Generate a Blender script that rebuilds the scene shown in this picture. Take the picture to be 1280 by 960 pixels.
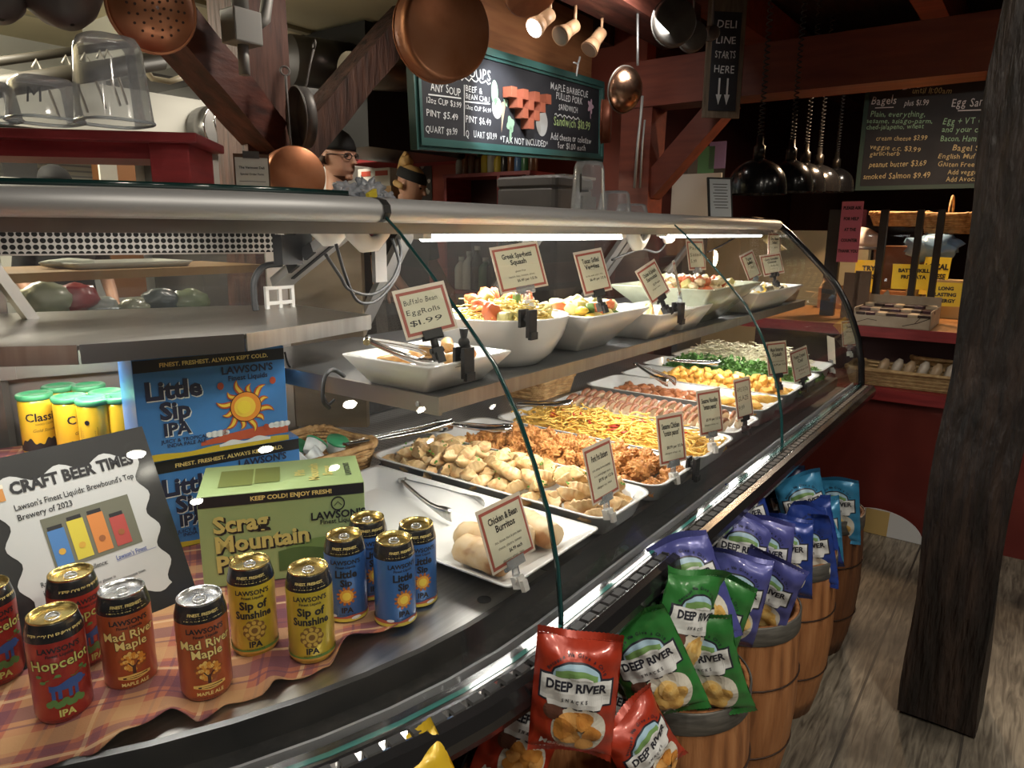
import bpy, bmesh, math, random
from mathutils import Vector, Matrix, Euler, noise
random.seed(7)
for _o in list(bpy.data.objects): bpy.data.objects.remove(_o)
SC = bpy.context.scene; COL = SC.collection
PI = math.pi
def R(d): return math.radians(d)
# ------------------------------------------------------------------ camera
FPX = 887.0; CH = 1.38; PITCH = R(12.2); ROLL = R(0.5)
cam = bpy.data.cameras.new('camera'); cam.sensor_width = 36.0; cam.lens = FPX / 1280 * 36.0
cam.clip_start = .02
CAMO = bpy.data.objects.new('camera', cam); COL.objects.link(CAMO)
CAMO.matrix_world = Matrix.Translation((0, 0, CH)) @ Matrix.Rotation(PI/2 - PITCH, 4, 'X') @ Matrix.Rotation(ROLL, 4, 'Z')
SC.camera = CAMO
# ------------------------------------------------------------------ world, exposure, house lights and added fills
SC.view_settings.view_transform = 'Standard'; SC.view_settings.look = 'None'
SC.view_settings.gamma = 1.0; SC.view_settings.use_curve_mapping = False
SC.view_settings.exposure = 0.0
W_ = bpy.data.worlds.new('world'); SC.world = W_; W_.use_nodes = True
W_.node_tree.nodes['Background'].inputs[0].default_value = (1.0, .86, .72, 1)
W_.node_tree.nodes['Background'].inputs[1].default_value = .23
# ------------------------------------------------------------------ the counter frame: u runs along the counter, s runs inwards behind it
AZ = R(36.3); TH = PI/2 - AZ; RZ = Matrix.Rotation(TH, 4, 'Z')
def WP(p): return RZ @ Vector(p)
def ray(x, y):
    a = x - 640.0; b = 480.0 - y
    a2 = a*math.cos(ROLL) - b*math.sin(ROLL); b2 = a*math.sin(ROLL) + b*math.cos(ROLL)
    w = Vector((a2, FPX*math.cos(PITCH) + b2*math.sin(PITCH), -FPX*math.sin(PITCH) + b2*math.cos(PITCH))) / FPX
    return RZ.inverted() @ w
CV = Vector((0, 0, CH))
def Pz(x, y, z): d = ray(x, y); return CV + d*((z - CH)/d.z)
def Pu(x, y, u): d = ray(x, y); return CV + d*(u/d.x)
def Ps(x, y, s): d = ray(x, y); return CV + d*(s/d.y)
def area(name, loc, size, power, col=(1, 1, 1), aim=(0, 0, -1), sy=None, spread=PI):
    l = bpy.data.lights.new(name, 'AREA'); l.energy = power; l.color = col; l.size = size; l.spread = spread
    if sy: l.shape = 'RECTANGLE'; l.size_y = sy
    o = bpy.data.objects.new(name, l); COL.objects.link(o); o.location = WP(loc)
    o.rotation_euler = (RZ.to_3x3() @ Vector(aim)).to_track_quat('-Z', 'Y').to_euler(); return o
WARM = (1, .80, .58); COOL = (.93, .97, 1.0)
area('kitchen_light', (.9, 4.3, 2.50), 1.2, 75, (1, .93, .78), sy=.6); area('kitchen_ceiling_fill', (.3, 4.2, 2.1), 1.0, 70, (1, .90, .68), aim=(0, 0, 1), sy=.5)  # the upward one is an added fill that brightens the cream ceiling
area('kitchen_light_far', (3.3, 4.2, 2.5), 1.0, 45, (1, .9, .75), sy=.5)
area('counter_fill', (2.3, 2.0, 2.55), .14, 13, (1, .90, .78)); area('far_board_fill', (5.0, .5, 2.5), .14, 9, (1, .86, .7)); area('counter_end_fill', (4.5, .75, 2.2), .15, 26, (1, .66, .38)).data.shape = 'DISK'  # added bodiless fills for the faces, the far chalkboard and the display counter
area('soup_board_fill', (3.1, 1.55, 2.35), .25, 7, (1, .95, .88), aim=(.1, .75, -.5))  # added fill without a lamp body, lifts the soup board
# the shop's own round ceiling spots, over the customers' side
SPOTS = [(-.45, -.35), (.35, -.95), (1.2, -.55), (2.05, -1.0), (2.9, -.55), (.9, -1.9), (2.4, -2.0), (-.6, -1.6), (3.6, -1.4)]
for _u, _s in SPOTS:
    o = area('ceiling_spot_lamp', (_u, _s, 2.735), .13, 13 if _u < 1.6 else 5.5, (1, .90, .76)); o.data.shape = 'DISK'; o.data.spread = R(150)
# ------------------------------------------------------------------ materials
MATS = {}
def mat(name, col, rough=.5, metal=0.0, emit=None, estr=1.0, spec=None, coat=0.0, alpha=None, trans=None, sss=0):
    if name in MATS: return MATS[name]
    m = bpy.data.materials.new(name); m.use_nodes = True
    b = m.node_tree.nodes['Principled BSDF']
    b.inputs['Base Color'].default_value = (*col, 1); b.inputs['Roughness'].default_value = rough
    b.inputs['Metallic'].default_value = metal
    if spec is not None: b.inputs['Specular IOR Level'].default_value = spec
    if coat: b.inputs['Coat Weight'].default_value = coat; b.inputs['Coat Roughness'].default_value = .08
    if emit: b.inputs['Emission Color'].default_value = (*emit, 1); b.inputs['Emission Strength'].default_value = estr
    if sss: b.inputs['Subsurface Weight'].default_value = sss; b.inputs['Subsurface Radius'].default_value = (.01, .005, .003)
    if trans is not None: b.inputs['Transmission Weight'].default_value = trans
    MATS[name] = m; return m
def nmat(name, cols, scale=8, rough=.5, metal=0.0, bump=0.0, stretch=(1, 1, 1), detail=6, coords='Object', coat=0.0, bscale=None, lo=.3, hi=.7, rvar=0.0, bdist=.01, sss=0, world=False):
    """noise coloured material: cols = list of colours through a ramp"""
    if name in MATS: return MATS[name]
    m = mat(name, cols[0], rough, metal, coat=coat, sss=sss); nt = m.node_tree; N = nt.nodes; L = nt.links
    b = N['Principled BSDF']
    tc = N.new('ShaderNodeTexCoord'); mp = N.new('ShaderNodeMapping'); mp.inputs['Scale'].default_value = stretch
    if world:
        g = N.new('ShaderNodeNewGeometry'); L.new(g.outputs['Position'], mp.inputs[0])
    else: L.new(tc.outputs[coords], mp.inputs[0])
    nz = N.new('ShaderNodeTexNoise'); nz.inputs['Scale'].default_value = scale; nz.inputs['Detail'].default_value = detail
    L.new(mp.outputs[0], nz.inputs[0])
    rp = N.new('ShaderNodeValToRGB'); e = rp.color_ramp.elements
    e[0].position = lo; e[0].color = (*cols[0], 1); e[1].position = hi; e[1].color = (*cols[-1], 1)
    for i, c in enumerate(cols[1:-1]):
        x = e.new(lo + (hi-lo)*(i+1)/(len(cols)-1)); x.color = (*c, 1)
    L.new(nz.outputs[0], rp.inputs[0]); L.new(rp.outputs[0], b.inputs['Base Color'])
    if rvar:
        mr = N.new('ShaderNodeMapRange'); mr.inputs[3].default_value = rough - rvar; mr.inputs[4].default_value = rough + rvar
        L.new(nz.outputs[0], mr.inputs[0]); L.new(mr.outputs[0], b.inputs['Roughness'])
    if bump:
        bp = N.new('ShaderNodeBump'); bp.inputs['Strength'].default_value = bump; bp.inputs['Distance'].default_value = bdist
        if bscale:
            n2 = N.new('ShaderNodeTexNoise'); n2.inputs['Scale'].default_value = bscale; n2.inputs['Detail'].default_value = 5
            L.new(mp.outputs[0], n2.inputs[0]); L.new(n2.outputs[0], bp.inputs['Height'])
        else: L.new(nz.outputs[0], bp.inputs['Height'])
        L.new(bp.outputs[0], b.inputs['Normal'])
    return m
def glassmat(name, tint=(1, 1, 1), refl=1.0, rough=0.0, haze=0.0, hazecol=(.8, .85, .9)):
    """thin pane: what lies behind it plus a Fresnel reflection"""
    m = bpy.data.materials.new(name); m.use_nodes = True; nt = m.node_tree; N = nt.nodes; L = nt.links; N.clear()
    out = N.new('ShaderNodeOutputMaterial'); t = N.new('ShaderNodeBsdfTransparent'); t.inputs[0].default_value = (*tint, 1)
    g = N.new('ShaderNodeBsdfGlossy'); g.inputs['Roughness'].default_value = rough
    f = N.new('ShaderNodeFresnel'); f.inputs[0].default_value = 1.5
    mu = N.new('ShaderNodeMath'); mu.operation = 'MULTIPLY'; mu.inputs[1].default_value = refl; L.new(f.outputs[0], mu.inputs[0])
    mx = N.new('ShaderNodeMixShader'); L.new(mu.outputs[0], mx.inputs[0]); L.new(t.outputs[0], mx.inputs[1]); L.new(g.outputs[0], mx.inputs[2])
    if haze:
        d = N.new('ShaderNodeBsdfDiffuse'); d.inputs[0].default_value = (*hazecol, 1)
        m2 = N.new('ShaderNodeMixShader'); m2.inputs[0].default_value = haze
        L.new(mx.outputs[0], m2.inputs[1]); L.new(d.outputs[0], m2.inputs[2]); mx = m2
    L.new(mx.outputs[0], out.inputs[0]); MATS[name] = m; return m
# ------------------------------------------------------------------ objects and tags
def setp(o, label=None, cat=None, group=None, kind=None):
    if label: o['label'] = label
    if cat: o['category'] = cat
    if group: o['group'] = group
    if kind: o['kind'] = kind
    return o
def place(o, loc, rz=0.0, rx=0.0, ry=0.0):
    o.matrix_world = RZ @ Matrix.Translation(Vector(loc)) @ Matrix.Rotation(rz, 4, 'Z') @ Matrix.Rotation(ry, 4, 'Y') @ Matrix.Rotation(rx, 4, 'X')
def thing(name, label, cat, loc=(0, 0, 0), rz=0.0, group=None, M=None, rx=0, ry=0):
    o = bpy.data.objects.new(name, None); o.empty_display_size = .05; COL.objects.link(o)
    if M is not None: o.matrix_world = RZ @ M
    else: place(o, loc, rz, rx, ry)
    return setp(o, label, cat, group)
def tree_copy(root):
    c = root.copy(); COL.objects.link(c)
    for ch in list(root.children):
        d = tree_copy(ch); d.parent = c
    return c
class MB:
    """collects shapes and links them as ONE mesh object"""
    def __init__(s): s.v = []; s.f = []; s.m = []; s.sm = []
    def add(s, vs, fs, mi=0, M=None, smooth=False):
        o = len(s.v)
        if M is not None: vs = [M @ Vector(p) for p in vs]
        s.v += [tuple(p) for p in vs]; s.f += [tuple(o+i for i in f) for f in fs]; s.m += [mi]*len(fs); s.sm += [smooth]*len(fs); return s
    def box(s, a, b, mi=0, M=None):
        x0, y0, z0 = a; x1, y1, z1 = b
        return s.add([(x0,y0,z0),(x1,y0,z0),(x1,y1,z0),(x0,y1,z0),(x0,y0,z1),(x1,y0,z1),(x1,y1,z1),(x0,y1,z1)],
            [(3,2,1,0),(4,5,6,7),(0,1,5,4),(1,2,6,5),(2,3,7,6),(3,0,4,7)], mi, M)
    def cbox(s, c, d, mi=0, M=None):
        return s.box(tuple(c[i]-d[i]/2 for i in range(3)), tuple(c[i]+d[i]/2 for i in range(3)), mi, M)
    def rings(s, rings, mi=0, M=None, cap0=True, cap1=True, smooth=True, close=False):
        n = len(rings[0]); vs = [p for r in rings for p in r]; fs = []
        for i in range(len(rings)-1 + (1 if close else 0)):
            a = i*n; b = ((i+1) % len(rings))*n
            for j in range(n):
                k = (j+1) % n; fs.append((a+j, a+k, b+k, b+j))
        s.add(vs, fs, mi, M, smooth); o = len(s.v) - len(vs)
        if cap0 and not close: s.f.append(tuple(o+j for j in reversed(range(n)))); s.m.append(mi); s.sm.append(False)
        if cap1 and not close: s.f.append(tuple(o+(len(rings)-1)*n+j for j in range(n))); s.m.append(mi); s.sm.append(False)
        return s
    def lathe(s, prof, n=28, mi=0, M=None, cap0=True, cap1=True, smooth=True, sx=1, sy=1):
        return s.rings([[(r*math.cos(2*PI*j/n)*sx, r*math.sin(2*PI*j/n)*sy, z) for j in range(n)] for r, z in prof], mi, M, cap0, cap1, smooth)
    def cyl(s, p, q, r, r2=None, n=16, mi=0, M=None, smooth=True, cap=True):
        p = Vector(p); q = Vector(q); r2 = r if r2 is None else r2
        X = (q-p).to_track_quat('Z', 'Y').to_matrix().to_4x4(); X.translation = p
        return s.lathe([(r, 0), (r2, (q-p).length)], n, mi, X if M is None else M @ X, cap, cap, smooth)
    def tube(s, pts, r, n=8, mi=0, M=None, closed=False, flat=None):
        pts = [Vector(p) for p in pts]; rg = []; k = len(pts); up = None
        for i, p in enumerate(pts):
            a = pts[(i-1) % k] if (closed or i) else p; b = pts[(i+1) % k] if (closed or i < k-1) else p
            t = (b-a).normalized() if (b-a).length > 1e-9 else Vector((0, 0, 1))
            if up is None: up = t.orthogonal().normalized()
            up = (up - t*up.dot(t)); up = up.normalized() if up.length > 1e-6 else t.orthogonal().normalized()
            w = t.cross(up); rr = r[i] if isinstance(r, (list, tuple)) else r
            fl = flat or 1.0
            rg.append([p + up*math.cos(2*PI*j/n)*rr + w*math.sin(2*PI*j/n)*rr*fl for j in range(n)])
        return s.rings(rg, mi, M, not closed, not closed, True, closed)
    def poly(s, pts, z0, z1, mi=0, M=None):
        """extrude a 2-D outline between z0 and z1"""
        n = len(pts); vs = [(x, y, z0) for x, y in pts] + [(x, y, z1) for x, y in pts]
        fs = [tuple(reversed(range(n))), tuple(range(n, 2*n))] + [(j, (j+1) % n, n+(j+1) % n, n+j) for j in range(n)]
        return s.add(vs, fs, mi, M)
    def ico(s, c, r, sub=2, mi=0, M=None, amp=0.0, fr=3.0, seed=0, sc=(1, 1, 1)):
        b = bmesh.new(); bmesh.ops.create_icosphere(b, subdivisions=sub, radius=1.0)
        vs = []
        for v in b.verts:
            p = v.co.copy(); k = 1 + amp*noise.noise(p*fr + Vector((seed*3.1, seed*1.7, seed)))*2
            vs.append((c[0]+p.x*r*k*sc[0], c[1]+p.y*r*k*sc[1], c[2]+p.z*r*k*sc[2]))
        fs = [[v.index for v in f.verts] for f in b.faces]; b.free()
        return s.add(vs, fs, mi, M, True)
    def map(s, fn): s.v = [tuple(fn(Vector(p))) for p in s.v]; return s
    def build(s, name, mats, parent=None, label=None, bevel=0.0, kind=None, sub=0, recalc=True, angle=None):
        me = bpy.data.meshes.new(name); me.from_pydata(s.v, [], s.f)
        if not isinstance(mats, (list, tuple)): mats = [mats]
        for m in mats: me.materials.append(m)
        me.polygons.foreach_set('material_index', s.m); me.polygons.foreach_set('use_smooth', s.sm)
        if recalc:
            b = bmesh.new(); b.from_mesh(me); bmesh.ops.recalc_face_normals(b, faces=b.faces); b.to_mesh(me); b.free()
        o = bpy.data.objects.new(name, me); COL.objects.link(o)
        if parent is not None: o.parent = parent
        if label: o['label'] = label
        if kind: o['kind'] = kind
        if bevel:
            q = o.modifiers.new('bevel', 'BEVEL'); q.width = bevel; q.segments = 2; q.limit_method = 'ANGLE'; q.angle_limit = R(40)
        if sub:
            q = o.modifiers.new('sub', 'SUBSURF'); q.levels = sub; q.render_levels = sub
        return o
def tagged(o, name_label, cat, loc=None, rz=0, group=None, kind=None, rx=0, ry=0):
    if loc is not None: place(o, loc, rz, rx, ry)
    return setp(o, name_label, cat, group, kind)
def struct(mb, name, m, bevel=0): 
    o = mb.build(name, m, None, bevel=bevel); o.matrix_world = RZ.copy(); o['kind'] = 'structure'; return o
def rrect(w, d, r, z, n=5, cx=0, cy=0):
    o = []
    for (sx, sy, a0) in ((1, 1, 0), (-1, 1, 90), (-1, -1, 180), (1, -1, 270)):
        for i in range(n):
            a = R(a0 + 90*i/(n-1)); o.append((cx + sx*(w/2-r) + r*math.cos(a), cy + sy*(d/2-r) + r*math.sin(a), z))
    return o
# ------------------------------------------------------------------ lettering
_TC = {}
def text_geo(txt, size=1.0, bold=0.0, shear=0.0, align='CENTER', res=2, space=1.0):
    k = (txt, bold, shear, align, res, space)
    if k not in _TC:
        c = bpy.data.curves.new('t', 'FONT'); c.body = txt; c.size = 1.0; c.offset = bold; c.shear = shear; c.align_x = align
        c.resolution_u = res; c.space_character = space; c.fill_mode = 'FRONT' if hasattr(c, 'fill_mode') else c.fill_mode
        o = bpy.data.objects.new('t', c); COL.objects.link(o)
        me = bpy.data.meshes.new_from_object(o)
        _TC[k] = ([tuple(v.co) for v in me.vertices], [tuple(p.vertices) for p in me.polygons])
        bpy.data.objects.remove(o); bpy.data.meshes.remove(me); bpy.data.curves.remove(c)
    vs, fs = _TC[k]
    return [(x*size, y*size, z*size) for x, y, z in vs], fs
def put_text(mb, txt, x, y, size, mi=0, bold=0.0, align='CENTER', fn=None, rot=0.0, sx=1.0, z=0.0, shear=0.0, res=2, space=1.0):
    """lettering in a local x-y plane; fn maps (x, y, z) onto a curved surface"""
    vs, fs = text_geo(txt, size, bold, shear, align, res, space); c, s_ = math.cos(rot), math.sin(rot)
    o = [(x + (p[0]*sx)*c - p[1]*s_, y + (p[0]*sx)*s_ + p[1]*c, z) for p in vs]
    if fn: o = [fn(*p) for p in o]
    mb.add(o, fs, mi); return mb
def chalk(mb, txt, x, y, size, mi=0, align='LEFT', fn=None, rot=0.0, bold=-.004, rnd=random.Random(3), width=None, jit=1.0):
    """hand lettering: every character set down on its own, slightly askew"""
    w = 0; gl = []
    for ch in txt:
        if ch == ' ': w += .33; continue
        vs, fs = text_geo(ch, 1.0, bold, rnd.uniform(-.05, .15)*jit, 'LEFT', 2)
        if not vs: continue
        x0 = min(p[0] for p in vs); x1 = max(p[0] for p in vs)
        gl.append((w, x0, vs, fs)); w += (x1-x0) + .09
    k = size if width is None else min(size*1.3, width/max(w, .01)); kx = k if width is None else width/max(w, .01)
    off = {'LEFT': 0, 'CENTER': -w*kx/2, 'RIGHT': -w*kx}[align]; c, s_ = math.cos(rot), math.sin(rot)
    for gx, x0, vs, fs in gl:
        a = rnd.uniform(-.07, .07)*jit; dy = rnd.uniform(-.05, .05)*size*jit; q = rnd.uniform(.94, 1.08); o = []
        for p in vs:
            px = (p[0]-x0)*math.cos(a) - p[1]*math.sin(a); py = (p[0]-x0)*math.sin(a) + p[1]*math.cos(a)
            X = off + (gx + px)*kx; Y = py*size*q + dy
            o.append((x + X*c - Y*s_, y + X*s_ + Y*c, 0))
        if fn: o = [fn(*p) for p in o]
        mb.add(o, fs, mi)
    return mb
def disc(mb, x, y, r, mi=0, fn=None, n=20, rr=3, z=0.0, sy=1.0, wob=None):
    vs = [(x, y, z)]; fs = []
    for i in range(1, rr+1):
        for j in range(n):
            a = 2*PI*j/n; k = r*i/rr*(wob(a) if wob else 1); vs.append((x + k*math.cos(a), y + k*math.sin(a)*sy, z))
    for j in range(n):
        fs.append((0, 1+j, 1+(j+1) % n))
        for i in range(rr-1): a = 1+i*n; b = a+n; fs.append((a+j, b+j, b+(j+1) % n, a+(j+1) % n))
    if fn: vs = [fn(*p) for p in vs]
    mb.add(vs, fs, mi); return mb
def band(mb, x0, x1, lo, hi, mi=0, fn=None, nx=24, ny=4, z=0.0):
    """a strip between two curves lo(x) and hi(x)"""
    vs = []; fs = []
    for i in range(nx+1):
        x = x0 + (x1-x0)*i/nx; a = lo(x) if callable(lo) else lo; b = hi(x) if callable(hi) else hi
        for j in range(ny+1): vs.append((x, a + (b-a)*j/ny, z))
    for i in range(nx):
        for j in range(ny):
            a = i*(ny+1)+j; fs.append((a, a+ny+1, a+ny+2, a+1))
    if fn: vs = [fn(*p) for p in vs]
    mb.add(vs, fs, mi); return mb
def line(mb, pts, w, mi=0, fn=None, z=0.0):
    vs = []; fs = []
    for i, p in enumerate(pts):
        a = Vector(pts[max(i-1, 0)]); b = Vector(pts[min(i+1, len(pts)-1)]); t = (b-a).normalized(); n = Vector((-t.y, t.x))*w/2
        vs += [(p[0]+n.x, p[1]+n.y, z), (p[0]-n.x, p[1]-n.y, z)]
    for i in range(len(pts)-1): fs.append((2*i, 2*i+1, 2*i+3, 2*i+2))
    if fn: vs = [fn(*p) for p in vs]
    mb.add(vs, fs, mi); return mb
# ------------------------------------------------------------------ common materials
STEEL = nmat('brushed_steel', [(.42, .41, .39), (.58, .57, .55)], 3, .32, 1.0, stretch=(1, 30, 1), rvar=.08)
STEELW = nmat('shelf_steel', [(.34, .325, .30), (.44, .42, .39)], 4, .36, 1.0, stretch=(18, 1, 1), rvar=.08)
DSTEEL = nmat('deck_steel_dim_reflection', [(.10, .10, .10), (.17, .17, .17)], 5, .30, .9, stretch=(1, 14, 1), rvar=.08)
ALU = mat('anodised_aluminium', (.52, .53, .54), .5, .55)
CHROME = mat('chrome', (.75, .75, .75), .15, 1.0)
BLACKG = mat('black_gloss', (.012, .012, .013), .22, 0, coat=.4)
BLACKM = mat('black_matt', (.015, .015, .016), .6)
BLACKR = nmat('black_trough', [(.012, .012, .012), (.04, .038, .036)], 60, .45)
WHITEP = mat('white_plastic', (.72, .70, .66), .4)
PORC = mat('white_porcelain', (.66, .655, .63), .22, coat=.3)
GLASS = glassmat('case_glass', (.97, .99, .98), 1.0, 0, .006)
GLASSD = glassmat('tinted_glass', (.45, .43, .42), 1.3, .02, .04, (.5, .45, .4))
GLEDGE = mat('glass_edge', (.01, .055, .055), .15, coat=.5)
CLEARP = glassmat('clear_plastic', (.95, .96, .97), .8, .08, .20, (.72, .75, .80))
REDW = nmat('red_painted_wood', [(.17, .012, .014), (.29, .028, .030)], 6, .5, stretch=(1, 1, 8), bump=.1)
TIMBER = nmat('dark_hewn_timber', [(.012, .007, .005), (.05, .022, .015), (.085, .04, .026)], 5, .65, stretch=(5, 5, .8), bump=.7, bscale=9, bdist=.02)
TIMBERR = nmat('reddish_timber', [(.030, .008, .005), (.085, .022, .014), (.15, .045, .028)], 4, .6, stretch=(.8, 5, 5), bump=.4, bscale=8)
REDBEAM = nmat('red_stained_beam', [(.105, .020, .010), (.185, .040, .020)], 5, .55, stretch=(4, .5, 4), bump=.2)
MAROON = nmat('maroon_wall_paint', [(.045, .009, .010), (.075, .016, .016)], 2, .6)
REDWALL = nmat('red_wall_paint', [(.26, .045, .028), (.36, .07, .042)], 2, .55)
COPPER = nmat('copper', [(.34, .12, .055), (.56, .23, .11), (.62, .29, .16)], 7, .42, .72, bump=.05, rvar=.1)
IRON = nmat('dark_pan_iron', [(.07, .066, .062), (.17, .16, .15)], 9, .5, .3)
INK = mat('black_ink', (.012, .011, .012), .5)
PAPER = mat('paper', (.74, .73, .66), .6)
CREAM = mat('cream_card', (.66, .62, .46), .5)
CHALKW = mat('chalk_white', (.72, .74, .74), .8)
# ================================================================== THE SETTING
m_floor = bpy.data.materials.new('plank_floor'); m_floor.use_nodes = True
def _floor(m):
    nt = m.node_tree; N = nt.nodes; L = nt.links; b = N['Principled BSDF']
    tc = N.new('ShaderNodeTexCoord')
    mp = N.new('ShaderNodeMapping'); mp.inputs['Scale'].default_value = (.9, 9, 1); L.new(tc.outputs['Object'], mp.inputs[0])
    n1 = N.new('ShaderNodeTexNoise'); n1.inputs['Scale'].default_value = 7; n1.inputs['Detail'].default_value = 8; n1.inputs['Distortion'].default_value = 1.2; L.new(mp.outputs[0], n1.inputs[0])
    r1 = N.new('ShaderNodeValToRGB'); r1.color_ramp.elements[0].position = .33; r1.color_ramp.elements[0].color = (.085, .07, .052, 1)
    r1.color_ramp.elements[1].position = .66; r1.color_ramp.elements[1].color = (.27, .235, .18, 1); L.new(n1.outputs[0], r1.inputs[0])
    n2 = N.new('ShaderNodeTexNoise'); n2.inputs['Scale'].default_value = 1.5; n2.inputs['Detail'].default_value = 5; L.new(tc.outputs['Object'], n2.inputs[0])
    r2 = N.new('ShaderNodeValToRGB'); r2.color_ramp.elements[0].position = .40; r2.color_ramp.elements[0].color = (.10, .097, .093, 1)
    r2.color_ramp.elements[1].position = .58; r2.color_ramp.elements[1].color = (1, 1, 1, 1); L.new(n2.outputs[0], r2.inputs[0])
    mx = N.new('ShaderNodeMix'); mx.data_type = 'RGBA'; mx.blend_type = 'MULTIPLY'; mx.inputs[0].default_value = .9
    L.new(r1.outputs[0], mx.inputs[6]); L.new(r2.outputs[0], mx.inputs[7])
    sx = N.new('ShaderNodeSeparateXYZ'); L.new(tc.outputs['Object'], sx.inputs[0])
    md = N.new('ShaderNodeMath'); md.operation = 'MODULO'; md.inputs[1].default_value = .27
    ad = N.new('ShaderNodeMath'); ad.inputs[1].default_value = 13.5; L.new(sx.outputs['Y'], ad.inputs[0]); L.new(ad.outputs[0], md.inputs[0])
    gt = N.new('ShaderNodeMath'); gt.operation = 'GREATER_THAN'; gt.inputs[1].default_value = .007; L.new(md.outputs[0], gt.inputs[0])
    m2 = N.new('ShaderNodeMix'); m2.data_type = 'RGBA'; m2.inputs[6].default_value = (.03, .025, .02, 1); L.new(gt.outputs[0], m2.inputs[0]); L.new(mx.outputs[2], m2.inputs[7])
    L.new(m2.outputs[2], b.inputs['Base Color']); b.inputs['Roughness'].default_value = .55
    bp = N.new('ShaderNodeBump'); bp.inputs['Strength'].default_value = .4; bp.inputs['Distance'].default_value = .004; L.new(n1.outputs[0], bp.inputs['Height']); L.new(bp.outputs[0], b.inputs['Normal'])
_floor(m_floor)
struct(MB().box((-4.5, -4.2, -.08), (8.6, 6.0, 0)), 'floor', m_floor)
CEILC = nmat('cream_ceiling', [(.50, .45, .30), (.58, .53, .37)], 1.5, .7)
DARKC = nmat('dark_board_ceiling', [(.018, .010, .008), (.05, .022, .016)], 4, .7, stretch=(1, 8, 1))
WALLW = nmat('white_kitchen_wall', [(.60, .62, .62), (.68, .70, .69)], 1.2, .6)
struct(MB().box((-4.5, 3.0, 2.62), (3.4, 6.0, 2.70)), 'ceiling', CEILC)
struct(MB().box((-4.5, -4.2, 2.92), (8.6, 6.0, 3.0)), 'ceiling_boards', DARKC)
struct(MB().box((-4.6, 5.75, 0), (4.75, 5.9, 2.75)), 'wall_back', WALLW)
struct(MB().box((4.62, 2.3, 0), (4.75, 5.75, 2.95)), 'wall_kitchen_end', REDWALL)
struct(MB().box((8.45, -4.2, 0), (8.6, 5.75, 2.95)), 'wall_right', MAROON)
struct(MB().box((4.75, 2.35, 0), (8.45, 2.45, 2.95)), 'wall_side', MAROON)
BROWNW = nmat('brown_panel_wall', [(.05, .028, .02), (.09, .05, .034)], 2, .6)
struct(MB().box((-4.6, -4.2, 0), (-4.5, 6.0, 2.95)), 'wall_left', BROWNW)
struct(MB().box((-4.6, -4.3, 0), (8.6, -4.2, 2.95)), 'wall_front', BROWNW)
# seams of the kitchen ceiling, and the soffit along the white wall
struct(MB().box((-4.5, 3.95, 2.595), (3.4, 4.0, 2.62)).box((-4.5, 5.0, 2.60), (3.4, 5.04, 2.62)), 'trim_1', mat('ceiling_strip', (.30, .27, .18), .5))
struct(MB().box((-.5, 5.15, 1.98), (4.62, 5.75, 2.3)), 'trim_2', mat('soffit_white', (.50, .50, .46), .6))
# timbers of the frame: the end beam over the counter, the joists, the rafters
def rough(mb, amp, fr=3.0, sub=3):
    """hew a timber: subdivide and push its skin about"""
    b = bmesh.new(); vs = [b.verts.new(p) for p in mb.v]; b.verts.ensure_lookup_table()
    for f in mb.f:
        try: b.faces.new([vs[i] for i in f])
        except ValueError: pass
    for _ in range(sub):
        L_ = sorted((e.calc_length() for e in b.edges), reverse=True)
        bmesh.ops.subdivide_edges(b, edges=[e for e in b.edges if e.calc_length() > max(.06, L_[0]*.3)], cuts=1, use_grid_fill=True)
    b.normal_update()
    for v in b.verts:
        q = v.co*fr; v.co = v.co + Vector((noise.noise(q), noise.noise(q+Vector((9, 3, 1))), noise.noise(q+Vector((2, 7, 5)))))*amp
    b.verts.index_update(); r = MB(); r.v = [tuple(v.co) for v in b.verts]; r.f = [tuple(v.index for v in f.verts) for f in b.faces]
    r.m = [0]*len(r.f); r.sm = [False]*len(r.f); b.free(); return r
struct(rough(MB().box((4.0, -3.6, 2.095), (4.22, 2.15, 2.35)), .012), 'trim_3', REDBEAM)
for i, (s0, w) in enumerate(((-.55, .14), (.62, .15), (1.65, .16), (2.6, .16))):
    struct(rough(MB().box((1.6, s0, 2.62), (8.4, s0+w, 2.86)), .008), 'trim_%d' % (4+i), REDBEAM if i < 3 else TIMBER)
struct(rough(MB().box((5.6, -3.6, 2.40), (5.8, 2.3, 2.62)), .008), 'trim_8', REDBEAM)
LITWOOD = nmat('lit_beam_wood', [(.17, .062, .025), (.30, .125, .05), (.24, .09, .035)], 3, .55, stretch=(.6, 6, 6), bump=.25)  # timber coloured orange for the lamplight falling on it
struct(rough(MB().box((2.62, 2.36, 1.98), (4.0, 2.54, 2.62)), .006), 'trim_11', LITWOOD)
struct(rough(MB().box((-4.4, 2.55, 2.62), (8.4, 2.85, 2.92)), .01), 'trim_9', TIMBER)
struct(rough(MB().box((1.6, 1.72, 2.42), (4.1, 1.95, 2.62)), .008), 'trim_10', TIMBERR)
# the near post beside the aisle
p = thing('timber_post', 'thick dark rough-hewn post standing on the floor at right', 'post', (2.11, -.07, 0))
mb = MB(); mb.box((.05, .045, 0), (.27, .235, 2.95))
rough(mb, .022, 2.6, 5).build('post_body', nmat('near_post_timber', [(.004, .0028, .0024), (.015, .009, .007), (.034, .02, .014)], 5, .55, stretch=(6, 6, .9), bump=.9, bscale=7, bdist=.03), p)
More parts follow.
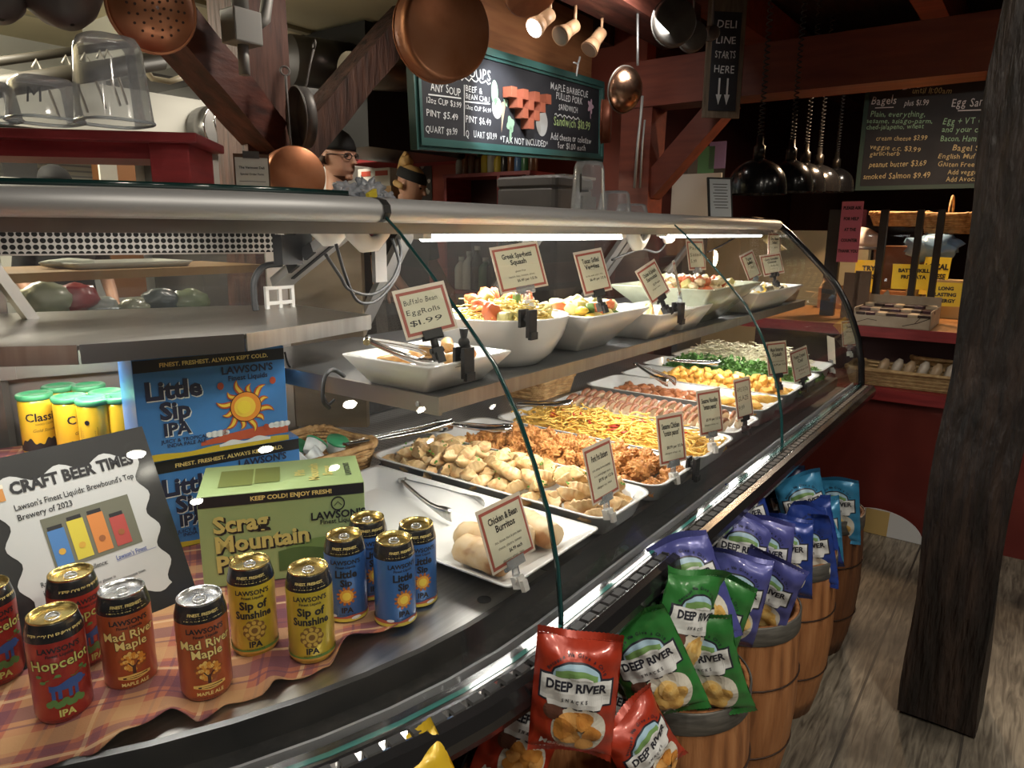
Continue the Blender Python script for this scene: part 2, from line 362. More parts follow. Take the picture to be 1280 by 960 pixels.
# the post in the kitchen with its knee braces
def beam_between(mb, a, b, w, h):
    a = Vector(a); b = Vector(b); X = (b-a).to_track_quat('Z', 'Y').to_matrix().to_4x4(); X.translation = a
    return mb.box((-w/2, -h/2, 0), (w/2, h/2, (b-a).length), 0, X)
k0 = Ps(343, 240, 2.75)
p = thing('kitchen_post', 'brown hewn post with two knee braces behind the counter', 'post', (k0.x, k0.y+.1, 0))
rough(MB().box((-.115, -.1, 0), (.115, .13, 2.92)), .008, 4, 4).build('post_body', nmat('brown_post_timber', [(.035, .014, .009), (.10, .038, .024), (.14, .06, .04)], 5, .6, stretch=(6, 6, .8), bump=.6, bscale=9), p)
O = Vector((k0.x, k0.y+.1, 0))
a = Ps(205, 18, 2.62) - O; b = Ps(335, 172, 2.74) - O
rough(beam_between(MB(), a + (a-b)*.25, b, .15, .15), .006, 4, 4).build('brace', TIMBERR, p)
a = Ps(490, 45, 2.80) - O; b = Ps(372, 185, 2.80) - O
rough(beam_between(MB(), a + (a-b)*.2, b, .14, .14), .006, 4, 4).build('brace', TIMBER, p)
# the red post and brace under the end beam
p = thing('red_post', 'red stained post with a knee brace under the beam end', 'post', (4.11, 2.05, 0))
rough(MB().box((-.1, -.1, 0), (.1, .1, 2.10)), .006, 4, 3).build('post_body', REDBEAM, p)
rough(beam_between(MB(), (0, -.06, 1.62), (0, -.52, 2.11), .13, .13), .005, 4, 3).build('brace', REDBEAM, p)

for i, (_u, _s) in enumerate(SPOTS):
    t = thing('ceiling_spot', 'round lit ceiling spot over the aisle on the customer side', 'ceiling spot', (_u, _s, 2.75), 0, 'ceiling spots over the aisle')
    MB().lathe([(.075, 0), (.09, .004), (.09, .17), (.02, .17)], 28, cap0=False).build('housing', mat('spot_housing', (.03, .028, .026), .4), t); MB().lathe([(.066, .004), (.066, .008)], 24).build('lens', mat('spot_lens', (1, .95, .85), .4, emit=(1, .93, .80), estr=14), t)
# ================================================================== THE REFRIGERATED CASE
WC = (.85, 1.66)
def swp(s, t):
    """plan point at depth s and running length t (t < 0 straight run, 0..45 = wedge angle, > 45 left run)"""
    if t <= 0: return (WC[0] - t, s)
    r = WC[1] - s; a = R(min(t, 45)); u = WC[0] - r*math.sin(a); q = WC[1] - r*math.cos(a)
    if t > 45: e = (t-45)/100; u -= e*math.cos(PI/4); q += e*math.sin(PI/4)
    return (u, q)
RUN = [-2.35, -1.235, -.02] + [0, 5, 10, 15, 20, 25, 30, 35, 40, 45, 110, 165]
CO = Vector((2.0, 1.2, 0))
def sweep(mb, prof, ts, mi=0, smooth=False, close=True):
    rg = []
    for t in ts: rg.append([Vector((*swp(s, t), z)) - CO for s, z in prof])
    if close: return mb.rings(rg, mi, None, True, True, smooth)
    n = len(prof); vs = [p for r in rg for p in r]; fs = []
    for i in range(len(rg)-1):
        for j in range(n-1): a = i*n+j; fs.append((a, a+1, a+n+1, a+n))
    return mb.add(vs, fs, mi, None, smooth)
case = thing('deli_case', 'long curved-glass refrigerated deli case with steel deck and shelves', 'deli case', CO)
L0 = lambda *a: Vector(a) - CO
# base and deck
BASEW = nmat('dark_plank_base', [(.018, .010, .006), (.055, .028, .016)], 4, .6, stretch=(9, 9, .7), bump=.4)
mb = MB(); sweep(mb, [(.74, .06), (.74, .70), (1.55, .70), (1.55, .06)], [-2.10] + RUN[2:]); mb.box(L0(.9, 1.5, .06), L0(2.95, 1.76, .74))
mb.build('base_panel', BASEW, case)
mb = MB(); sweep(mb, [(.80, 0), (.80, .06), (1.5, .06), (1.5, 0)], [-2.05] + RUN[2:]); mb.build('kick_plate', BLACKM, case)
front = [swp(.638, t) for t in RUN]; fr = [(u-CO.x, s-CO.y) for u, s in front]
back = [(2.35+.85-CO.x, 1.78-CO.y), (1.10-CO.x, 1.78-CO.y), (.75-CO.x, 1.95-CO.y), (-.3-CO.x, 2.9-CO.y)]
mb = MB(); mb.poly(fr + back[::-1], .755, .78); mb.build('deck', STEEL, case)
mb = MB(); sweep(mb, [(.634, .742), (.634, .781), (.641, .784), (.645, .76), (.645, .742)], RUN); mb.build('deck_edge', mat('dark_edge_steel', (.13, .13, .13), .3, .9), case)
# deck strip, steel darkened for its dimmer reflection, with the row of drain holes
mb = MB(); mb.box(L0(.99, .645, .78), L0(3.19, 1.36, .7815)); mb.build('deck_tray_bed', DSTEEL, case)
# perforated return-air panel at the back of the deck
pm = mat('perforated_steel', (.34, .34, .33), .38, .9); nt = pm.node_tree
tc = nt.nodes.new('ShaderNodeTexCoord'); mp = nt.nodes.new('ShaderNodeMapping'); mp.inputs['Scale'].default_value = (55, 110, 1); vo = nt.nodes.new('ShaderNodeTexVoronoi'); vo.inputs['Randomness'].default_value = 0; vo.inputs['Scale'].default_value = 1
rp = nt.nodes.new('ShaderNodeValToRGB'); rp.color_ramp.elements[0].position = .22; rp.color_ramp.elements[0].color = (.02, .02, .02, 1); rp.color_ramp.elements[1].position = .30; rp.color_ramp.elements[1].color = (.42, .41, .40, 1)
nt.links.new(tc.outputs['Object'], mp.inputs[0]); nt.links.new(mp.outputs[0], vo.inputs[0]); nt.links.new(vo.outputs[0], rp.inputs[0]); nt.links.new(rp.outputs[0], nt.nodes['Principled BSDF'].inputs['Base Color'])
mb = MB(); mb.box(L0(.95, 1.30, .7805), L0(3.18, 1.70, .792)); mb.build('perforated_panel', pm, case)
mb = MB(); mb.box(L0(.9, 1.70, .78), L0(3.18, 1.76, .90)); mb.build('rear_plenum', BLACKR, case)
# trough, glazing channel, vent grille and bumper along the front
mb = MB(); sweep(mb, [(.634, .742), (.55, .742), (.55, .73), (.65, .73)], RUN); mb.build('trough', BLACKR, case)
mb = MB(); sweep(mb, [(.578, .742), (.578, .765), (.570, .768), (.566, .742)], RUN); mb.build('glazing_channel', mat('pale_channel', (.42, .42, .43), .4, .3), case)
mb = MB(); sweep(mb, [(.562, .742), (.562, .762), (.535, .762), (.53, .742)], RUN); mb.build('front_rail', BLACKG, case)
mb = MB(); sweep(mb, [(.532, .735), (.532, .757), (.526, .764), (.520, .757), (.512, .764), (.500, .766), (.500, .735)], RUN); mb.build('vent_rail', CHROME, case)
mb = MB()
tt = []
t = -2.33
while t < 0: tt.append((t, t+.026)); t += .034
a = 0
while a < 45: tt.append((a+.2, a+1.15)); a += 1.55
for t0, t1 in tt:
    q = [swp(.5255, t0), swp(.5255, t1), swp(.5115, t1), swp(.5115, t0)]
    mb.add([(u-CO.x, s-CO.y, .7665) for u, s in q] + [(u-CO.x, s-CO.y, .760) for u, s in q], [(0,1,2,3),(0,4,5,1),(1,5,6,2),(2,6,7,3),(3,7,4,0),(7,6,5,4)])
mb.build('vent_slots', BLACKM, case)
mb = MB(); sweep(mb, [(.52, .735), (.505, .768), (.492, .764), (.483, .748), (.482, .735), (.487, .722), (.505, .704), (.55, .695), (.70, .695), (.70, .735)], RUN, smooth=False); mb.build('bumper', BLACKG, case)
# glass: one pane per section, edges show green
GP = [(.545, .762), (.545, .78), (.554, .86), (.573, .945), (.601, 1.02), (.634, 1.094), (.682, 1.172), (.752, 1.245), (.82, 1.312), (.89, 1.378), (.925, 1.405)]
def gl_pane(ts): 
    mb = MB(); sweep(mb, GP, ts, 0, True, False); return mb.build('front_glass', GLASS, case, recalc=False)
gl_pane([-2.34, -1.237]); gl_pane([-1.233, -.032]); gl_pane([-.028, 0, 5, 10, 15, 20, 25, 30, 35, 40, 45, 110, 160])
for t, w in ((-1.235, .0026), (-.03, .0034)):
    mb = MB(); rg = []
    for s, z in GP: rg.append([Vector((*swp(s + o, t + e), z)) - CO for o, e in ((-.004, -w/2), (.004, -w/2), (.004, w/2), (-.004, w/2))])
    mb.rings(rg); mb.build('glass_edge', GLEDGE, case)
mb = MB(); sweep(mb, [(.541, .757), (.549, .757), (.549, .763), (.541, .763)], RUN); mb.build('glass_edge', mat('glass_edge_low', (.03, .13, .115), .15, coat=.4), case)
mb = MB(); mb.tube([L0(3.2, s-.004, z) for s, z in GP] + [L0(3.2, .95, 1.425), L0(3.2, 1.1, 1.44)], .013, 8); mb.build('end_frame', BLACKG, case)
mb = MB(); pts = [(3.195, s, z) for s, z in GP] + [(3.195, 1.25, 1.40), (3.195, 1.68, .80)]
mb.add([L0(*q) for q in pts], [tuple(range(len(pts)))]); mb.build('end_glass', GLASS, case, recalc=False)
# top rail and its underside
TR = [-2.35, -1.235, -.03] + RUN[3:]
NOSE = [(.938, 1.392), (.922, 1.397), (.916, 1.408), (.918, 1.421), (.928, 1.430), (.945, 1.434), (1.22, 1.436), (1.30, 1.42), (1.30, 1.392)]
mb = MB(); sweep(mb, NOSE, TR, 0, True); mb.build('top_rail', ALU, case)
mb = MB(); sweep(mb, [(.955, 1.372), (.955, 1.392), (1.0, 1.392), (1.0, 1.372)], TR); mb.build('light_channel', mat('channel_grey', (.20, .19, .18), .45, .5), case)
mb = MB(); rg = [[Vector((*swp(s-.003, -.03 + e), z)) - CO for e in (-.008, .008)] for s, z in NOSE[:7]]
mb.add([p for r in rg for p in r], [(2*i, 2*i+1, 2*i+3, 2*i+2) for i in range(len(rg)-1)]); mb.build('joint_strip', mat('joint_dark', (.05, .05, .05), .4, .5), case)
# lamps inside the case
TUBE = mat('led_tube', (1, 1, 1), .4, emit=(1, .985, .95), estr=11)
def case_light(u0, u1, s, z, pw, aim=(0, .1, -1)):
    l = bpy.data.lights.new('case_lamp', 'AREA'); l.shape = 'RECTANGLE'; l.size = u1-u0; l.size_y = .02; l.energy = pw; l.color = (1, .95, .88)
    o = bpy.data.objects.new('case_lamp', l); COL.objects.link(o)
    z_ = -Vector(aim).normalized(); x_ = Vector((1, 0, 0)); y_ = z_.cross(x_).normalized()
    M = Matrix((x_, y_, z_)).transposed().to_4x4(); M.translation = Vector(((u0+u1)/2, s, z)); o.matrix_world = RZ @ M
def tube2(u0, u1, s, z, pw):
    mb = MB(); mb.rings([[L0(u, s + .011*math.cos(a), z + .011*math.sin(a)) for a in [2*PI*k/10 for k in range(10)]] for u in (u0, u1)]); mb.build('light_tube', TUBE, case)
    for u in (u0, u1): mb = MB(); mb.box(L0(u-.012, s-.013, z-.006), L0(u+.012, s+.013, z+.02)); mb.build('lamp_holder', WHITEP, case)
    case_light(u0, u1, s, z-.013, pw)
tube2(1.04, 1.86, .985, 1.368, 11); tube2(2.14, 3.12, .985, 1.372, 10)
case_light(.30, .80, 1.16, 1.365, 4)
# lamps under the straight shelf
mb = MB(); mb.rings([[L0(u, .815 + .008*math.cos(a), 1.083 + .008*math.sin(a)) for a in [2*PI*k/10 for k in range(10)]] for u in (1.0, 3.05)]); mb.build('light_tube', TUBE, case)
case_light(1.0, 2.0, .83, 1.070, 4.5, (0, .15, -1)); case_light(2.05, 3.05, .83, 1.070, 4.5, (0, .15, -1))
# straight shelf
mb = MB(); mb.box(L0(.865, .79, 1.098), L0(3.15, 1.42, 1.105)); sh = mb.build('shelf', mat('shelf_top_steel', (.24, .245, .25), .35, .85), case)
mb = MB(); mb.box(L0(.863, .782, 1.078), L0(3.15, .790, 1.1055)); mb.box(L0(.858, .782, 1.074), L0(.866, 1.42, 1.106)); mb.build('shelf_lip', STEELW, sh)
mb = MB(); mb.lathe([(.005, 0), (.004, .003)], 10, M=Matrix.Translation(L0(.858, .83, 1.088)) @ Matrix.Rotation(-PI/2, 4, 'Y')); mb.build('bolt', CHROME, sh)
mb = MB()
for u in (1.5, 2.1, 2.7): mb.box(L0(u-.012, 1.0, 1.06), L0(u+.012, 1.5, 1.098))
mb.build('shelf_bracket', STEELW, sh)
# wedge shelf
WS = [(.20, 1.48), (.395, 1.262), (.479, 1.190), (.71, 1.100), (1.043, 1.147), (1.075, 1.46), (.95, 1.56), (.58, 1.76), (.35, 1.86)]
mb = MB(); mb.poly([(a-CO.x, b-CO.y) for a, b in WS], 1.192, 1.199); ws = mb.build('shelf', nmat('wedge_shelf_steel', [(.30, .285, .265), (.40, .38, .35)], 3, .32, 1.0, stretch=(2, 14, 1), rvar=.06), case)
mb = MB()
def lipseg(mb, a, b, z0, z1, th=.004):
    a = Vector(a); b = Vector(b); d = (b-a).normalized(); n = Vector((d.y, -d.x))*th
    q = [a, b, b+n, a+n]; mb.poly([(p.x-CO.x, p.y-CO.y) for p in q], z0, z1)
for i in range(4): 
    m2 = MB(); g = (Vector(WS[i+1])-Vector(WS[i])).normalized()*.0015
    lipseg(m2, Vector(WS[i])+g, Vector(WS[i+1])-g, 1.170, 1.201); m2.build('shelf_lip', STEELW if i != 2 else mat('dark_lip_steel', (.20, .20, .205), .3, .9), ws)
m2 = MB(); lipseg(m2, WS[4], WS[5], 1.172, 1.2); m2.build('shelf_lip', STEELW, ws)
mb = MB(); mb.rings([[L0(.36 + .34*k, 1.50 - .03*k, 1.178) + Vector((0, .008*math.cos(a), .008*math.sin(a))) for a in [2*PI*j/10 for j in range(10)]] for k in (0, 1)]); mb.build('light_tube', TUBE, case)
case_light(.36, .70, 1.48, 1.166, 3.2, (0, .1, -1))
# rear of the case: leaning sliding doors on the straight run
def rs(z): return 1.25 + (1.38 - z)*.72
FRAME = mat('door_frame_alu', (.34, .32, .30), .4, .8)
for i, u in enumerate((1.26, 1.78, 1.84, 2.42, 2.48, 3.10)):
    m2 = MB(); m2.add([L0(u, rs(1.39), 1.39), L0(u+.045, rs(1.39), 1.39), L0(u+.045, rs(.86), .86), L0(u, rs(.86), .86)] + [L0(u, rs(1.39)+.02, 1.39), L0(u+.045, rs(1.39)+.02, 1.39), L0(u+.045, rs(.86)+.02, .86), L0(u, rs(.86)+.02, .86)],
        [(0,1,2,3),(7,6,5,4),(0,4,5,1),(1,5,6,2),(2,6,7,3),(3,7,4,0)]); m2.build('door_stile', FRAME, case)
for u0, u1, o in ((1.28, 1.82, .012), (1.80, 2.46, .03), (2.44, 3.14, .012)):
    m2 = MB(); m2.add([L0(u0, rs(1.38)+o, 1.38), L0(u1, rs(1.38)+o, 1.38), L0(u1, rs(.88)+o, .88), L0(u0, rs(.88)+o, .88)], [(0, 1, 2, 3)]); m2.build('rear_door', GLASSD, case)
# wedge rear: perforated strip over a window
PA = Vector((.56, 1.80)); PB = Vector((1.14, 1.56)); dd = (PB-PA); LL = dd.length; ang = math.atan2(dd.y, dd.x)
X = Matrix.Translation(Vector((PA.x, PA.y, 0)) - CO) @ Matrix.Rotation(ang, 4, 'Z')
pf = mat('perforated_strip', (.3, .28, .26), .35, .85); nt = pf.node_tree
tc = nt.nodes.new('ShaderNodeTexCoord'); vo = nt.nodes.new('ShaderNodeTexVoronoi'); vo.inputs['Randomness'].default_value = 0; vo.inputs['Scale'].default_value = 72
rp = nt.nodes.new('ShaderNodeValToRGB'); rp.color_ramp.elements[0].position = .40; rp.color_ramp.elements[0].color = (.01, .01, .01, 1); rp.color_ramp.elements[1].position = .46; rp.color_ramp.elements[1].color = (.34, .32, .30, 1)
nt.links.new(tc.outputs['Object'], vo.inputs[0]); nt.links.new(vo.outputs[0], rp.inputs[0]); nt.links.new(rp.outputs[0], nt.nodes['Principled BSDF'].inputs['Base Color'])
o = MB().box((.03, -.012, -.028), (LL-.02, -.008, .022)).build('perforated_strip', pf, case); o.matrix_local = X @ Matrix.Translation((0, 0, 1.350))
m2 = MB(); m2.box((0, 0, 1.318), (LL, .012, 1.39), 0, X); m2.box((LL-.05, -.004, .86), (LL, .012, 1.33), 0, X)
m2.box((0, -.004, 1.05), (.03, .012, 1.33), 0, X); m2.box((0, 0, 1.05), (LL, .012, 1.12), 0, X); m2.build('rear_frame', mat('rear_frame_steel', (.34, .31, .28), .35, .85), case)
m2 = MB(); m2.add([X @ Vector(q) for q in ((.02, .006, 1.11), (LL-.04, .006, 1.11), (LL-.04, .006, 1.33), (.02, .006, 1.33))], [(0, 1, 2, 3)]); m2.build('rear_window', glassmat('window_glass', (.75, .74, .72), 1.0, .02, .03), case)
m2 = MB(); m2.poly([(1.14-CO.x, 1.56-CO.y), (1.25-CO.x, 1.40-CO.y), (1.27-CO.x, 1.41-CO.y), (1.16-CO.x, 1.58-CO.y)], .86, 1.39); m2.build('corner_panel', nmat('corner_steel_reflection', [(.10, .075, .05), (.22, .17, .11)], 3, .4, .5, stretch=(1, 1, 4)), case)  # brown tone in the steel stands in for wood reflected there
m2 = MB(); m2.poly([(.0-CO.x, 2.4-CO.y), (.56-CO.x, 1.80-CO.y), (.58-CO.x, 1.82-CO.y), (.0-CO.x, 2.45-CO.y)], .78, 1.05); m2.poly([(.3-CO.x, 2.0-CO.y), (1.15-CO.x, 1.56-CO.y), (1.2-CO.x, 1.6-CO.y), (.35-CO.x, 2.05-CO.y)], .78, 1.05); m2.build('rear_panel', mat('rear_panel_steel', (.30, .28, .26), .4, .8), case)
# leaning frame of the left doors
m2 = MB(); a = Ps(-8, 335, 1.62)-CO; b = Ps(40, 400, 1.62)-CO; e = (b-a); a = a - e*.15; b = b + e*.35
beam_between(m2, a, b, .03, .02); m2.build('door_stile', FRAME, case)
m2 = MB(); beam_between(m2, a+Vector((-.07, .03, 0)), b+Vector((-.07, .03, 0)), .05, .02); m2.build('door_stile', mat('stile_copperish', (.45, .28, .22), .4, .6), case, label='copper-tinted leaning door stile')
# arms, hooks and cables under the top
m2 = MB(); a = Ps(352, 352, 1.36)-CO; b = Ps(432, 285, 1.12)-CO
beam_between(m2, a, b, .052, .02); m2.build('shelf_arm', mat('arm_steel', (.44, .43, .41), .4, .6), case)
m2 = MB()
for k in (.35, .6): 
    c = a + (b-a)*k; X2 = (b-a).to_track_quat('Z', 'Y').to_matrix().to_4x4(); X2.translation = c; m2.box((-.028, -.012, -.018), (-.02, .012, .018), 0, X2); m2.box((-.004, -.013, -.05), (.004, .013, .05), 0, X2)
m2.build('arm_slot', BLACKM, case)
def hook(px, s, sc=1.0):
    c = Ps(px[0], px[1], s) - CO; m2 = MB()
    pts = [(-.05, 0, .03), (-.035, 0, -.002), (-.012, 0, -.02), (.012, 0, -.018), (.035, 0, .004), (.05, 0, .03)]
    m2.tube([c + Vector(q)*sc for q in pts], .011*sc, 8, flat=1.7); m2.build('lamp_hook', WHITEP, case)
hook((463, 292), 1.0); hook((415, 288), 1.12, .9); hook((800, 297), 1.03, 1.2); hook((838, 292), 1.03, 1.0); hook((966, 288), 1.0, 1.1)
def cable(pts, r=.0035, m=BLACKM): m2 = MB(); m2.tube([q-CO for q in spline(pts)], r, 6); return m2.build('cable', m, case)
def spline(p, n=8):
    p = [Vector(q) for q in p]; o = []
    for i in range(len(p)-1):
        a = p[max(i-1, 0)]; b = p[i]; c = p[i+1]; d = p[min(i+2, len(p)-1)]
        for k in range(n):
            t = k/n; o.append(.5*((2*b) + (c-a)*t + (2*a-5*b+4*c-d)*t*t + (3*b-a-3*c+d)*t**3))
    return o + [p[-1]]
cable([Ps(407, 318, 1.1), Ps(425, 345, 1.1), Ps(437, 362, 1.1), Ps(465, 368, 1.1), Ps(490, 350, 1.1), Ps(501, 318, 1.1), Ps(497, 298, 1.1)])
cable([Ps(420, 305, 1.1), Ps(432, 345, 1.1), Ps(447, 376, 1.1), Ps(470, 376, 1.1), Ps(492, 352, 1.1), Ps(499, 330, 1.1), Ps(490, 298, 1.1)])
cable([Ps(352, 330, 1.3), Ps(330, 333, 1.3), Ps(318, 350, 1.3), Ps(318, 375, 1.3), Ps(320, 388, 1.3)], .007)
cable([Ps(430, 470, 1.02), Ps(415, 462, 1.0), Ps(405, 475, .98), Ps(404, 500, .97), Ps(412, 510, .97)], .004)
cable([Ps(425, 465, 1.05), Ps(410, 465, 1.03), Ps(403, 485, 1.0), Ps(409, 505, .98), Ps(418, 500, .98)], .003)
cable([Ps(356, 440, 1.2), Ps(362, 458, 1.2), Ps(380, 470, 1.2), Ps(400, 482, 1.2)], .002)
cable([Ps(765, 325, 1.12), Ps(800, 312, 1.1), Ps(822, 315, 1.1), Ps(834, 300, 1.08), Ps(838, 287, 1.05)], .004)
cable([Ps(885, 315, 1.15), Ps(905, 305, 1.15), Ps(930, 290, 1.1)], .004)
m2 = MB(); c = Ps(360, 312, 1.25)-CO; m2.cbox(c, (.05, .03, .06)); m2.cbox(c+Vector((.03, 0, .02)), (.04, .03, .03)); m2.build('ballast', BLACKM, case)
m2 = MB(); c = Ps(474, 325, 1.22)-CO; m2.cbox(c, (.035, .012, .10)); m2.build('thermometer', mat('speckled_grey', (.16, .15, .14), .7), case)
# pierced plate on the corner post
m2 = MB(); c = Ps(350, 378, 1.42)-CO
for x in (-.035, 0, .035): m2.cbox(c+Vector((x, 0, 0)), (.008, .008, .07))
for z in (-.035, 0, .035): m2.cbox(c+Vector((0, 0, z)), (.078, .008, .008))
m2.build('pierced_plate', WHITEP, case)
m2 = MB(); m2.lathe([(.012, 0), (.012, .0008)], 16, M=Matrix.Translation(L0(.842, .672, .7802))); m2.build('drain_hole', BLACKM, case)
# dark glass plate lying on the wedge top
mb = MB(); mb.rings([[Vector((*swp(1.16, t), z))-CO if k else Vector((*swp(1.0, t), z))-CO for k, z in ((0, 1.437), (1, 1.437), (1, 1.446), (0, 1.446))] for t in (-.02, 10, 20, 30, 40, 45, 110, 160)])
mb.build('top_glass', mat('dark_green_glass', (.008, .03, .028), .1, coat=.5), case)
# ================================================================== ON THE DECK, LEFT: CLOTH, CANS, BOXES
DZ = .7835
m_pl = bpy.data.materials.new('plaid_cloth'); m_pl.use_nodes = True
def _plaid(m):
    nt = m.node_tree; N = nt.nodes; L = nt.links; b = N['Principled BSDF']; b.inputs['Roughness'].default_value = .9
    uv = N.new('ShaderNodeUVMap'); sx = N.new('ShaderNodeSeparateXYZ'); L.new(uv.outputs[0], sx.inputs[0])
    def stripe(axis, period, c0, w, ):
        a = N.new('ShaderNodeMath'); a.operation = 'ADD'; a.inputs[1].default_value = 10*period - c0 + w/2; L.new(sx.outputs[axis], a.inputs[0])
        k = N.new('ShaderNodeMath'); k.operation = 'MODULO'; k.inputs[1].default_value = period; L.new(a.outputs[0], k.inputs[0])
        g = N.new('ShaderNodeMath'); g.operation = 'LESS_THAN'; g.inputs[1].default_value = w; L.new(k.outputs[0], g.inputs[0]); return g.outputs[0]
    col = None; base = N.new('ShaderNodeRGB'); base.outputs[0].default_value = (.36, .115, .065, 1); col = base.outputs[0]
    for ax in ('X', 'Y'):
        for (c0, w, c, f) in ((.00, .030, (.46, .27, .12, 1), .6), (.055, .028, (.11, .035, .065, 1), .62), (.088, .006, (.60, .40, .22, 1), .7), (.030, .004, (.11, .04, .07, 1), .6), (.100, .012, (.13, .045, .075, 1), .5)):
            s_ = stripe(ax, .128, c0, w); mu = N.new('ShaderNodeMath'); mu.operation = 'MULTIPLY'; mu.inputs[1].default_value = f; L.new(s_, mu.inputs[0])
            mx = N.new('ShaderNodeMix'); mx.data_type = 'RGBA'; L.new(mu.outputs[0], mx.inputs[0]); L.new(col, mx.inputs[6]); mx.inputs[7].default_value = c; col = mx.outputs[2]
    L.new(col, b.inputs['Base Color'])
    tc = N.new('ShaderNodeTexCoord'); nz = N.new('ShaderNodeTexNoise'); nz.inputs['Scale'].default_value = 400; L.new(tc.outputs['Object'], nz.inputs[0])
    bp = N.new('ShaderNodeBump'); bp.inputs['Strength'].default_value = .25; bp.inputs['Distance'].default_value = .002; L.new(nz.outputs[0], bp.inputs['Height']); L.new(bp.outputs[0], b.inputs['Normal'])
_plaid(m_pl)
fb = [Pz(x, y, DZ) for x, y in ((-220, 1040), (-60, 1000), (60, 958), (150, 930), (215, 905), (262, 893), (330, 868), (400, 838), (440, 812), (470, 796), (498, 788))]
fb = spline(fb, 6)
bk = [Vector((-.35, 1.35, 0)), Vector((-.1, 1.60, 0)), Vector((.2, 1.78, 0)), Vector((.50, 1.76, 0)), Vector((.66, 1.70, 0)), Vector((.80, 1.60, 0)), Vector((.84, 1.42, 0)), Vector((.80, 1.2, 0)), Vector((.83, 1.05, 0)), Vector((.82, .93, 0)), Vector((.79, .86, 0))]
def resample(p, n):
    L = [0]
    for i in range(1, len(p)): L.append(L[-1] + (p[i]-p[i-1]).length)
    o = []; j = 0
    for i in range(n+1):
        t = L[-1]*i/n
        while j < len(L)-2 and L[j+1] < t: j += 1
        k = (t-L[j])/max(L[j+1]-L[j], 1e-9); o.append(p[j].lerp(p[j+1], min(1, k)))
    return o
NX, NY = 110, 56
F = resample(fb, NX); B = resample(spline(bk, 6), NX); CLO = Vector((.4, 1.1, DZ))
def rise(u, s):
    t = max(0, min(1, (s - 1.42 - .08*max(0, u-.3))/.08)); q = max(0, min(1, (.82-u)/.05)); return .126*t*t*(3-2*t)*q
def clothz(u, s, tt, i):
    n1 = noise.noise(Vector((u*9, s*9, 3))); n2 = noise.noise(Vector((u*22+4, s*22, 8)))
    edge = math.exp(-tt*NY/5.5)
    f1 = max(0, noise.noise(Vector((i*.075, tt*2.0, 1.5)))-.05)*.05*edge
    return DZ + .0014 + .003*max(0, n1+.3)*(1-edge)*.6 + .002*max(0, n2) + f1 + rise(u, s)
vs = []; uvs = []; fs = []
for i in range(NX+1):
    for j in range(NY+1):
        t = j/NY; p = F[i].lerp(B[i], t); e = math.exp(-t*NY/4.0)
        u = p.x + .004*noise.noise(Vector((i*.16, 0, 2)))*e*3; s = p.y + .004*noise.noise(Vector((i*.16, 5, 2)))*e*3
        z = clothz(u, s, t, i)
        vs.append((u-CLO.x, s-CLO.y, z-CLO.z)); w = .02*noise.noise(Vector((u*3, s*3, 0)))
        c, d = math.cos(.55), math.sin(.55); uvs.append((u*c - s*d + w + e*.02, u*d + s*c + w))
for i in range(NX):
    for j in range(NY): a = i*(NY+1)+j; fs.append((a, a+1, a+NY+2, a+NY+1))
mb = MB(); mb.add(vs, fs, smooth=True); o = mb.build('plaid_cloth', m_pl, recalc=False)
uvl = o.data.uv_layers.new(name='UVMap')
for l in o.data.loops: uvl.data[l.index].uv = uvs[l.vertex_index]
sm = o.modifiers.new('solid', 'SOLIDIFY'); sm.thickness = .0012; sm.offset = 1
tagged(o, 'wrinkled orange and purple plaid cloth under the beer cans', 'cloth', CLO)
def on_cloth(p): return DZ + .003 + rise(p.x, p.y)
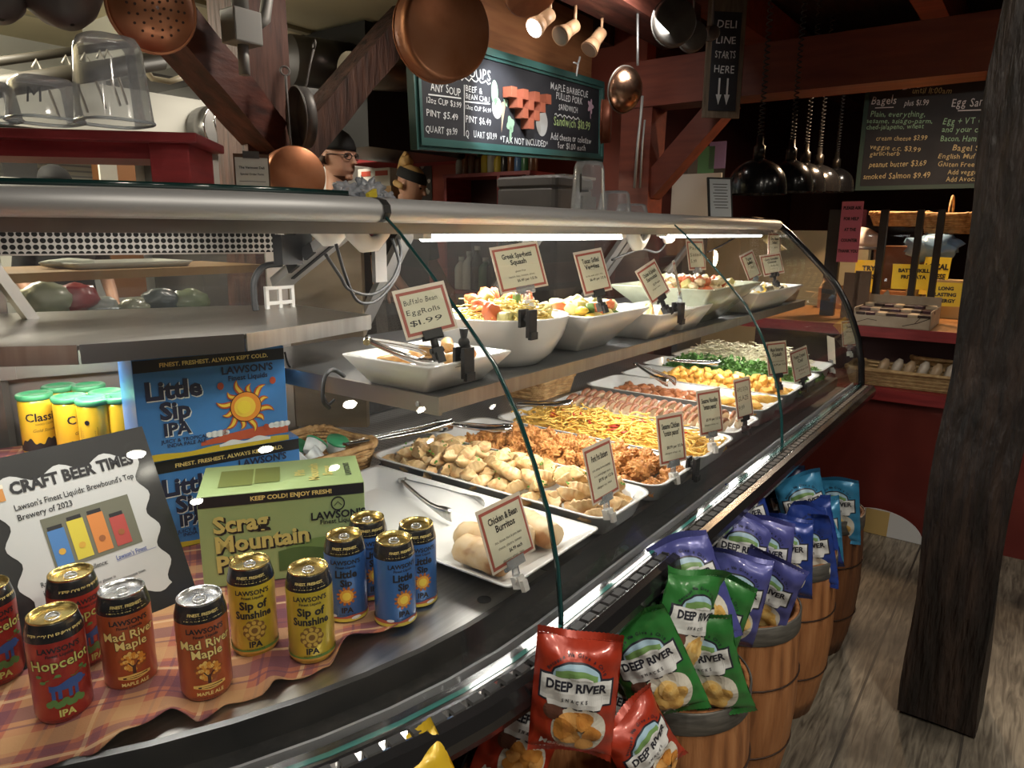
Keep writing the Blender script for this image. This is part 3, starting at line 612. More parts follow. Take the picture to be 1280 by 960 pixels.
# ------------------------------------------------------------------ drink cans
CRr, CHh = .0318, .135
def canfn(r, yaw): return lambda x, y, z=0: (r*math.sin(x/r + yaw)*1.0, -r*math.cos(x/r + yaw), y)
def facing(p): return math.atan2(p.x, p.y)       # yaw of the direction back to the camera
LIDG = mat('gold_lid', (.62, .47, .17), .25, 1.0); LIDS = mat('silver_lid', (.72, .72, .72), .25, 1.0)
INKB = mat('label_black', (.014, .014, .018), .4); GOLDT = mat('label_gold', (.72, .52, .17), .45); YELT = mat('label_yellow', (.80, .62, .22), .45)
def can(kind, pos, yaw, label, group=None, z=None):
    S = dict(hop=((.36, .030, .020), LIDG), mad=((.44, .095, .025), LIDS), sun=((.62, .47, .035), LIDG), sip=((.045, .16, .46), LIDG))[kind]
    t = thing('beer_can', label, 'beer can', (pos.x, pos.y, on_cloth(pos) if z is None else z), -facing(pos) - 0, group)
    r = CRr; nb = CHh
    MB().lathe([(.022, .003), (.026, 0), (.0285, .002), (r, .011), (r, nb-.0245)], 40, cap0=True, cap1=False).build('can_body', mat('can_'+kind, S[0], .28, .25, coat=.35), t)
    MB().lathe([(r, nb-.0245), (r-.0006, nb-.019), (.0275, nb-.004), (.0268, nb-.003)], 40, cap0=False, cap1=False).build('neck_band', mat('can_black_band', (.012, .012, .014), .25, coat=.4), t)
    ld = MB().lathe([(.0266, nb-.0035), (.0275, nb-.001), (.027, nb), (.0258, nb-.001), (.0246, nb-.0062), (.022, nb-.0055), (0.0001, nb-.0052)], 36, cap0=False, cap1=False).build('can_lid', S[1], t)
    m2 = MB(); m2.tube([(.0075*math.cos(a), -.003 + .0105*math.sin(a), nb-.0042) for a in [2*PI*k/14 for k in range(14)]], .0016, 6, closed=True); m2.lathe([(.004, nb-.0052), (.0035, nb-.0034)], 10)
    m2.box((-.0065, -.004, nb-.0048), (.0065, .001, nb-.0040)); m2.build('pull_tab', LIDS, ld)
    fn0 = canfn(r + .0004, yaw)
    def nf(x, y, z=0):                                        # lettering on the sloping neck
        rr = r - (y-(nb-.0245))/.0205*(r-.0275) + .0004; a = x/r + yaw; return (rr*math.sin(a), -rr*math.cos(a), y)
    m2 = MB()
    if kind == 'hop': put_text(m2, 'KEEP COLD! ENJOY FRESH!', 0, nb-.018, .0062, fn=nf, bold=.02)
    else: put_text(m2, 'FINEST. FRESHEST.', 0, nb-.0145, .0052, fn=nf, bold=.02); put_text(m2, 'ALWAYS KEPT COLD.', 0, nb-.0205, .0052, fn=nf, bold=.02)
    m2.build('band_lettering', YELT, t)
    m2 = MB(); put_text(m2, "LAWSON'S", 0, .0975, .0098, fn=fn0, bold=.03); put_text(m2, 'Finest Liquids', 0, .0915, .0056, fn=fn0, bold=.025); m2.build('maker_lettering', INKB, t)
    f2 = canfn(r + .0007, yaw); f3 = canfn(r + .0010, yaw)
    if kind in ('sun', 'sip'):
        a, b = (('Sip of', 'Sunshine') if kind == 'sun' else ('Little', 'Sip'))
        m2 = MB(); put_text(m2, a, 0, .0765, .0165, fn=f2, bold=.035); put_text(m2, b, 0, .0625, .0155, fn=f2, bold=.035, sx=.92 if kind == 'sun' else 1); put_text(m2, 'IPA', 0, .0185, .0125, fn=f2, bold=.035); put_text(m2, 'INDIA PALE ALE', 0, .0135, .0035, fn=f2); m2.build('name_lettering', INKB, t)
        m2 = MB()
        if kind == 'sip':
            disc(m2, 0, .046, .016, 0, f2, n=48, wob=lambda q: .62 + .38*abs(math.sin(q*6))**.7); disc(m2, 0, .046, .0105, 1, f3, n=30, wob=lambda q: 1+.06*math.sin(q*12)); disc(m2, 0, .046, .0066, 2, canfn(r+.0013, yaw), n=24)
            band(m2, -PI*r*.98, PI*r*.98, lambda x: .0075, lambda x: .0125 + .0015*math.sin(x*130), 3, f2, 60, 2); band(m2, -PI*r*.98, PI*r*.98, lambda x: .0035, lambda x: .0085, 4, f3, 60, 2)
            disc(m2, -.022, .0135, .006, 5, f3, n=16, sy=.4); disc(m2, .014, .0085, .008, 5, f3, n=16, sy=.35)
            m2.build('label_art', [mat('art_rust', (.40, .12, .03), .5), mat('art_orange', (.75, .36, .05), .5), mat('art_sun', (.86, .62, .08), .5), mat('art_clay', (.42, .10, .06), .5), mat('art_sand', (.62, .50, .07), .5), mat('art_cloud', (.75, .8, .85), .5)], t)
        else:
            for k in range(9):
                q = 2*PI*k/9; disc(m2, .0115*math.cos(q), .044 + .0115*math.sin(q), .0052, 0, f2, n=14); disc(m2, .0118*math.cos(q+.2), .044 + .0118*math.sin(q+.2), .0030, 1, f3, n=12)
            disc(m2, 0, .044, .0082, 1, f3, n=18); disc(m2, 0, .044, .0045, 0, canfn(r+.0013, yaw), n=14)
            band(m2, -PI*r*.98, PI*r*.98, lambda x: .0115, lambda x: .0150 + .001*math.sin(x*90), 2, f2, 60, 2); band(m2, -PI*r*.98, PI*r*.98, .0085, .0115, 3, f2, 60, 2)
            m2.build('label_art', [mat('art_brown', (.20, .10, .02), .5), mat('art_ochre', (.55, .36, .06), .5), mat('art_green', (.12, .22, .04), .5), mat('art_amber', (.50, .26, .04), .5)], t)
    elif kind == 'mad':
        m2 = MB(); put_text(m2, 'Mad River', 0, .0775, .0165, fn=f2, bold=.04, rot=.05); put_text(m2, 'Maple', 0, .0640, .0165, fn=f2, bold=.04, rot=.05); m2.build('name_shadow', INKB, t)
        m2 = MB(); put_text(m2, 'Mad River', 0, .0778, .0163, fn=f3, bold=.018, rot=.05); put_text(m2, 'Maple', 0, .0643, .0163, fn=f3, bold=.018, rot=.05); put_text(m2, 'MAPLE ALE', 0, .0115, .0068, fn=f3, bold=.02); m2.build('name_lettering', YELT, t)
        m2 = MB(); disc(m2, 0, .045, .0165, 0, f2, n=40, sy=.85, wob=lambda q: 1+.10*math.sin(q*9)); rnd = random.Random(5)
        for k in range(46):
            q = rnd.uniform(0, 2*PI); d = .0145*math.sqrt(rnd.random()); disc(m2, d*math.cos(q), .0455 + d*.85*math.sin(q), rnd.uniform(.0016, .0032), rnd.choice([1, 1, 2]), f3, n=7, rr=1)
        band(m2, -.002, .002, .028, .040, 3, canfn(r+.0013, yaw), 3, 4); line(m2, [(0, .036), (-.006, .044)], .0015, 3, canfn(r+.0013, yaw)); line(m2, [(0, .036), (.006, .045)], .0015, 3, canfn(r+.0013, yaw))
        band(m2, -.020, .020, lambda x: .0185 + .18*abs(x), lambda x: .027 - .06*abs(x), 2, f2, 20, 2); band(m2, -.014, .016, lambda x: .0205 + .1*abs(x), lambda x: .0245 + .05*x, 3, f3, 16, 2); band(m2, -.010, .016, lambda x: .022, lambda x: .0238, 2, canfn(r+.0013, yaw), 10, 1)
        m2.build('label_art', [mat('tree_rust', (.30, .075, .015), .5), mat('tree_orange', (.66, .26, .03), .5), mat('tree_gold', (.78, .50, .13), .5), mat('tree_dark', (.06, .02, .012), .5)], t)
        m2 = MB(); put_text(m2, 'A RICH AMBER ALE BREWED WITH', 0, .0066, .0028, fn=f2); put_text(m2, 'MAPLE SYRUP', 0, .0034, .0028, fn=f2); m2.build('fine_print', INKB, t)
    else:
        m2 = MB(); put_text(m2, 'Hopcelot', 0, .0765, .0185, fn=f2, bold=.04, rot=.04); m2.build('name_shadow', INKB, t)
        m2 = MB(); put_text(m2, 'Hopcelot', 0, .0768, .0183, fn=f3, bold=.015, rot=.04); put_text(m2, 'IPA', 0, .0125, .0125, fn=f3, bold=.035); m2.build('name_lettering', mat('label_lime', (.58, .56, .16), .5), t)
        m2 = MB()
        band(m2, -.016, .014, lambda x: .047, lambda x: .057 + .003*math.sin(x*160), 0, f2, 24, 3); disc(m2, .017, .0545, .0062, 0, f2, n=16); band(m2, .020, .026, .0515, .0545, 0, f2, 4, 1)
        for x in (-.014, -.007, .004, .011): band(m2, x, x+.0042, .036, .049, 0, f2, 2, 3)
        for k in range(9): disc(m2, -.017 + .0043*k, .030 + .0025*math.sin(k*2), .0045, 1, f3, n=10)
        for x, y in ((-.026, .068), (.022, .069), (.028, .064), (-.022, .060), (-.005, .067)): disc(m2, x, y, .0036, 1, f3, n=8, sy=.6)
        line(m2, [(-.02, .061), (-.005, .066), (.012, .061), (.026, .066)], .001, 1, f2)
        m2.build('label_art', [mat('beast_blue', (.035, .09, .30), .5), mat('hop_green', (.10, .22, .06), .5)], t)
        m2 = MB(); put_text(m2, 'INDIA PALE ALE BREWED IN VERMONT', 0, .0066, .0026, fn=f2); m2.build('fine_print', INKB, t)
    return t
def C_(x, y, z=DZ + CHh): return Pz(x, y, z)
can('hop', C_(65, 768), .06, 'red beer can with gold lid nearest the front at left', None)
can('hop', C_(88, 717), .62, 'red beer can standing behind the front red can', None)
can('hop', C_(-20, 733), .2, 'red beer can cut by the left edge of the photo', None)
can('mad', C_(152, 737), .12, 'orange maple beer can, silver lid, beside two red cans', None)
can('mad', C_(249, 746), .10, 'orange maple beer can, silver lid, alone at the cloth edge', None)
can('sun', C_(312, 703), .0, 'yellow beer can in front of the green box, left one', None)
can('sun', C_(385, 710), .0, 'yellow beer can nearer the blue cans, lighter yellow', None)
can('sip', C_(430, 669), .0, 'blue beer can at left of the four blue cans', None)
can('sip', C_(492, 674), .42, 'blue beer can at front of the four blue cans', None)
can('sip', C_(459, 648), .3, 'blue beer can at back of the four, mostly hidden', None)
can('sip', C_(520, 652), .28, 'blue beer can at right of the four blue cans', None, z=DZ-.002)
# the pack of yellow cans under green carriers
yb = mat('cider_yellow', (.74, .47, .03), .3, .2, coat=.3); yk = mat('carrier_green', (.05, .25, .11), .4)
k = 0
for (x, y), lab in zip(((42, 491), (86, 494), (116, 497), (73, 481), (110, 480), (132, 488), (150, 494)), ('leftmost yellow can of the pack, green lid, front row', 'second yellow can of the pack, front row, half lettered', 'third yellow can of the pack showing its panel of fine print', 'yellow can behind the leftmost one, only green lid showing', 'yellow can in the back row under the raised green lid', 'yellow can in the back row beside the blue box', 'yellow can at the right end, mostly behind the blue box')):
    p = Pz(x, y, 1.042); zb = on_cloth(p); h = 1.042-zb; 
    t = thing('cider_can', lab, 'drink can', (p.x, p.y, zb), -facing(p), 'yellow cans in a green carrier pack'); r = .0315
    MB().lathe([(.026, 0), (r, .009), (r, h-.02), (.028, h-.006)], 32).build('can_body', yb, t)
    MB().lathe([(.0315, h-.012), (.0335, h-.009), (.0335, h-.002), (.031, h), (.025, h), (.023, h-.003), (.001, h-.003)], 28, cap0=False).build('carrier_lid', yk, t)
    fn = canfn(r+.0005, (.35, .75, -.5, 0, 0, 0, -1.4)[k]); m2 = MB()
    band(m2, -.06, .06, .012, lambda x: .032 + .006*math.sin(x*150) + .003*math.sin(x*410), 0, fn, 60, 2)
    if k < 2: put_text(m2, 'Classic', 0, .075, .024, 0, fn=fn, bold=.02); put_text(m2, 'HARD CIDER', .002, .066, .006, 0, fn=fn); put_text(m2, 'Gold Standard', .004, .052, .009, 0, fn=fn, shear=.3)
    elif k == 2:
        for q in range(9): line(m2, [(-.012, .045 + q*.004), (.014, .045 + q*.004)], .0009, 0, fn)
        line(m2, [(-.016, .04), (.018, .04), (.018, .085), (-.016, .085), (-.016, .04)], .0008, 0, fn)
        disc(m2, .0, .095, .005, 0, fn, n=12)
    m2.build('can_print', INKB, t); k += 1
# dark bottle-brown can at the far left
p = Pz(-5, 715, DZ+.003); t = thing('dark_can', 'dark brown can with an orange heart at the left edge', 'drink can', (p.x, p.y+.1, on_cloth(p)), -facing(p)); r = .035
MB().lathe([(.028, 0), (r, .01), (r, .13), (.028, .145)], 32).build('can_body', mat('dark_brown_can', (.045, .022, .015), .35, .2), t)
m2 = MB(); fn = canfn(r+.0006, .35); put_text(m2, 'MAPLE', 0, .088, .014, 0, fn=fn, bold=.03); put_text(m2, 'MADE', 0, .074, .012, 0, fn=fn, bold=.03)
disc(m2, 0, .05, .010, 0, fn, n=24, wob=lambda a: .75+.25*abs(math.sin(a-PI/2))*(1 if math.sin(a) > 0 else 1.1)); m2.build('can_print', mat('orange_print', (.62, .22, .03), .5), t)
# ------------------------------------------------------------------ cartons
def carton(name, label, A, B_, z0, z1, depth, m_face, cat='carton'):
    """front face from A to B_ (plan points), z0..z1"""
    A = Vector((A[0], A[1], 0)); B_ = Vector((B_[0], B_[1], 0)); d = B_-A; w = d.length; an = math.atan2(d.y, d.x)
    t = thing(name, label, cat, (A.x, A.y, z0), an); MB().box((0, 0, 0), (w, depth, z1-z0)).build('carton_body', m_face, t, bevel=.0015); return t, w, z1-z0
ff = lambda x, y, z=0: (x, -.0012 - z, y)
SKY = mat('carton_blue', (.055, .22, .58), .38, coat=.25); 
def little_sip(t, w, h, full=True):
    m2 = MB(); band(m2, .001, w-.001, h-.026, h-.004, 0, ff, 2, 1); m2.build('top_band', INKB, t)
    m2 = MB(); put_text(m2, 'FINEST. FRESHEST. ALWAYS KEPT COLD.', w*.52, h-.0185, .0105, fn=lambda x, y, z=0: (x, -.0022, y), bold=.03, sx=w/.265); m2.build('band_lettering', YELT, t)
    m2 = MB(); g = lambda x, y, z=0: (x, -.0016, y)
    put_text(m2, 'Little', w*.25+.003, h*.615-.004, .052, 0, g, .0, 'CENTER') if False else None
    for (tx, yy, sz) in (('Little', h*.60, .046), ('Sip', h*.40, .044), ('IPA', h*.24, .032)): put_text(m2, tx, w*.235 + .0015, yy-.002, sz, fn=g, bold=.045)
    m2.build('name_shadow', mat('print_white', (.75, .78, .8), .5), t)
    m2 = MB(); g2 = lambda x, y, z=0: (x, -.0021, y)
    for (tx, yy, sz) in (('Little', h*.60, .046), ('Sip', h*.40, .044), ('IPA', h*.24, .032)): put_text(m2, tx, w*.235, yy, sz, fn=g2, bold=.04)
    put_text(m2, "LAWSON'S", w*.73, h*.77, .0195, fn=g2, bold=.03); put_text(m2, 'Finest Liquids', w*.73, h*.70, .0135, fn=g2, bold=.02)
    put_text(m2, 'JUICY & TROPICAL', w*.28, h*.165, .0095, fn=g2, bold=.02); put_text(m2, 'INDIA PALE ALE', w*.29, h*.12, .0095, fn=g2, bold=.02); m2.build('name_lettering', mat('print_navy', (.018, .022, .06), .45), t)
    m2 = MB(); cx, cy = w*.70, h*.42
    for k in range(12):
        a = 2*PI*k/12 + .2; L_ = .056 if k % 2 else .046; da = .24; r0 = .026
        for mi, s0, s1, off in ((0, -1, 1, 0), (1, -.55, .45, .0004)):
            pts = []
            for q in range(7):
                f = q/6; rr = r0 + (L_-r0)*f*(1 if mi == 0 else .93); ww = da*(1-f)**.8; sw = .16*math.sin(f*PI*.9)
                pts.append((rr, a + sw - ww if False else a + sw, ww))
            vs = []; 
            for rr, aa, ww in pts: vs += [(cx + rr*math.cos(aa + ww*s0), cy + rr*math.sin(aa + ww*s0)), (cx + rr*math.cos(aa + ww*s1), cy + rr*math.sin(aa + ww*s1))]
            m2.add([(x, -.0019-off, y) for x, y in vs], [(2*i, 2*i+1, 2*i+3, 2*i+2) for i in range(6)], mi)
    disc(m2, cx, cy, .0295, 2, lambda x, y, z=0: (x, -.0026, y), n=36); disc(m2, cx, cy, .0280, 3, lambda x, y, z=0: (x, -.0030, y), n=36); disc(m2, cx-.002, cy, .020, 1, lambda x, y, z=0: (x, -.0034, y), n=30); disc(m2, cx-.004, cy, .0125, 4, lambda x, y, z=0: (x, -.0038, y), n=24)
    for x, y in ((.06, .05), (-.048, .05), (-.046, -.05), (.04, -.052)): disc(m2, cx+x*.9, cy+y*.9, .006, 0, lambda x, y, z=0: (x, -.0020, y), n=12, sy=1.2)
    for x in (-.055, .062):
        for q in range(4): disc(m2, cx+x+(q-1.5)*.010, h*.185, .0085 - .0012*abs(q-1.5), 5, lambda x, y, z=0: (x, -.0020, y), n=14, sy=.8)
    band(m2, w*.38, w*.995, lambda x: h*.085, lambda x: h*.125 + .010*math.sin((x-w*.38)*14)+.02*(x-w*.38), 6, lambda x, y, z=0: (x, -.0017, y), 24, 1)
    band(m2, .001, w-.001, .0005, lambda x: h*.06 + .002*math.sin(x*60), 7, lambda x, y, z=0: (x, -.0018, y), 24, 1); band(m2, w*.5, w*.86, lambda x: h*.045, lambda x: h*.085+.003*math.sin(x*130), 5, lambda x, y, z=0: (x, -.0022, y), 24, 1)
    m2.build('sun_art', [mat('flame_rust', (.45, .07, .03), .5), mat('flame_yellow', (.80, .55, .06), .5), INKB, mat('sun_orange', (.72, .25, .03), .5), mat('sun_core', (.80, .62, .05), .5), mat('print_white2', (.76, .80, .85), .5), mat('hill_red', (.50, .09, .04), .5), mat('sand_yellow', (.62, .47, .03), .5)], t)
TL = Pz(137, 458, 1.155); TR = Pz(343, 440, 1.155)
TL.y += .028; TR.y += .038; TL.x += .048; TR.x += .048
t, w, h = carton('beer_carton', 'blue beer carton with a big sun, upper one of its stack', TL, TR, .967, 1.157, .16, SKY); little_sip(t, w, h)
m2 = MB(); m2.box((-.001, -.001, h+.0002), (w*.62, .05, h+.004)); m2.build('top_flap', SKY, t)
m2 = MB(); put_text(m2, 'LITTLE SIP', 0, 0, .022, fn=lambda x, y, z=0: (w+.0015, .08 - y*1.0, .12 + x), bold=.03); m2.build('side_lettering', mat('print_navy'+'', (0, 0, 0)), t)
A2 = TL + (TR-TL)*.03 + Vector((.006, .012, 0)); B2 = TL + (TR-TL)*1.10 + Vector((.0, .02, 0))
t, w, h = carton('beer_carton', 'blue beer carton under the other, half behind the green one', A2, A2+(B2-A2).normalized()*.283, DZ+.0035, .9645, .165, SKY); little_sip(t, w, h)
SCR = nmat('carton_green', [(.30, .40, .17), (.33, .43, .19)], 2, .42)
A3 = Pz(245, 622, .95); B3 = Pz(455, 602, .95)
t, w, h = carton('beer_carton', 'green beer carton with black top band behind the yellow cans', A3, B3, DZ+.0035, .95, .155, SCR)
m2 = MB(); band(m2, .001, w-.001, h-.020, h-.001, 0, ff, 2, 1); m2.build('top_band', INKB, t)
m2 = MB(); g2 = lambda x, y, z=0: (x, -.0022, y); put_text(m2, 'KEEP COLD! ENJOY FRESH!', w*.55, h-.014, .0105, fn=g2, bold=.03, sx=1.05); m2.build('band_lettering', YELT, t)
for nm, o_, d_, mm, bd in (('name_shadow', (.0022, -.0025), -.0016, INKB, .06), ('name_lettering', (0, 0), -.0023, mat('print_straw', (.58, .50, .16), .5), .035)):
    m2 = MB(); g3 = lambda x, y, z=0: (x, d_, y)
    put_text(m2, 'Scrag', .022+o_[0], h*.60+o_[1], .040, fn=g3, bold=bd, align='LEFT', rot=.02); put_text(m2, 'Mountain', .022+o_[0], h*.385+o_[1], .040, fn=g3, bold=bd, align='LEFT', rot=.02); put_text(m2, 'Pils', .022+o_[0], h*.17+o_[1], .040, fn=g3, bold=bd, align='LEFT', rot=.02); m2.build(nm, mm, t)
m2 = MB(); put_text(m2, "LAWSON'S", w*.83, h*.63, .019, fn=g2, bold=.03); put_text(m2, 'Finest Liquids', w*.83, h*.575, .0115, fn=g2, bold=.02)
m2.add(*(lambda pts: ([(w*.83 + .012*math.cos(a)*k, -.0022, h*.79 + .013*math.sin(a)*k) for k in (1, .82) for a in [2*PI*i/20 for i in range(20)]], [(i, (i+1) % 20, 20+(i+1) % 20, 20+i) for i in range(20)]))(0))
line(m2, [(w*.83 - .006, h*.77), (w*.83, h*.81), (w*.83+.006, h*.77)], .0015, 0, g2); m2.build('maker_lettering', INKB, t)
m2 = MB(); band(m2, w*.5, w*.98, lambda x: h*.30, lambda x: h*.36 + .012*math.sin((x-w*.5)*24), 0, lambda x, y, z=0: (x, -.0016, y), 24, 1); band(m2, w*.45, w*.98, lambda x: h*.1, lambda x: h*.30 + .008*math.sin((x-w*.4)*34), 1, lambda x, y, z=0: (x, -.0018, y), 24, 1); m2.build('hill_art', [mat('hill_green', (.16, .27, .08), .5), mat('hill_dark', (.07, .14, .04), .5)], t)
m2 = MB(); gt = lambda x, y, z=0: (x, y, h+.0012); band(m2, .03, .085, .035, .12, 0, gt, 2, 2); band(m2, .088, .13, .04, .12, 0, gt, 2, 2); m2.build('top_art', mat('olive_art', (.14, .17, .04), .5), t)
m2 = MB(); gu = lambda x, y, z=0: (w*.74 - y, .02 + x, h+.0014)
for i, tx in enumerate(('Scrag', 'Mountain', 'Pils')): put_text(m2, tx, .055, -.02 + .024*i, .024, fn=gu, bold=.03)
m2.build('top_lettering', mat('print_straw', (0, 0, 0)), t)
m2 = MB(); put_text(m2, "LAWSON'S", .055, -.052, .014, fn=gu, bold=.03); m2.build('top_maker', INKB, t)
m2 = MB(); m2.rings([[(w+.0008, y, z) for y, z in [(.077 + .05*math.cos(a), h*.72 + .03*math.sin(a)) for a in [2*PI*i/20 for i in range(20)]]]] + [[(w+.0012, y, z) for y, z in [(.077 + .05*math.cos(a), h*.72 + .03*math.sin(a)) for a in [2*PI*i/20 for i in range(20)]]]]); m2.build('hand_hole', INKB, t)
# ------------------------------------------------------------------ framed sheet leaning against the cartons
BR = Pz(247, 742, DZ+.003); up = Vector((-.005, .119, .268)).normalized(); wd = Vector((1, .03, 0)); wd = (wd - up*wd.dot(up)).normalized(); WF, HF = .262, .294
O3 = BR - wd*WF; nn = wd.cross(up).normalized(); M = Matrix((wd, up, nn)).transposed().to_4x4(); M.translation = O3
t = thing('framed_sheet', 'black framed beer article sheet leaning behind the cans', 'framed sign', M=M)
MB().box((0, 0, -.004), (WF, HF, 0)).build('backing', mat('frame_black', (.013, .013, .014), .35, coat=.3), t)
def wave(q, n=16, a=.0055): return a*math.sin(q*2*PI*n)
pts = []; x0, x1, y0, y1 = .034, WF-.030, .034, HF-.036
def side(a, b, n, ph):
    for i in range(n*8): 
        f = i/(n*8); d = (Vector(b)-Vector(a)); nrm = Vector((-d.y, d.x)).normalized(); p = Vector(a)+d*f + nrm*.007*math.sin(f*n*2*PI + ph); pts.append((p.x, p.y))
side((x0, y0), (x1, y0), 3, .5); side((x1, y0), (x1, y1), 4, .5); side((x1, y1), (x0, y1), 3, .5); side((x0, y1), (x0, y0), 4, .5)
MB().add([(x, y, .0006) for x, y in pts], [tuple(range(len(pts)))]).build('sheet', mat('sheet_grey', (.52, .53, .53), .5), t)
m2 = MB(); put_text(m2, 'CRAFT BEER TIMES', .142, .238, .0245, 0, .045, z=.0012, sx=.86); m2.build('title', INKB, t)
m2 = MB(); put_text(m2, "Lawson's Finest Liquids: Brewbound's Top", .052, .214, .0128, 0, .012, 'LEFT', z=.0012, sx=.78); put_text(m2, 'Brewery of 2023', .052, .199, .0128, 0, .012, 'LEFT', z=.0012, sx=.85)
put_text(m2, 'Raising a Glass to Excellence:', .054, .098, .0105, 0, .012, 'LEFT', z=.0012, sx=.75); put_text(m2, 'in Brewing', .054, .086, .0105, 0, .012, 'LEFT', z=.0012, sx=.8)
for i, s_ in enumerate(("Cheers! It's time to clink those pint glasses in", "honor of Lawson's Finest Liquids, nestled in the picturesque town.", 'Having reached the prestigious title of Brewbound', "of the year! This coveted accolade was unveiled", "by the beer industry's annual shindig,", 'so, folks, this is no small')): put_text(m2, s_, .054, .074-i*.0075, .0068, 0, .01, 'LEFT', z=.0012, sx=.78)
m2.build('article_lettering', INKB, t)
m2 = MB(); put_text(m2, "Lawson's Finest", .160, .098, .0105, 0, .012, 'LEFT', z=.0012, sx=.72); line(m2, [(.160, .0965), (.222, .0965)], .0006, 0, z=.0012); m2.build('link_lettering', mat('link_blue', (.04, .07, .30), .5), t)
m2 = MB(); band(m2, .078, .205, .112, .192, 0, None, 2, 2, z=.0010)
for i, (x, hh) in enumerate(((.093, .060), (.121, .066), (.150, .066), (.179, .052))):
    band(m2, x-.0115, x+.0115, .118, .118+hh-.006, 1+i, None, 2, 2, z=.0014); band(m2, x-.010, x+.010, .118+hh-.006, .118+hh, 5, None, 2, 2, z=.0014); disc(m2, x, .138, .006, 6 if i < 2 else 7, n=16, z=.0018, wob=lambda a: .8+.2*math.sin(a*8))
m2.build('can_picture', [mat('pic_bg', (.14, .14, .10), .5), mat('pic_blue', (.06, .19, .46), .5), mat('pic_yellow', (.62, .52, .05), .5), mat('pic_orange', (.62, .22, .05), .5), mat('pic_red', (.42, .06, .05), .5), INKB, mat('pic_gold', (.6, .35, .04), .5), mat('pic_brown', (.3, .1, .03), .5)], t)
m2 = MB(); band(m2, .032, .046, .232, .252, 0, None, 2, 1, z=.0014); band(m2, .031, .047, .250, .256, 1, None, 2, 1, z=.0016); m2.build('glass_picture', [mat('pint_orange', (.55, .24, .06), .5), mat('pint_foam', (.7, .66, .55), .5)], t)
m2 = MB(); m2.box((WF*.3, .02, -.030), (WF*.7, .20, -.004)); m2.build('stand', BLACKM, t)
# ------------------------------------------------------------------ basket of little tubs
WICK = nmat('wicker', [(.30, .15, .05), (.50, .29, .11), (.62, .40, .18)], 40, .6, bump=.6)
def basket(label, pos, w, d, h, rz=0, flare=1.15, m=WICK, handle=False, rows=9):
    t = thing('wicker_basket', label, 'basket', pos, rz); m2 = MB(); n = 56
    for j in range(rows):
        z = h*(j+.5)/rows; k = 1 + (flare-1)*(z/h); base = rrect(w*k, d*k, min(w, d)*.22, z, 14)
        m2.tube([(p[0]*(1+.022*(1 if (i+j) % 2 else -1)), p[1]*(1+.03*(1 if (i+j) % 2 else -1)), z) for i, p in enumerate(base)], h/rows*.62, 5, closed=True)
    m2.poly([(p[0], p[1]) for p in rrect(w*.97, d*.97, min(w, d)*.2, 0, 6)], 0, .004); m2.build('basket_weave', m, t)
    m2 = MB(); base = rrect(w*flare*1.02, d*flare*1.02, min(w, d)*.22, h, 14)
    for ph in (0, PI): m2.tube([(p[0]*(1+.012*math.cos(i*.9+ph)), p[1]*(1+.012*math.cos(i*.9+ph)), h + .005*math.sin(i*.9+ph)) for i, p in enumerate(base)], h*.07+.002, 6, closed=True)
    m2.build('basket_rim', m, t)
    if handle: m2 = MB(); m2.tube([(w*.5*math.cos(a), 0, h + h*1.0*math.sin(a)) for a in [PI*i/14 for i in range(15)]], .006, 6); m2.build('basket_handle', m, t)
    return t
bp = Vector((1.06, 1.395, .782)); basket('small wicker basket of little tubs behind the green carton', bp, .22, .20, .075, .0)
tub = None
TUBL = ['white tub with green lid at the back of the basket', 'white tub lying on its side at the left of the basket', 'white tub with green lid at the right of the basket', 'white tub tipped forward at the front of the basket', 'white tub with green band in the middle of the basket', 'white tub beside the carton at the basket corner']
for i, (x, y, z, rx, ry) in enumerate(((-.01, .045, .060, .5, .2), (-.075, .03, .058, 1.2, .3), (.065, -.02, .064, .35, -.2), (-.03, -.06, .062, 1.0, .1), (.0, -.015, .074, .7, .5), (-.075, -.06, .060, .9, -.3))):
    t = thing('dip_tub', TUBL[i], 'tub', (bp.x+x, bp.y+y, bp.z+z), .3*i, 'little tubs in the basket', rx=rx, ry=ry)
    MB().lathe([(.020, -.02), (.027, .012)], 24).build('tub_body', mat('tub_white', (.75, .77, .74), .4), t); MB().lathe([(.0285, .012), (.0285, .016), (.001, .0165)], 24, cap0=False).build('tub_lid', mat('tub_green', (.06, .36, .16), .4) if i in (0, 2, 4) else mat('tub_white_lid', (.72, .75, .73), .4), t)
# ================================================================== DISHES AND FOOD
def tray(name, label, u0, u1, s0, s1, zt, lip=.010, r=.02, zb=None, slope=.022, m=PORC, cat='serving tray'):
    zb = DZ + .0005 if zb is None else zb; cx, cy = (u0+u1)/2, (s0+s1)/2; w, d = u1-u0, s1-s0; h = zt-zb
    t = thing(name, label, cat, (cx, cy, zb)); k = slope; m2 = MB(); q = 7
    m2.rings([rrect(w-2*k-.004, d-2*k-.004, r, 0, q), rrect(w-2*lip, d-2*lip, r*1.2, h-.007, q), rrect(w, d, r*1.4, h-.003, q), rrect(w, d, r*1.4, h, q), rrect(w-2*lip-.004, d-2*lip-.004, r*1.1, h-.003, q), rrect(w-2*k-.012, d-2*k-.012, r*.9, .007, q)])
    m2.build('dish', m, t); return t
T = {}
T['burr'] = tray('serving_tray', 'white flared tray holding the burritos, nearest the cans', .838, 1.132, .618, 1.235, .822, lip=.006, r=.008, slope=.05)
T['pork'] = tray('serving_tray', 'deep white tray of pork dumplings beside the burrito tray', 1.146, 1.362, .612, 1.29, .832, r=.03)
T['sesc'] = tray('serving_tray', 'white tray of brown fried sesame chicken pieces', 1.378, 1.614, .608, 1.31, .832, r=.03)
T['nood'] = tray('serving_tray', 'white tray heaped with yellow sesame noodles', 1.628, 1.884, .612, 1.27, .832, r=.03)
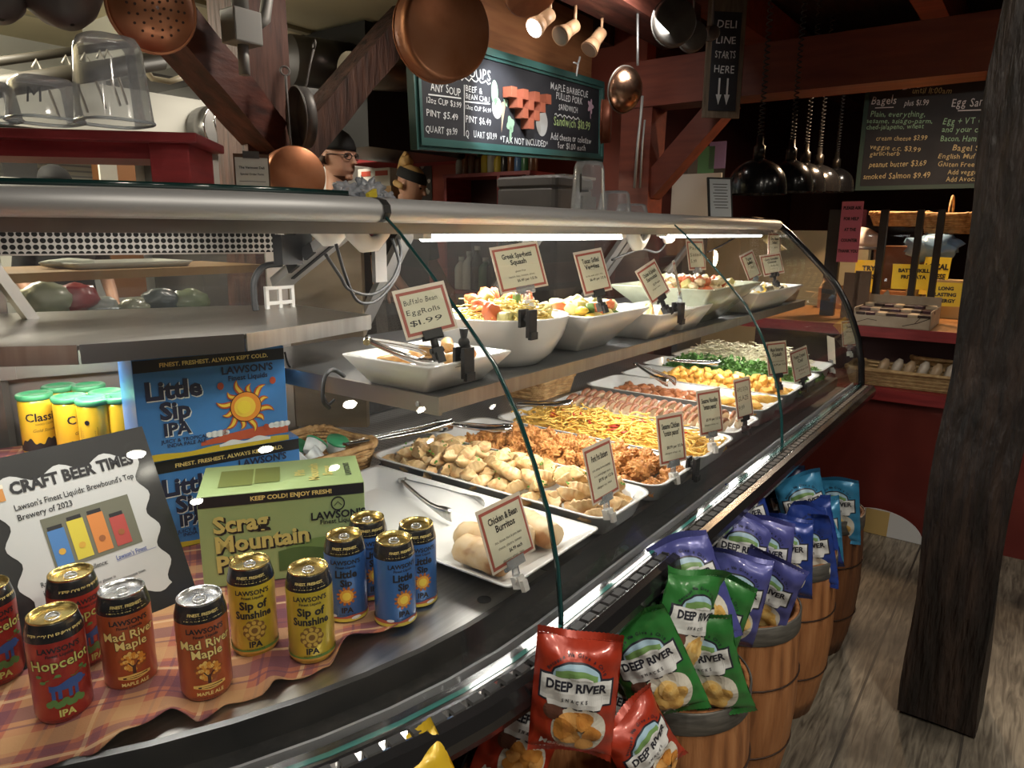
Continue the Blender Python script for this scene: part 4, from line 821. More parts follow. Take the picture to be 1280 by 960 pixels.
T['slic'] = tray('serving_tray', 'white tray of sliced grilled chicken beside the noodles', 1.900, 2.140, .625, 1.25, .832, r=.03)
T['tend'] = tray('serving_tray', 'white tray with golden tenders in front and brown wings behind', 2.156, 2.400, .628, 1.27, .845, r=.03)
T['squa'] = tray('serving_tray', 'white tray of orange-yellow squash cubes', 2.416, 2.650, .630, 1.27, .845, r=.03)
T['kale'] = tray('serving_tray', 'white tray of chopped green kale', 2.664, 2.900, .632, 1.30, .845, r=.03)
T['slaw'] = tray('serving_tray', 'white tray of shredded pale slaw at the far end', 2.914, 3.160, .640, 1.28, .850, r=.03)
# food colours
DOUGH = nmat('dumpling_dough', [(.52, .30, .11), (.68, .48, .24), (.44, .20, .06)], 30, .38, bump=.15, sss=.1)
BREAD = nmat('fried_crumb', [(.30, .10, .025), (.55, .23, .055), (.66, .34, .11)], 60, .5, bump=.7, bscale=130)
GRILL = nmat('grilled_chicken', [(.64, .45, .27), (.72, .58, .40), (.50, .27, .12)], 40, .45, bump=.3)
CHAR = nmat('charred_crust', [(.10, .035, .015), (.34, .12, .05), (.50, .21, .09)], 50, .45, bump=.4)
TEND = nmat('golden_tender', [(.66, .33, .05), (.78, .46, .09), (.60, .26, .04)], 45, .5, bump=.5)
WING = nmat('brown_wing', [(.20, .065, .025), (.38, .14, .055), (.27, .09, .035)], 45, .4, bump=.4)
SQSH = nmat('squash_cube', [(.74, .36, .05), (.82, .50, .12), (.70, .30, .03)], 40, .35, sss=.1)
BURR = nmat('burrito_skin', [(.64, .48, .29), (.60, .40, .20), (.33, .14, .045)], 16, .5, bump=.25, lo=.40, hi=.60)
NOOD = nmat('noodle', [(.76, .44, .07), (.86, .60, .16)], 30, .35)
GREEN = nmat('leaf_green', [(.05, .14, .02), (.11, .25, .05)], 25, .5)
SLAW = nmat('pale_shreds', [(.68, .62, .42), (.80, .76, .58)], 30, .45)
PEPR = mat('red_pepper', (.50, .05, .025), .35); CARR = mat('carrot_orange', (.75, .28, .03), .4); TOMA = nmat('tomato', [(.50, .09, .03), (.62, .18, .06)], 30, .3)
ZUCC = nmat('zucchini', [(.42, .40, .12), (.58, .50, .20), (.14, .16, .04)], 30, .4); CUKE = mat('cucumber', (.10, .17, .04), .4); SPAG = nmat('squash_threads', [(.72, .52, .12), (.82, .66, .24)], 35, .4)
# pieces: every piece is an object of its own, made once per shape and then copied
def mesh_of(mb, name, mats):
    o = mb.build(name, mats); me = o.data; bpy.data.objects.remove(o); return me
def dumpling(seed):
    m2 = MB(); rg = []; n = 18; L = .066
    for i in range(n+1):
        t = -1 + 2*i/n; w = max(.02, (1-abs(t)**2.3)); x = t*L/2; bend = .012*(1-t*t)
        p = .0022*math.sin(i*2.2+seed); ring = []
        for k in range(12):
            a = 2*PI*k/12; y = .016*w*math.cos(a); z = .013*w*math.sin(a)
            if math.sin(a) > .45: y *= .35; z *= 1.35; y += p
            ring.append((x, y + bend, z + .011))
        rg.append(ring)
    m2.rings(rg); return mesh_of(m2, 'dumpling', DOUGH)
def nug(seed, r=.0175, m=BREAD, name='fried_chicken_piece', amp=.34, fr=3.2, sc=(1, .85, .75)):
    return mesh_of(MB().ico((0, 0, 0), r, 4 if m is BREAD else 3, amp=amp, fr=fr, seed=seed, sc=sc), name, m)
def slice_(seed):
    m2 = MB(); rnd = random.Random(seed); th = .013
    out = [(.040*math.cos(a)*(1+.10*math.sin(a*3+seed)), .027*math.sin(a)*(1 if math.sin(a) > 0 else .8)) for a in [2*PI*k/20 for k in range(20)]]
    rg = [[(x*k, off + sk*y, y*k) for x, y in out] for off, k, sk in ((0, .86, .25), (.003, 1, .25), (th-.003, 1, .25), (th, .86, .25))]
    m2.rings(rg[:1] + rg[1:], 0); me = None
    for i, f in enumerate(m2.f):
        z = sum(m2.v[j][2] for j in f)/len(f); 
        if len(f) == 4 and z > .012: m2.m[i] = 1
    return mesh_of(m2, 'chicken_slice', [GRILL, CHAR])
def log_(L, r, m, name, amp=.12, seed=0, bend=.0, flat=.8, n=12, pw=2.4):
    m2 = MB(); rg = []
    for i in range(n+1):
        t = -1 + 2*i/n; w = max(.05, (1-abs(t)**pw))**.6; x = t*L/2
        rg.append([(x, r*w*math.cos(a)*(1+amp*noise.noise(Vector((i*.6, a*1.2, seed)))*2) + bend*(1-t*t), r*flat*w*math.sin(a)*(1+amp*noise.noise(Vector((i*.6, a*1.2, seed+9)))*2)) for a in [2*PI*k/12 for k in range(12)]])
    m2.rings(rg); return mesh_of(m2, name, m)
def cube_(r, m, name, seed=0): 
    m2 = MB(); rnd = random.Random(seed); m2.rings([rrect(r*2*k, r*1.7*k, r*.3, z, 3) for z, k in ((-r*.7, .8), (-r*.5, 1), (r*.5, 1), (r*.7, .82))]); m2.map(lambda p: p + Vector((rnd.uniform(-1, 1), rnd.uniform(-1, 1), rnd.uniform(-1, 1)))*r*.06); return mesh_of(m2, name, m)
def piece(me, name, label, cat, group, loc, rot):
    o = bpy.data.objects.new(name, me); COL.objects.link(o); o.matrix_world = RZ @ Matrix.Translation(loc) @ Euler(rot).to_matrix().to_4x4(); return setp(o, label, cat, group)
def heap(meshes, name, label, cat, group, u0, u1, s0, s1, nx, ny, z0, hgt, layers=1, tilt=.5, jit=.35, rnd=None, yaw=None, keep=1.0, seed=1):
    rnd = random.Random(seed); k = 0
    for l in range(layers):
        f = 1 - .16*l
        for i in range(nx if l == 0 else nx-1):
            for j in range(ny if l == 0 else ny-1):
                if rnd.random() > keep: continue
                a = (i + .5 + (.5 if l else 0) + rnd.uniform(-jit, jit))/nx; b = (j + .5 + (.5 if l else 0) + rnd.uniform(-jit, jit))/ny
                u = u0 + (u1-u0)*a; s = s0 + (s1-s0)*b; q = max(0, 1-(2*a-1)**4)*max(0, 1-(2*b-1)**6)
                z = z0 + hgt*q*(.55 if l == 0 else 1.0) + l*.008 + rnd.uniform(-.003, .003)
                piece(rnd.choice(meshes), name, label, cat, group, (u, s, z), (rnd.uniform(-tilt, tilt), rnd.uniform(-tilt, tilt), rnd.uniform(-PI, PI) if yaw is None else yaw + rnd.uniform(-.5, .5))); k += 1
    return k
D_ = [dumpling(i) for i in range(3)]
heap(D_, 'dumpling', 'pan-fried pork dumpling heaped in the deep white tray', 'dumpling', 'pork dumplings', 1.165, 1.345, .645, 1.26, 5, 13, .803, .036, 2, .55, .3, seed=3)
N_ = [nug(i) for i in range(4)] + [nug(9, .021)]
heap(N_, 'fried_chicken_piece', 'crisp brown sesame chicken piece in its white tray', 'fried chicken', 'sesame chicken pieces', 1.40, 1.595, .64, 1.22, 6, 17, .806, .026, 1, .8, .3, seed=4)
heap(N_, 'fried_chicken_piece', 'crisp brown sesame chicken piece in its white tray', 'fried chicken', 'sesame chicken pieces', 1.42, 1.58, .66, 1.15, 4, 12, .828, .024, 1, .8, .3, seed=5)
SL = [slice_(i) for i in range(3)]
for row, (uc, s0, s1, n) in enumerate(((1.966, .68, 1.19, 19), (2.064, .66, 1.20, 20))):
    for i in range(n):
        s = s0 + (s1-s0)*i/(n-1); piece(SL[i % 3], 'chicken_slice', 'browned slice of the %s row of sliced grilled chicken' % ('nearer' if row == 0 else 'farther'), 'chicken slice', 'sliced chicken, %s row' % ('nearer' if row == 0 else 'farther'), (uc + .006*math.sin(i*1.7), s, .824), (.55, .05*math.sin(i), .16*math.sin(i*2.1)))
TE = [log_(.105, .017, TEND, 'chicken_tender', .2, i, .012) for i in range(3)]
for i, (u, s, z, a) in enumerate(((2.20, .70, .822, 1.1), (2.245, .74, .826, 1.35), (2.29, .71, .824, 1.2), (2.335, .75, .826, 1.7), (2.25, .69, .846, .9), (2.30, .73, .850, 1.25), (2.22, .78, .848, 1.5), (2.345, .69, .842, 1.9))): piece(TE[i % 3], 'chicken_tender', 'golden crumbed tender at the front of its tray', 'chicken tender', 'golden tenders', (u, s, z), (.1*math.sin(i), .12*math.cos(i*2), a))
W_2 = [nug(20+i, .019, WING, 'chicken_wing', .18, 2, (1.25, .8, .75)) for i in range(3)]
heap(W_2, 'chicken_wing', 'sticky brown wing piece behind the golden tenders', 'chicken wing', 'brown wings', 2.185, 2.37, .80, 1.20, 5, 10, .812, .014, 1, .5, .3, seed=6)
Q_ = [cube_(.014, SQSH, 'squash_cube', i) for i in range(3)]
heap(Q_, 'squash_cube', 'orange-yellow squash cube in the tray behind the tenders', 'squash', 'roasted squash cubes', 2.445, 2.62, .66, 1.16, 6, 14, .822, .032, 1, .7, .3, seed=7)
heap(Q_, 'squash_cube', 'orange-yellow squash cube in the tray behind the tenders', 'squash', 'roasted squash cubes', 2.47, 2.60, .68, 1.10, 4, 9, .852, .022, 1, .7, .3, seed=8)
# burritos
BU = [log_(.115, .031, BURR, 'burrito', .07, i, 0, .82, 16, 14) for i in range(3)]
for i, (u, s, z, a, lab) in enumerate(((.905, .725, .821, 1.50, 'browned wrapped burrito at the left behind its price card'), (.955, .765, .819, 1.52, 'browned burrito second from left behind the price card'), (1.005, .745, .822, 1.45, 'browned burrito just right of the tilted price card'), (1.055, .715, .822, 1.25, 'pale burrito at the right end beside the glass joint'))): piece(BU[i % 3], 'burrito', lab, 'burrito', 'wrapped burritos', (u, s, z), (0, 0, a))
# stuff: noodles, kale, slaw
def strands(name, label, cat, u0, u1, s0, s1, z0, h, n, L, r, m, seed, curl=1.0, seg=6):
    rnd = random.Random(seed); m2 = MB(); c = Vector(((u0+u1)/2, (s0+s1)/2, z0))
    for i in range(n):
        a = rnd.random(); b = rnd.random(); q = (1-(2*a-1)**4)*(1-(2*b-1)**6); p = Vector((u0+(u1-u0)*a, s0+(s1-s0)*b, z0 + h*q*rnd.uniform(.55, 1.0))) - c
        d = rnd.uniform(0, 2*PI); pts = [p]
        for k in range(seg):
            d += rnd.uniform(-.8, .8)*curl; p = p + Vector((math.cos(d), math.sin(d), rnd.uniform(-.35, .3)))*L/seg; p.x = min(max(p.x, u0-c.x), u1-c.x); p.y = min(max(p.y, s0-c.y), s1-c.y); p.z = max(p.z, .0); pts.append(p)
        m2.tube(pts, r, 4)
    # bed under the strands
    g = []
    for z, k in ((0, 1.0), (h*.22, .94), (h*.42, .72), (h*.5, .3)): g.append(rrect((u1-u0)*k, (s1-s0)*k, .02*k, z))
    m2.rings(g)
    return tagged(m2.build(name, m, recalc=False), label, cat, c, kind='stuff')
strands('sesame_noodles', 'tangle of yellow sesame noodles filling the white tray', 'noodles', 1.65, 1.865, .635, 1.24, .795, .066, 700, .085, .0025, NOOD, 11)
def strips(meshes, name, label, cat, group, n, u0, u1, s0, s1, z0, h, seed):
    rnd = random.Random(seed)
    for i in range(n):
        a = rnd.uniform(.1, .9); b = rnd.uniform(.05, .95); q = (1-(2*a-1)**4)*(1-(2*b-1)**6)
        piece(rnd.choice(meshes), name, label, cat, group, (u0+(u1-u0)*a, s0+(s1-s0)*b, z0 + h*q), (rnd.uniform(-.3, .3), rnd.uniform(-.3, .3), rnd.uniform(0, PI)))
RP = [log_(.035, .0045, PEPR, 'pepper_strip', .1, i, .006, .5) for i in range(2)]; CP = [log_(.036, .005, CARR, 'carrot_strip', .1, i, .005, .6) for i in range(2)]
strips(RP, 'pepper_strip', 'red pepper strip lying in the sesame noodles', 'pepper', 'red pepper strips in the noodles', 30, 1.65, 1.865, .64, 1.24, .798, .055, 12)
strips(CP, 'carrot_strip', 'orange pepper strip lying in the sesame noodles', 'pepper', 'orange pepper strips in the noodles', 16, 1.65, 1.865, .64, 1.24, .798, .055, 13)
def leaves(name, label, cat, u0, u1, s0, s1, z0, h, n, sz, m, seed, kind='stuff', c=None):
    rnd = random.Random(seed); m2 = MB(); c = Vector(((u0+u1)/2, (s0+s1)/2, z0))
    for i in range(n):
        a = rnd.random(); b = rnd.random(); q = (1-(2*a-1)**4)*(1-(2*b-1)**6)
        X = Matrix.Translation(Vector((u0+(u1-u0)*a, s0+(s1-s0)*b, z0 + h*q*rnd.uniform(.5, 1))) - c) @ Euler((rnd.uniform(-1.1, 1.1), rnd.uniform(-1.1, 1.1), rnd.uniform(0, 6.3))).to_matrix().to_4x4()
        k = sz*rnd.uniform(.6, 1.2); vs = [(0, 0, 0)]
        for j in range(9): t = 2*PI*j/9; rr = k*(.6+.4*rnd.random()); vs.append((rr*math.cos(t), rr*.7*math.sin(t), k*.35*rnd.uniform(-1, 1)))
        m2.add(vs, [(0, 1+j, 1+(j+1) % 9) for j in range(9)], 0, X)
    
    if name != 'herb_garnish': m2.rings([rrect((u1-u0)*k, (s1-s0)*k, .02*k, z) for z, k in ((0, 1.0), (h*.3, .95), (h*.5, .6))])
    return tagged(m2.build(name, m, recalc=False), label, cat, c, kind='stuff')
leaves('chopped_kale', 'heap of chopped dark green kale in a white tray', 'kale', 2.69, 2.875, .655, 1.24, .805, .085, 1100, .013, GREEN, 14)
strands('shredded_slaw', 'pile of pale shredded slaw at the far end of the deck', 'slaw', 2.94, 3.135, .70, 1.24, .81, .105, 900, .034, .0022, SLAW, 15, .4, 3)
leaves('salad_garnish', 'green leaves at the front of the slaw tray', 'salad', 2.93, 3.06, .655, .71, .80, .045, 90, .013, GREEN, 16)
leaves('herb_garnish', 'chopped green herbs scattered over the dumplings', 'herbs', 1.17, 1.34, .66, 1.25, .846, .024, 110, .0055, mat('herb_green', (.10, .27, .03), .5), 17)
# ------------------------------------------------------------------ bowls on the shelf
SZ = 1.1058
def flared(name, label, top, bot, zt, m=PORC, cat='serving dish', z0=SZ, th=.006, r=.006):
    u0, u1, s0, s1 = top; a0, a1, b0, b1 = bot; c = Vector(((a0+a1)/2, (b0+b1)/2, z0)); t = thing(name, label, cat, c); m2 = MB(); h = zt-z0
    T_ = lambda w0, w1, v0, v1, z, rr: rrect(w1-w0, v1-v0, rr, z, 5, (w0+w1)/2-c.x, (v0+v1)/2-c.y)
    m2.rings([T_(a0, a1, b0, b1, 0, r*1.5), T_(u0, u1, s0, s1, h-.003, r), T_(u0, u1, s0, s1, h, r), T_(u0+th, u1-th, s0+th, s1-th, h, r), T_(a0+th, a1-th, b0+th, b1-th, .008, r)])
    m2.build('dish', m, t); return t
flared('serving_dish', 'small white rectangular dish with egg rolls at the shelf end', (.825, 1.045, .768, .985), (.87, 1.03, .822, .965), 1.163)
bc = Pz(634, 392, 1.208); bc = Vector((bc.x, bc.y+.01, SZ)); t = thing('serving_bowl', 'big round white bowl of spaghetti squash on the shelf', 'bowl', bc)
MB().lathe([(.078, 0), (.105, .022), (.128, .060), (.140, .100), (.140, .103), (.134, .103), (.122, .062), (.098, .026), (.03, .016), (.001, .016)], 48).build('dish', PORC, t)
flared('serving_dish', 'square flared white dish of grilled vegetables on the shelf', (1.335, 1.63, .772, 1.00), (1.405, 1.545, .845, .96), 1.197)
flared('serving_dish', 'small white flared dish of samosas on the shelf', (1.635, 1.855, .742, .96), (1.68, 1.80, .80, .92), 1.178)
flared('serving_dish', 'white flared dish behind the samosas, handwritten card in it', (1.86, 2.03, .76, .95), (1.90, 2.01, .80, .92), 1.176)
GLB = nmat('patterned_glass', [(.34, .37, .27), (.50, .52, .40)], 14, .15, coat=.4)
flared('serving_bowl', 'square patterned glass bowl heaped with pasta salad', (1.94, 2.40, .735, 1.06), (2.10, 2.28, .83, .98), 1.222, GLB, 'bowl')
flared('serving_dish', 'long white flared dish of salads at the shelf far end', (2.40, 2.95, .745, .97), (2.47, 2.87, .80, .93), 1.182)
flared('serving_dish', 'tan wooden tray at the far end of the shelf', (2.97, 3.12, .80, 1.15), (2.98, 3.11, .81, 1.14), 1.15, nmat('tray_wood', [(.30, .16, .07), (.42, .25, .12)], 8, .5, stretch=(1, 8, 1)))
EG = [log_(.095, .0115, nmat('egg_roll_skin', [(.62, .31, .09), (.72, .42, .15), (.5, .2, .05)], 40, .4, bump=.2), 'egg_roll', .05, i, .004, 1, 12, 8) for i in range(2)]
for i, (u, s, z, a) in enumerate(((.93, .86, 1.150, .35), (.965, .825, 1.156, .1), (.985, .87, 1.170, .75), (.90, .92, 1.148, -.2), (.965, .93, 1.152, .5))): piece(EG[i % 2], 'egg_roll', 'golden egg roll in the small dish at the shelf end', 'egg roll', 'egg rolls', (u, s, z), (0, 0, a))
strands('spaghetti_squash', 'mound of yellow spaghetti squash in the big round bowl', 'squash', bc.x-.088, bc.x+.088, bc.y-.088, bc.y+.088, SZ+.066, .066, 420, .05, .0018, SPAG, 21)
TO = [nug(40+i, .022, TOMA, 'tomato_piece', .2, 2, (1, .8, .6)) for i in range(3)]; ZU = [cube_(.016, ZUCC, 'vegetable_piece', i) for i in range(3)]; CU = [cube_(.012, CUKE, 'vegetable_piece', 5)]; YV = [nug(50+i, .017, mat('yellow_squash', (.74, .48, .07), .35), 'vegetable_piece', .12, 2, (1, .9, .6)) for i in range(2)]
for i, (du, ds, dz) in enumerate(((-.055, .02, .122), (-.03, .06, .128), (.05, .02, .128), (.075, .045, .126), (.09, .0, .122), (.03, .07, .13), (-.08, -.03, .112), (.06, .075, .126))): piece(TO[i % 3], 'tomato_piece', 'roasted tomato piece on the spaghetti squash', 'tomato', 'tomatoes on the squash bowl', (bc.x+du, bc.y+ds, SZ+dz), (.3*i, .2*i, i))
for i, (du, ds, dz) in enumerate(((-.07, -.06, .104), (-.045, -.075, .105), (.0, .05, .130), (.02, -.02, .132), (.085, -.05, .105))): piece((ZU+CU)[i % 4], 'vegetable_piece', 'green vegetable piece on the spaghetti squash', 'vegetable', 'vegetables on the squash bowl', (bc.x+du, bc.y+ds, SZ+dz), (.3*i, .5*i, i))
heap(ZU+YV+TO[:1]+CU, 'vegetable_piece', 'grilled vegetable piece in the square flared dish', 'vegetable', 'grilled vegetables', 1.385, 1.575, .81, .955, 7, 5, 1.172, .028, 2, .7, .3, seed=22)
SA = mesh_of(MB().rings([[(.026*math.cos(a)*k, .017*math.sin(a)*k, z) for a in [2*PI*j/10 for j in range(10)]] for z, k in ((-.022, .8), (-.012, 1), (.008, .75), (.028, .38), (.038, .1))]), 'samosa', nmat('samosa_crust', [(.60, .36, .12), (.70, .46, .18)], 40, .45, bump=.3))
for i, (u, s, z, a) in enumerate(((1.70, .80, 1.150, .4), (1.735, .83, 1.160, 1.5), (1.775, .80, 1.150, 2.4), (1.72, .88, 1.150, .9), (1.79, .87, 1.150, 0))): piece(SA, 'samosa', 'folded golden samosa standing in its small dish', 'samosa', 'samosas', (u, s, z), (.25*math.sin(i*2), .2*math.cos(i*3), a))
heap(ZU[:1]+TO+[nug(60, .016, mat('pasta_cream', (.74, .58, .34), .4), 'pasta_piece', .25, 3)]*3, 'pasta_piece', 'pasta or vegetable piece in the patterned glass bowl', 'pasta', 'pasta salad pieces', 2.00, 2.35, .78, 1.02, 9, 6, 1.195, .028, 2, .8, .3, seed=23)
PS = [nug(70+i, .017, mat('salad_cream', (.68, .56, .36), .45), 'salad_piece', .25, 2.5) for i in range(2)]
heap(PS+[nug(73, .016, mat('salad_olive', (.09, .07, .04), .4), 'salad_piece', .2, 2)]+YV[:1], 'salad_piece', 'salad piece in the long white dish', 'salad', 'salad pieces in the long dish', 2.44, 2.91, .775, .945, 13, 5, 1.165, .024, 1, .8, .3, seed=24)
# ------------------------------------------------------------------ tongs
def tongs(label, p, q, opening=.05, up=Vector((0, 0, 1)), m=CHROME, w=.020):
    """hinge end at p, tips at q"""
    p = Vector(p); q = Vector(q); d = (q-p); L = d.length; d.normalize(); sd = up.cross(d).normalized(); t = thing('serving_tongs', label, 'tongs', p); I = lambda v: v - p
    for sg in (1, -1):
        m2 = MB(); rg = []
        for i in range(17):
            f = i/16; off = sg*(.004 + opening*.5*f) ; c = p + d*L*f + sd*off
            ww = w*(.45 + .25*f) if f < .72 else w*(.65 + .75*math.sin((f-.72)/.28*PI*.75)); th = .0022; bow = sg*.006*math.sin(f*PI) + (-sg*.010*((f-.72)/.28)**2 if f > .72 else 0)
            c = c + sd*bow; sc = .003*math.sin(f*90) if f > .8 else 0
            rg.append([I(c + up*(ww/2+sc) + sd*sg*-.003), I(c + up*ww*.2 + sd*th*sg), I(c - up*ww*.2 + sd*th*sg), I(c - up*(ww/2+sc) + sd*sg*-.003), I(c - up*ww*.2), I(c + up*ww*.2)])
        m2.rings(rg, smooth=True); m2.build('arm', m, t)
    m2 = MB(); m2.cyl(I(p - sd*.009), I(p + sd*.009), .006); m2.build('hinge', m, t); return t
tongs('steel tongs lying open in the burrito tray', Pz(503, 600, .812), Pz(575, 632, .812) + Vector((-.01, -.03, 0)), .10, m=STEEL)
tongs('steel tongs across the back of the dumpling tray', Pz(430, 556, .85), Pz(565, 530, .872), .028)
tongs('steel tongs leaning over the sesame chicken tray', Pz(545, 528, .86), Pz(640, 538, .858), .03)
tongs('steel tongs resting on the back of the noodle tray', Pz(640, 505, .85), Pz(715, 506, .868), .03)
tongs('steel tongs lying in the egg roll dish', Pz(459, 425, 1.195), Pz(552, 452, 1.155), .05, up=Vector((0, -.5, 1)).normalized(), w=.024)
tongs('dark steel tongs lying over the sliced chicken', Pz(795, 455, .90), Pz(840, 478, .868), .05)
tongs('steel tongs at the back of the squash tray', Pz(835, 450, .88), Pz(900, 455, .872), .03)
# ------------------------------------------------------------------ price cards
CARDB = mat('card_border', (.33, .075, .05), .5); CARDW = mat('card_sleeve', (.62, .55, .45), .3, coat=.3); CARDF = mat('card_face', (.60, .58, .44), .4, coat=.3)
CLEARC = glassmat('clear_clip', (.85, .87, .88), 2.0, .05, .2)
def card(label, pos, title, lines, yaw=0.0, roll=0.0, tilt=.42, w=.098, h=.080, clip='clear', hand=False, stem=.0):
    X = Matrix.Translation(Vector(pos)) @ Matrix.Rotation(yaw, 4, 'Z') @ Matrix.Rotation(roll, 4, 'Y') @ Matrix.Rotation(PI/2 - tilt, 4, 'X')
    t = thing('price_card', label, 'price card', M=X)
    MB().box((-w/2-.004, -.004, -.0008), (w/2+.004, h+.006, 0)).build('sleeve', CARDW, t)
    MB().box((-w/2, 0, .0002), (w/2, h, .0006)).build('border', CARDB, t); MB().box((-w/2+.005, .005, .0007), (w/2-.005, h-.005, .0009)).build('card_face', CARDF, t)
    m2 = MB(); y = h*.74
    if hand:
        for i, tx in enumerate(title + lines): chalk(m2, tx, -w*.40, h*(.70-.24*i), h*.17, bold=.0, width=w*.72 if len(tx) > 4 else w*.4, fn=lambda x, y, z=0: (x, y, .0012))
    else:
        for tx in title: put_text(m2, tx, 0, y, h*.165, bold=.03, z=.0012, sx=min(1, w*.80/(len(tx)*h*.165*.52))); y -= h*.155
        y -= h*.03
        for tx in lines: 
            
            if not tx: y -= h*.1; continue
            big = tx.startswith('$'); sz = h*(.088 if big else .068); put_text(m2, tx, w*.10 if big else 0, y, sz, bold=.02 if big else .0, z=.0012, sx=min(1, w*.82/(len(tx)*sz*.5))); y -= h*.115
    m2.build('lettering', INK, t)
    if clip: 
        cm = CLEARC if clip == 'clear' else BLACKM; m2 = MB(); m2.box((-w*.22, -.012, -.006), (w*.22, .008, -.0009)); m2.box((-w*.2, -.010, .0012), (w*.2, .004, .004)); m2.cyl((0, -.010, -.002), (0, -.030, -.006), .006, .007, 10); m2.build('clip', cm, t)
        m2 = MB(); m2.box((-.008, -.046, -.012), (.008, -.026, .004)); m2.box((-.006, -.052, .002), (.006, -.034, .010)); m2.cyl((-.011, -.03, -.004), (.011, -.03, -.004), .005, n=10); m2.build('clip_foot', WHITEP if clip == 'clear' else BLACKM, t)
    return t
FS = .628
def cpos(x, y, s): p = Ps(x, y, s); return p
card('cream price card for chicken and bean burritos, red border', cpos(643, 700, .620), ['Chicken & Bean', 'Burritos'], ['rice, chicken, black & pinto beans', 'cheese, cilantro, tomato', '$6.99 each', 'allergens: wheat, dairy'], w=.108, h=.092, tilt=.35)
card('cream price card for pork pot stickers, red border', cpos(758, 620, .622), ['Pork Pot Stickers'], ['pork, cabbage & onion dumplings', 'in a sweet ginger sauce', '$9.95 per 1/2 lb', 'allergens: soy, wheat'], w=.098, h=.10, tilt=.25)
card('cream price card for sesame chicken, leaning on its tray', cpos(842, 577, .620), ['Sesame Chicken', '"contains peanuts"'], ['', '$8.99 per 1/2 lb', 'allergens: wheat, soy'], w=.078, h=.105, tilt=.2, yaw=-.35)
card('cream price card for sesame noodles, leaning on its tray', cpos(890, 541, .618), ['Sesame Noodles', '"contains peanuts"'], ['', '$5.99 per 1/2 lb', 'allergens: wheat, soy'], w=.080, h=.105, tilt=.2, yaw=-.35)
card('handwritten card on a black clip before the chicken slices', cpos(932, 521, .620), ['APPLE DIJON', 'GLAZE'], ['9.99'], w=.080, h=.105, tilt=.2, clip='black', hand=True, yaw=-.2)
card('cream card for maple butternut squash on a black clip', cpos(973, 468, .66), ['Maple Butternut', 'Squash'], ['butternut, maple, cinnamon', '$6.99 per 1/2 lb'], w=.092, h=.105, tilt=.2, clip='black', yaw=-.4)
card('cream card for potato crusted cod on a black clip', cpos(1004, 473, .64), ['Potato Crusted', 'Cod'], ['potato, cod, butter, herbs', '$9.95 per 1/2 lb', 'allergens: fish'], w=.100, h=.105, tilt=.2, clip='black', yaw=-.3, roll=-.15)
card('narrow cream card turned edge-on near the slaw', cpos(1040, 452, .655), ['Kale Salad'], ['$6.99'], w=.07, h=.10, tilt=.15, yaw=.6)
card('cream card farthest right by the end glass', cpos(1062, 432, .64), ['Slaw'], ['$4.99 per 1/2 lb'], w=.08, h=.105, tilt=.2, yaw=-.5)
card('handwritten glossy card on a black stand at the egg roll dish', Ps(540, 415, .775), ['Buffalo Bean', 'EggRolls'], ['$1.99'], w=.082, h=.072, tilt=.35, clip='black', hand=True, roll=-.17, yaw=-.45)
m_cl = [('black stand clip gripping the egg roll dish', 545, 468, .765)]
card('cream card for Greek spaghetti squash over the big bowl', Ps(656, 360, .86), ['Greek Spaghetti', 'Squash'], ['gluten free', 'squash, feta, tomato, olives', '$6.49 per 1/2 lb'], w=.112, h=.088, tilt=.3, yaw=-.35, roll=-.12)
card('cream card for Tuscan grilled veggies over its dish', Ps(748, 364, .80), ['Tuscan Grilled', 'Veggies'], ['zucchini, squash, peppers, onion', '$6.49 per 1/2 lb'], w=.082, h=.090, tilt=.3, yaw=-.25, roll=-.12, clip='black')
card('cream card for chicken and spinach samosas, tilted', Ps(826, 371, .77), ['Chicken & Spinach', 'Samosas'], ['$2.99 each', 'allergens: wheat'], w=.085, h=.085, tilt=.4, yaw=-.1, roll=-.32, clip='black')
card('handwritten card leaning by the samosas', Ps(850, 367, .78), ['Sweet', 'potato'], ['3.99'], w=.075, h=.085, tilt=.25, yaw=.35, hand=True)
card('handwritten card standing in the patterned glass bowl', Ps(872, 336, .86), ['Pasta', 'Salad'], ['5.99'], w=.085, h=.085, tilt=.2, yaw=-.2, hand=True)
card('small tilted cream card at the front of the long dish', Ps(944, 347, .78), ['Tuna', 'Salad'], ['$7.99'], w=.065, h=.085, tilt=.3, yaw=-.3, roll=-.3)
card('cream card on a black clip over the long dish', Ps(968, 342, .80), ['Curry Vegetable', 'Couscous'], ['$6.99 per 1/2 lb'], w=.105, h=.07, tilt=.3, yaw=-.4, roll=-.1, clip='black')
card('tall cream card at the back of the long dish', Ps(968, 322, .93), ['Sea Bass', 'Salad'], ['$8.99'], w=.075, h=.10, tilt=.1, yaw=-.4)
def clipstand(label, pos, h):
    t = thing('card_clip', label, 'clip', pos); m2 = MB(); m2.tube([(0, 0, h), (0, 0, h*.7), (.004, -.004, h*.4), (0, 0, .01)], [.008, .005, .009, .010], 8); m2.ico((0, 0, h*.62), .010, 2); m2.build('stem', BLACKM, t)
    m2 = MB(); m2.box((-.013, -.012, -.022), (.013, -.004, .030)); m2.box((-.013, .008, -.004), (.013, .014, .030)); m2.box((-.011, -.016, -.026), (.011, -.008, -.012)); m2.build('jaw', BLACKM, t); return t
clipstand('black stand clip gripping the egg roll dish', Vector((.905, .766, 1.157)), .062)
q = Ps(659, 398, bc.y-.135); clipstand('black clip on the rim of the big round bowl', Vector((q.x, bc.y-.137, SZ+.098)), .02)
clipstand('black clip on the rim of the samosa dish', Vector((1.735, .742, 1.172)), .03)
clipstand('black clip at the corner of the sesame chicken tray', Vector((1.56, .607, .825)), .02)
# far items under the shelf
basket('round wicker basket on the deck under the shelf', Vector((2.12, 1.44, .792)), .22, .16, .07)
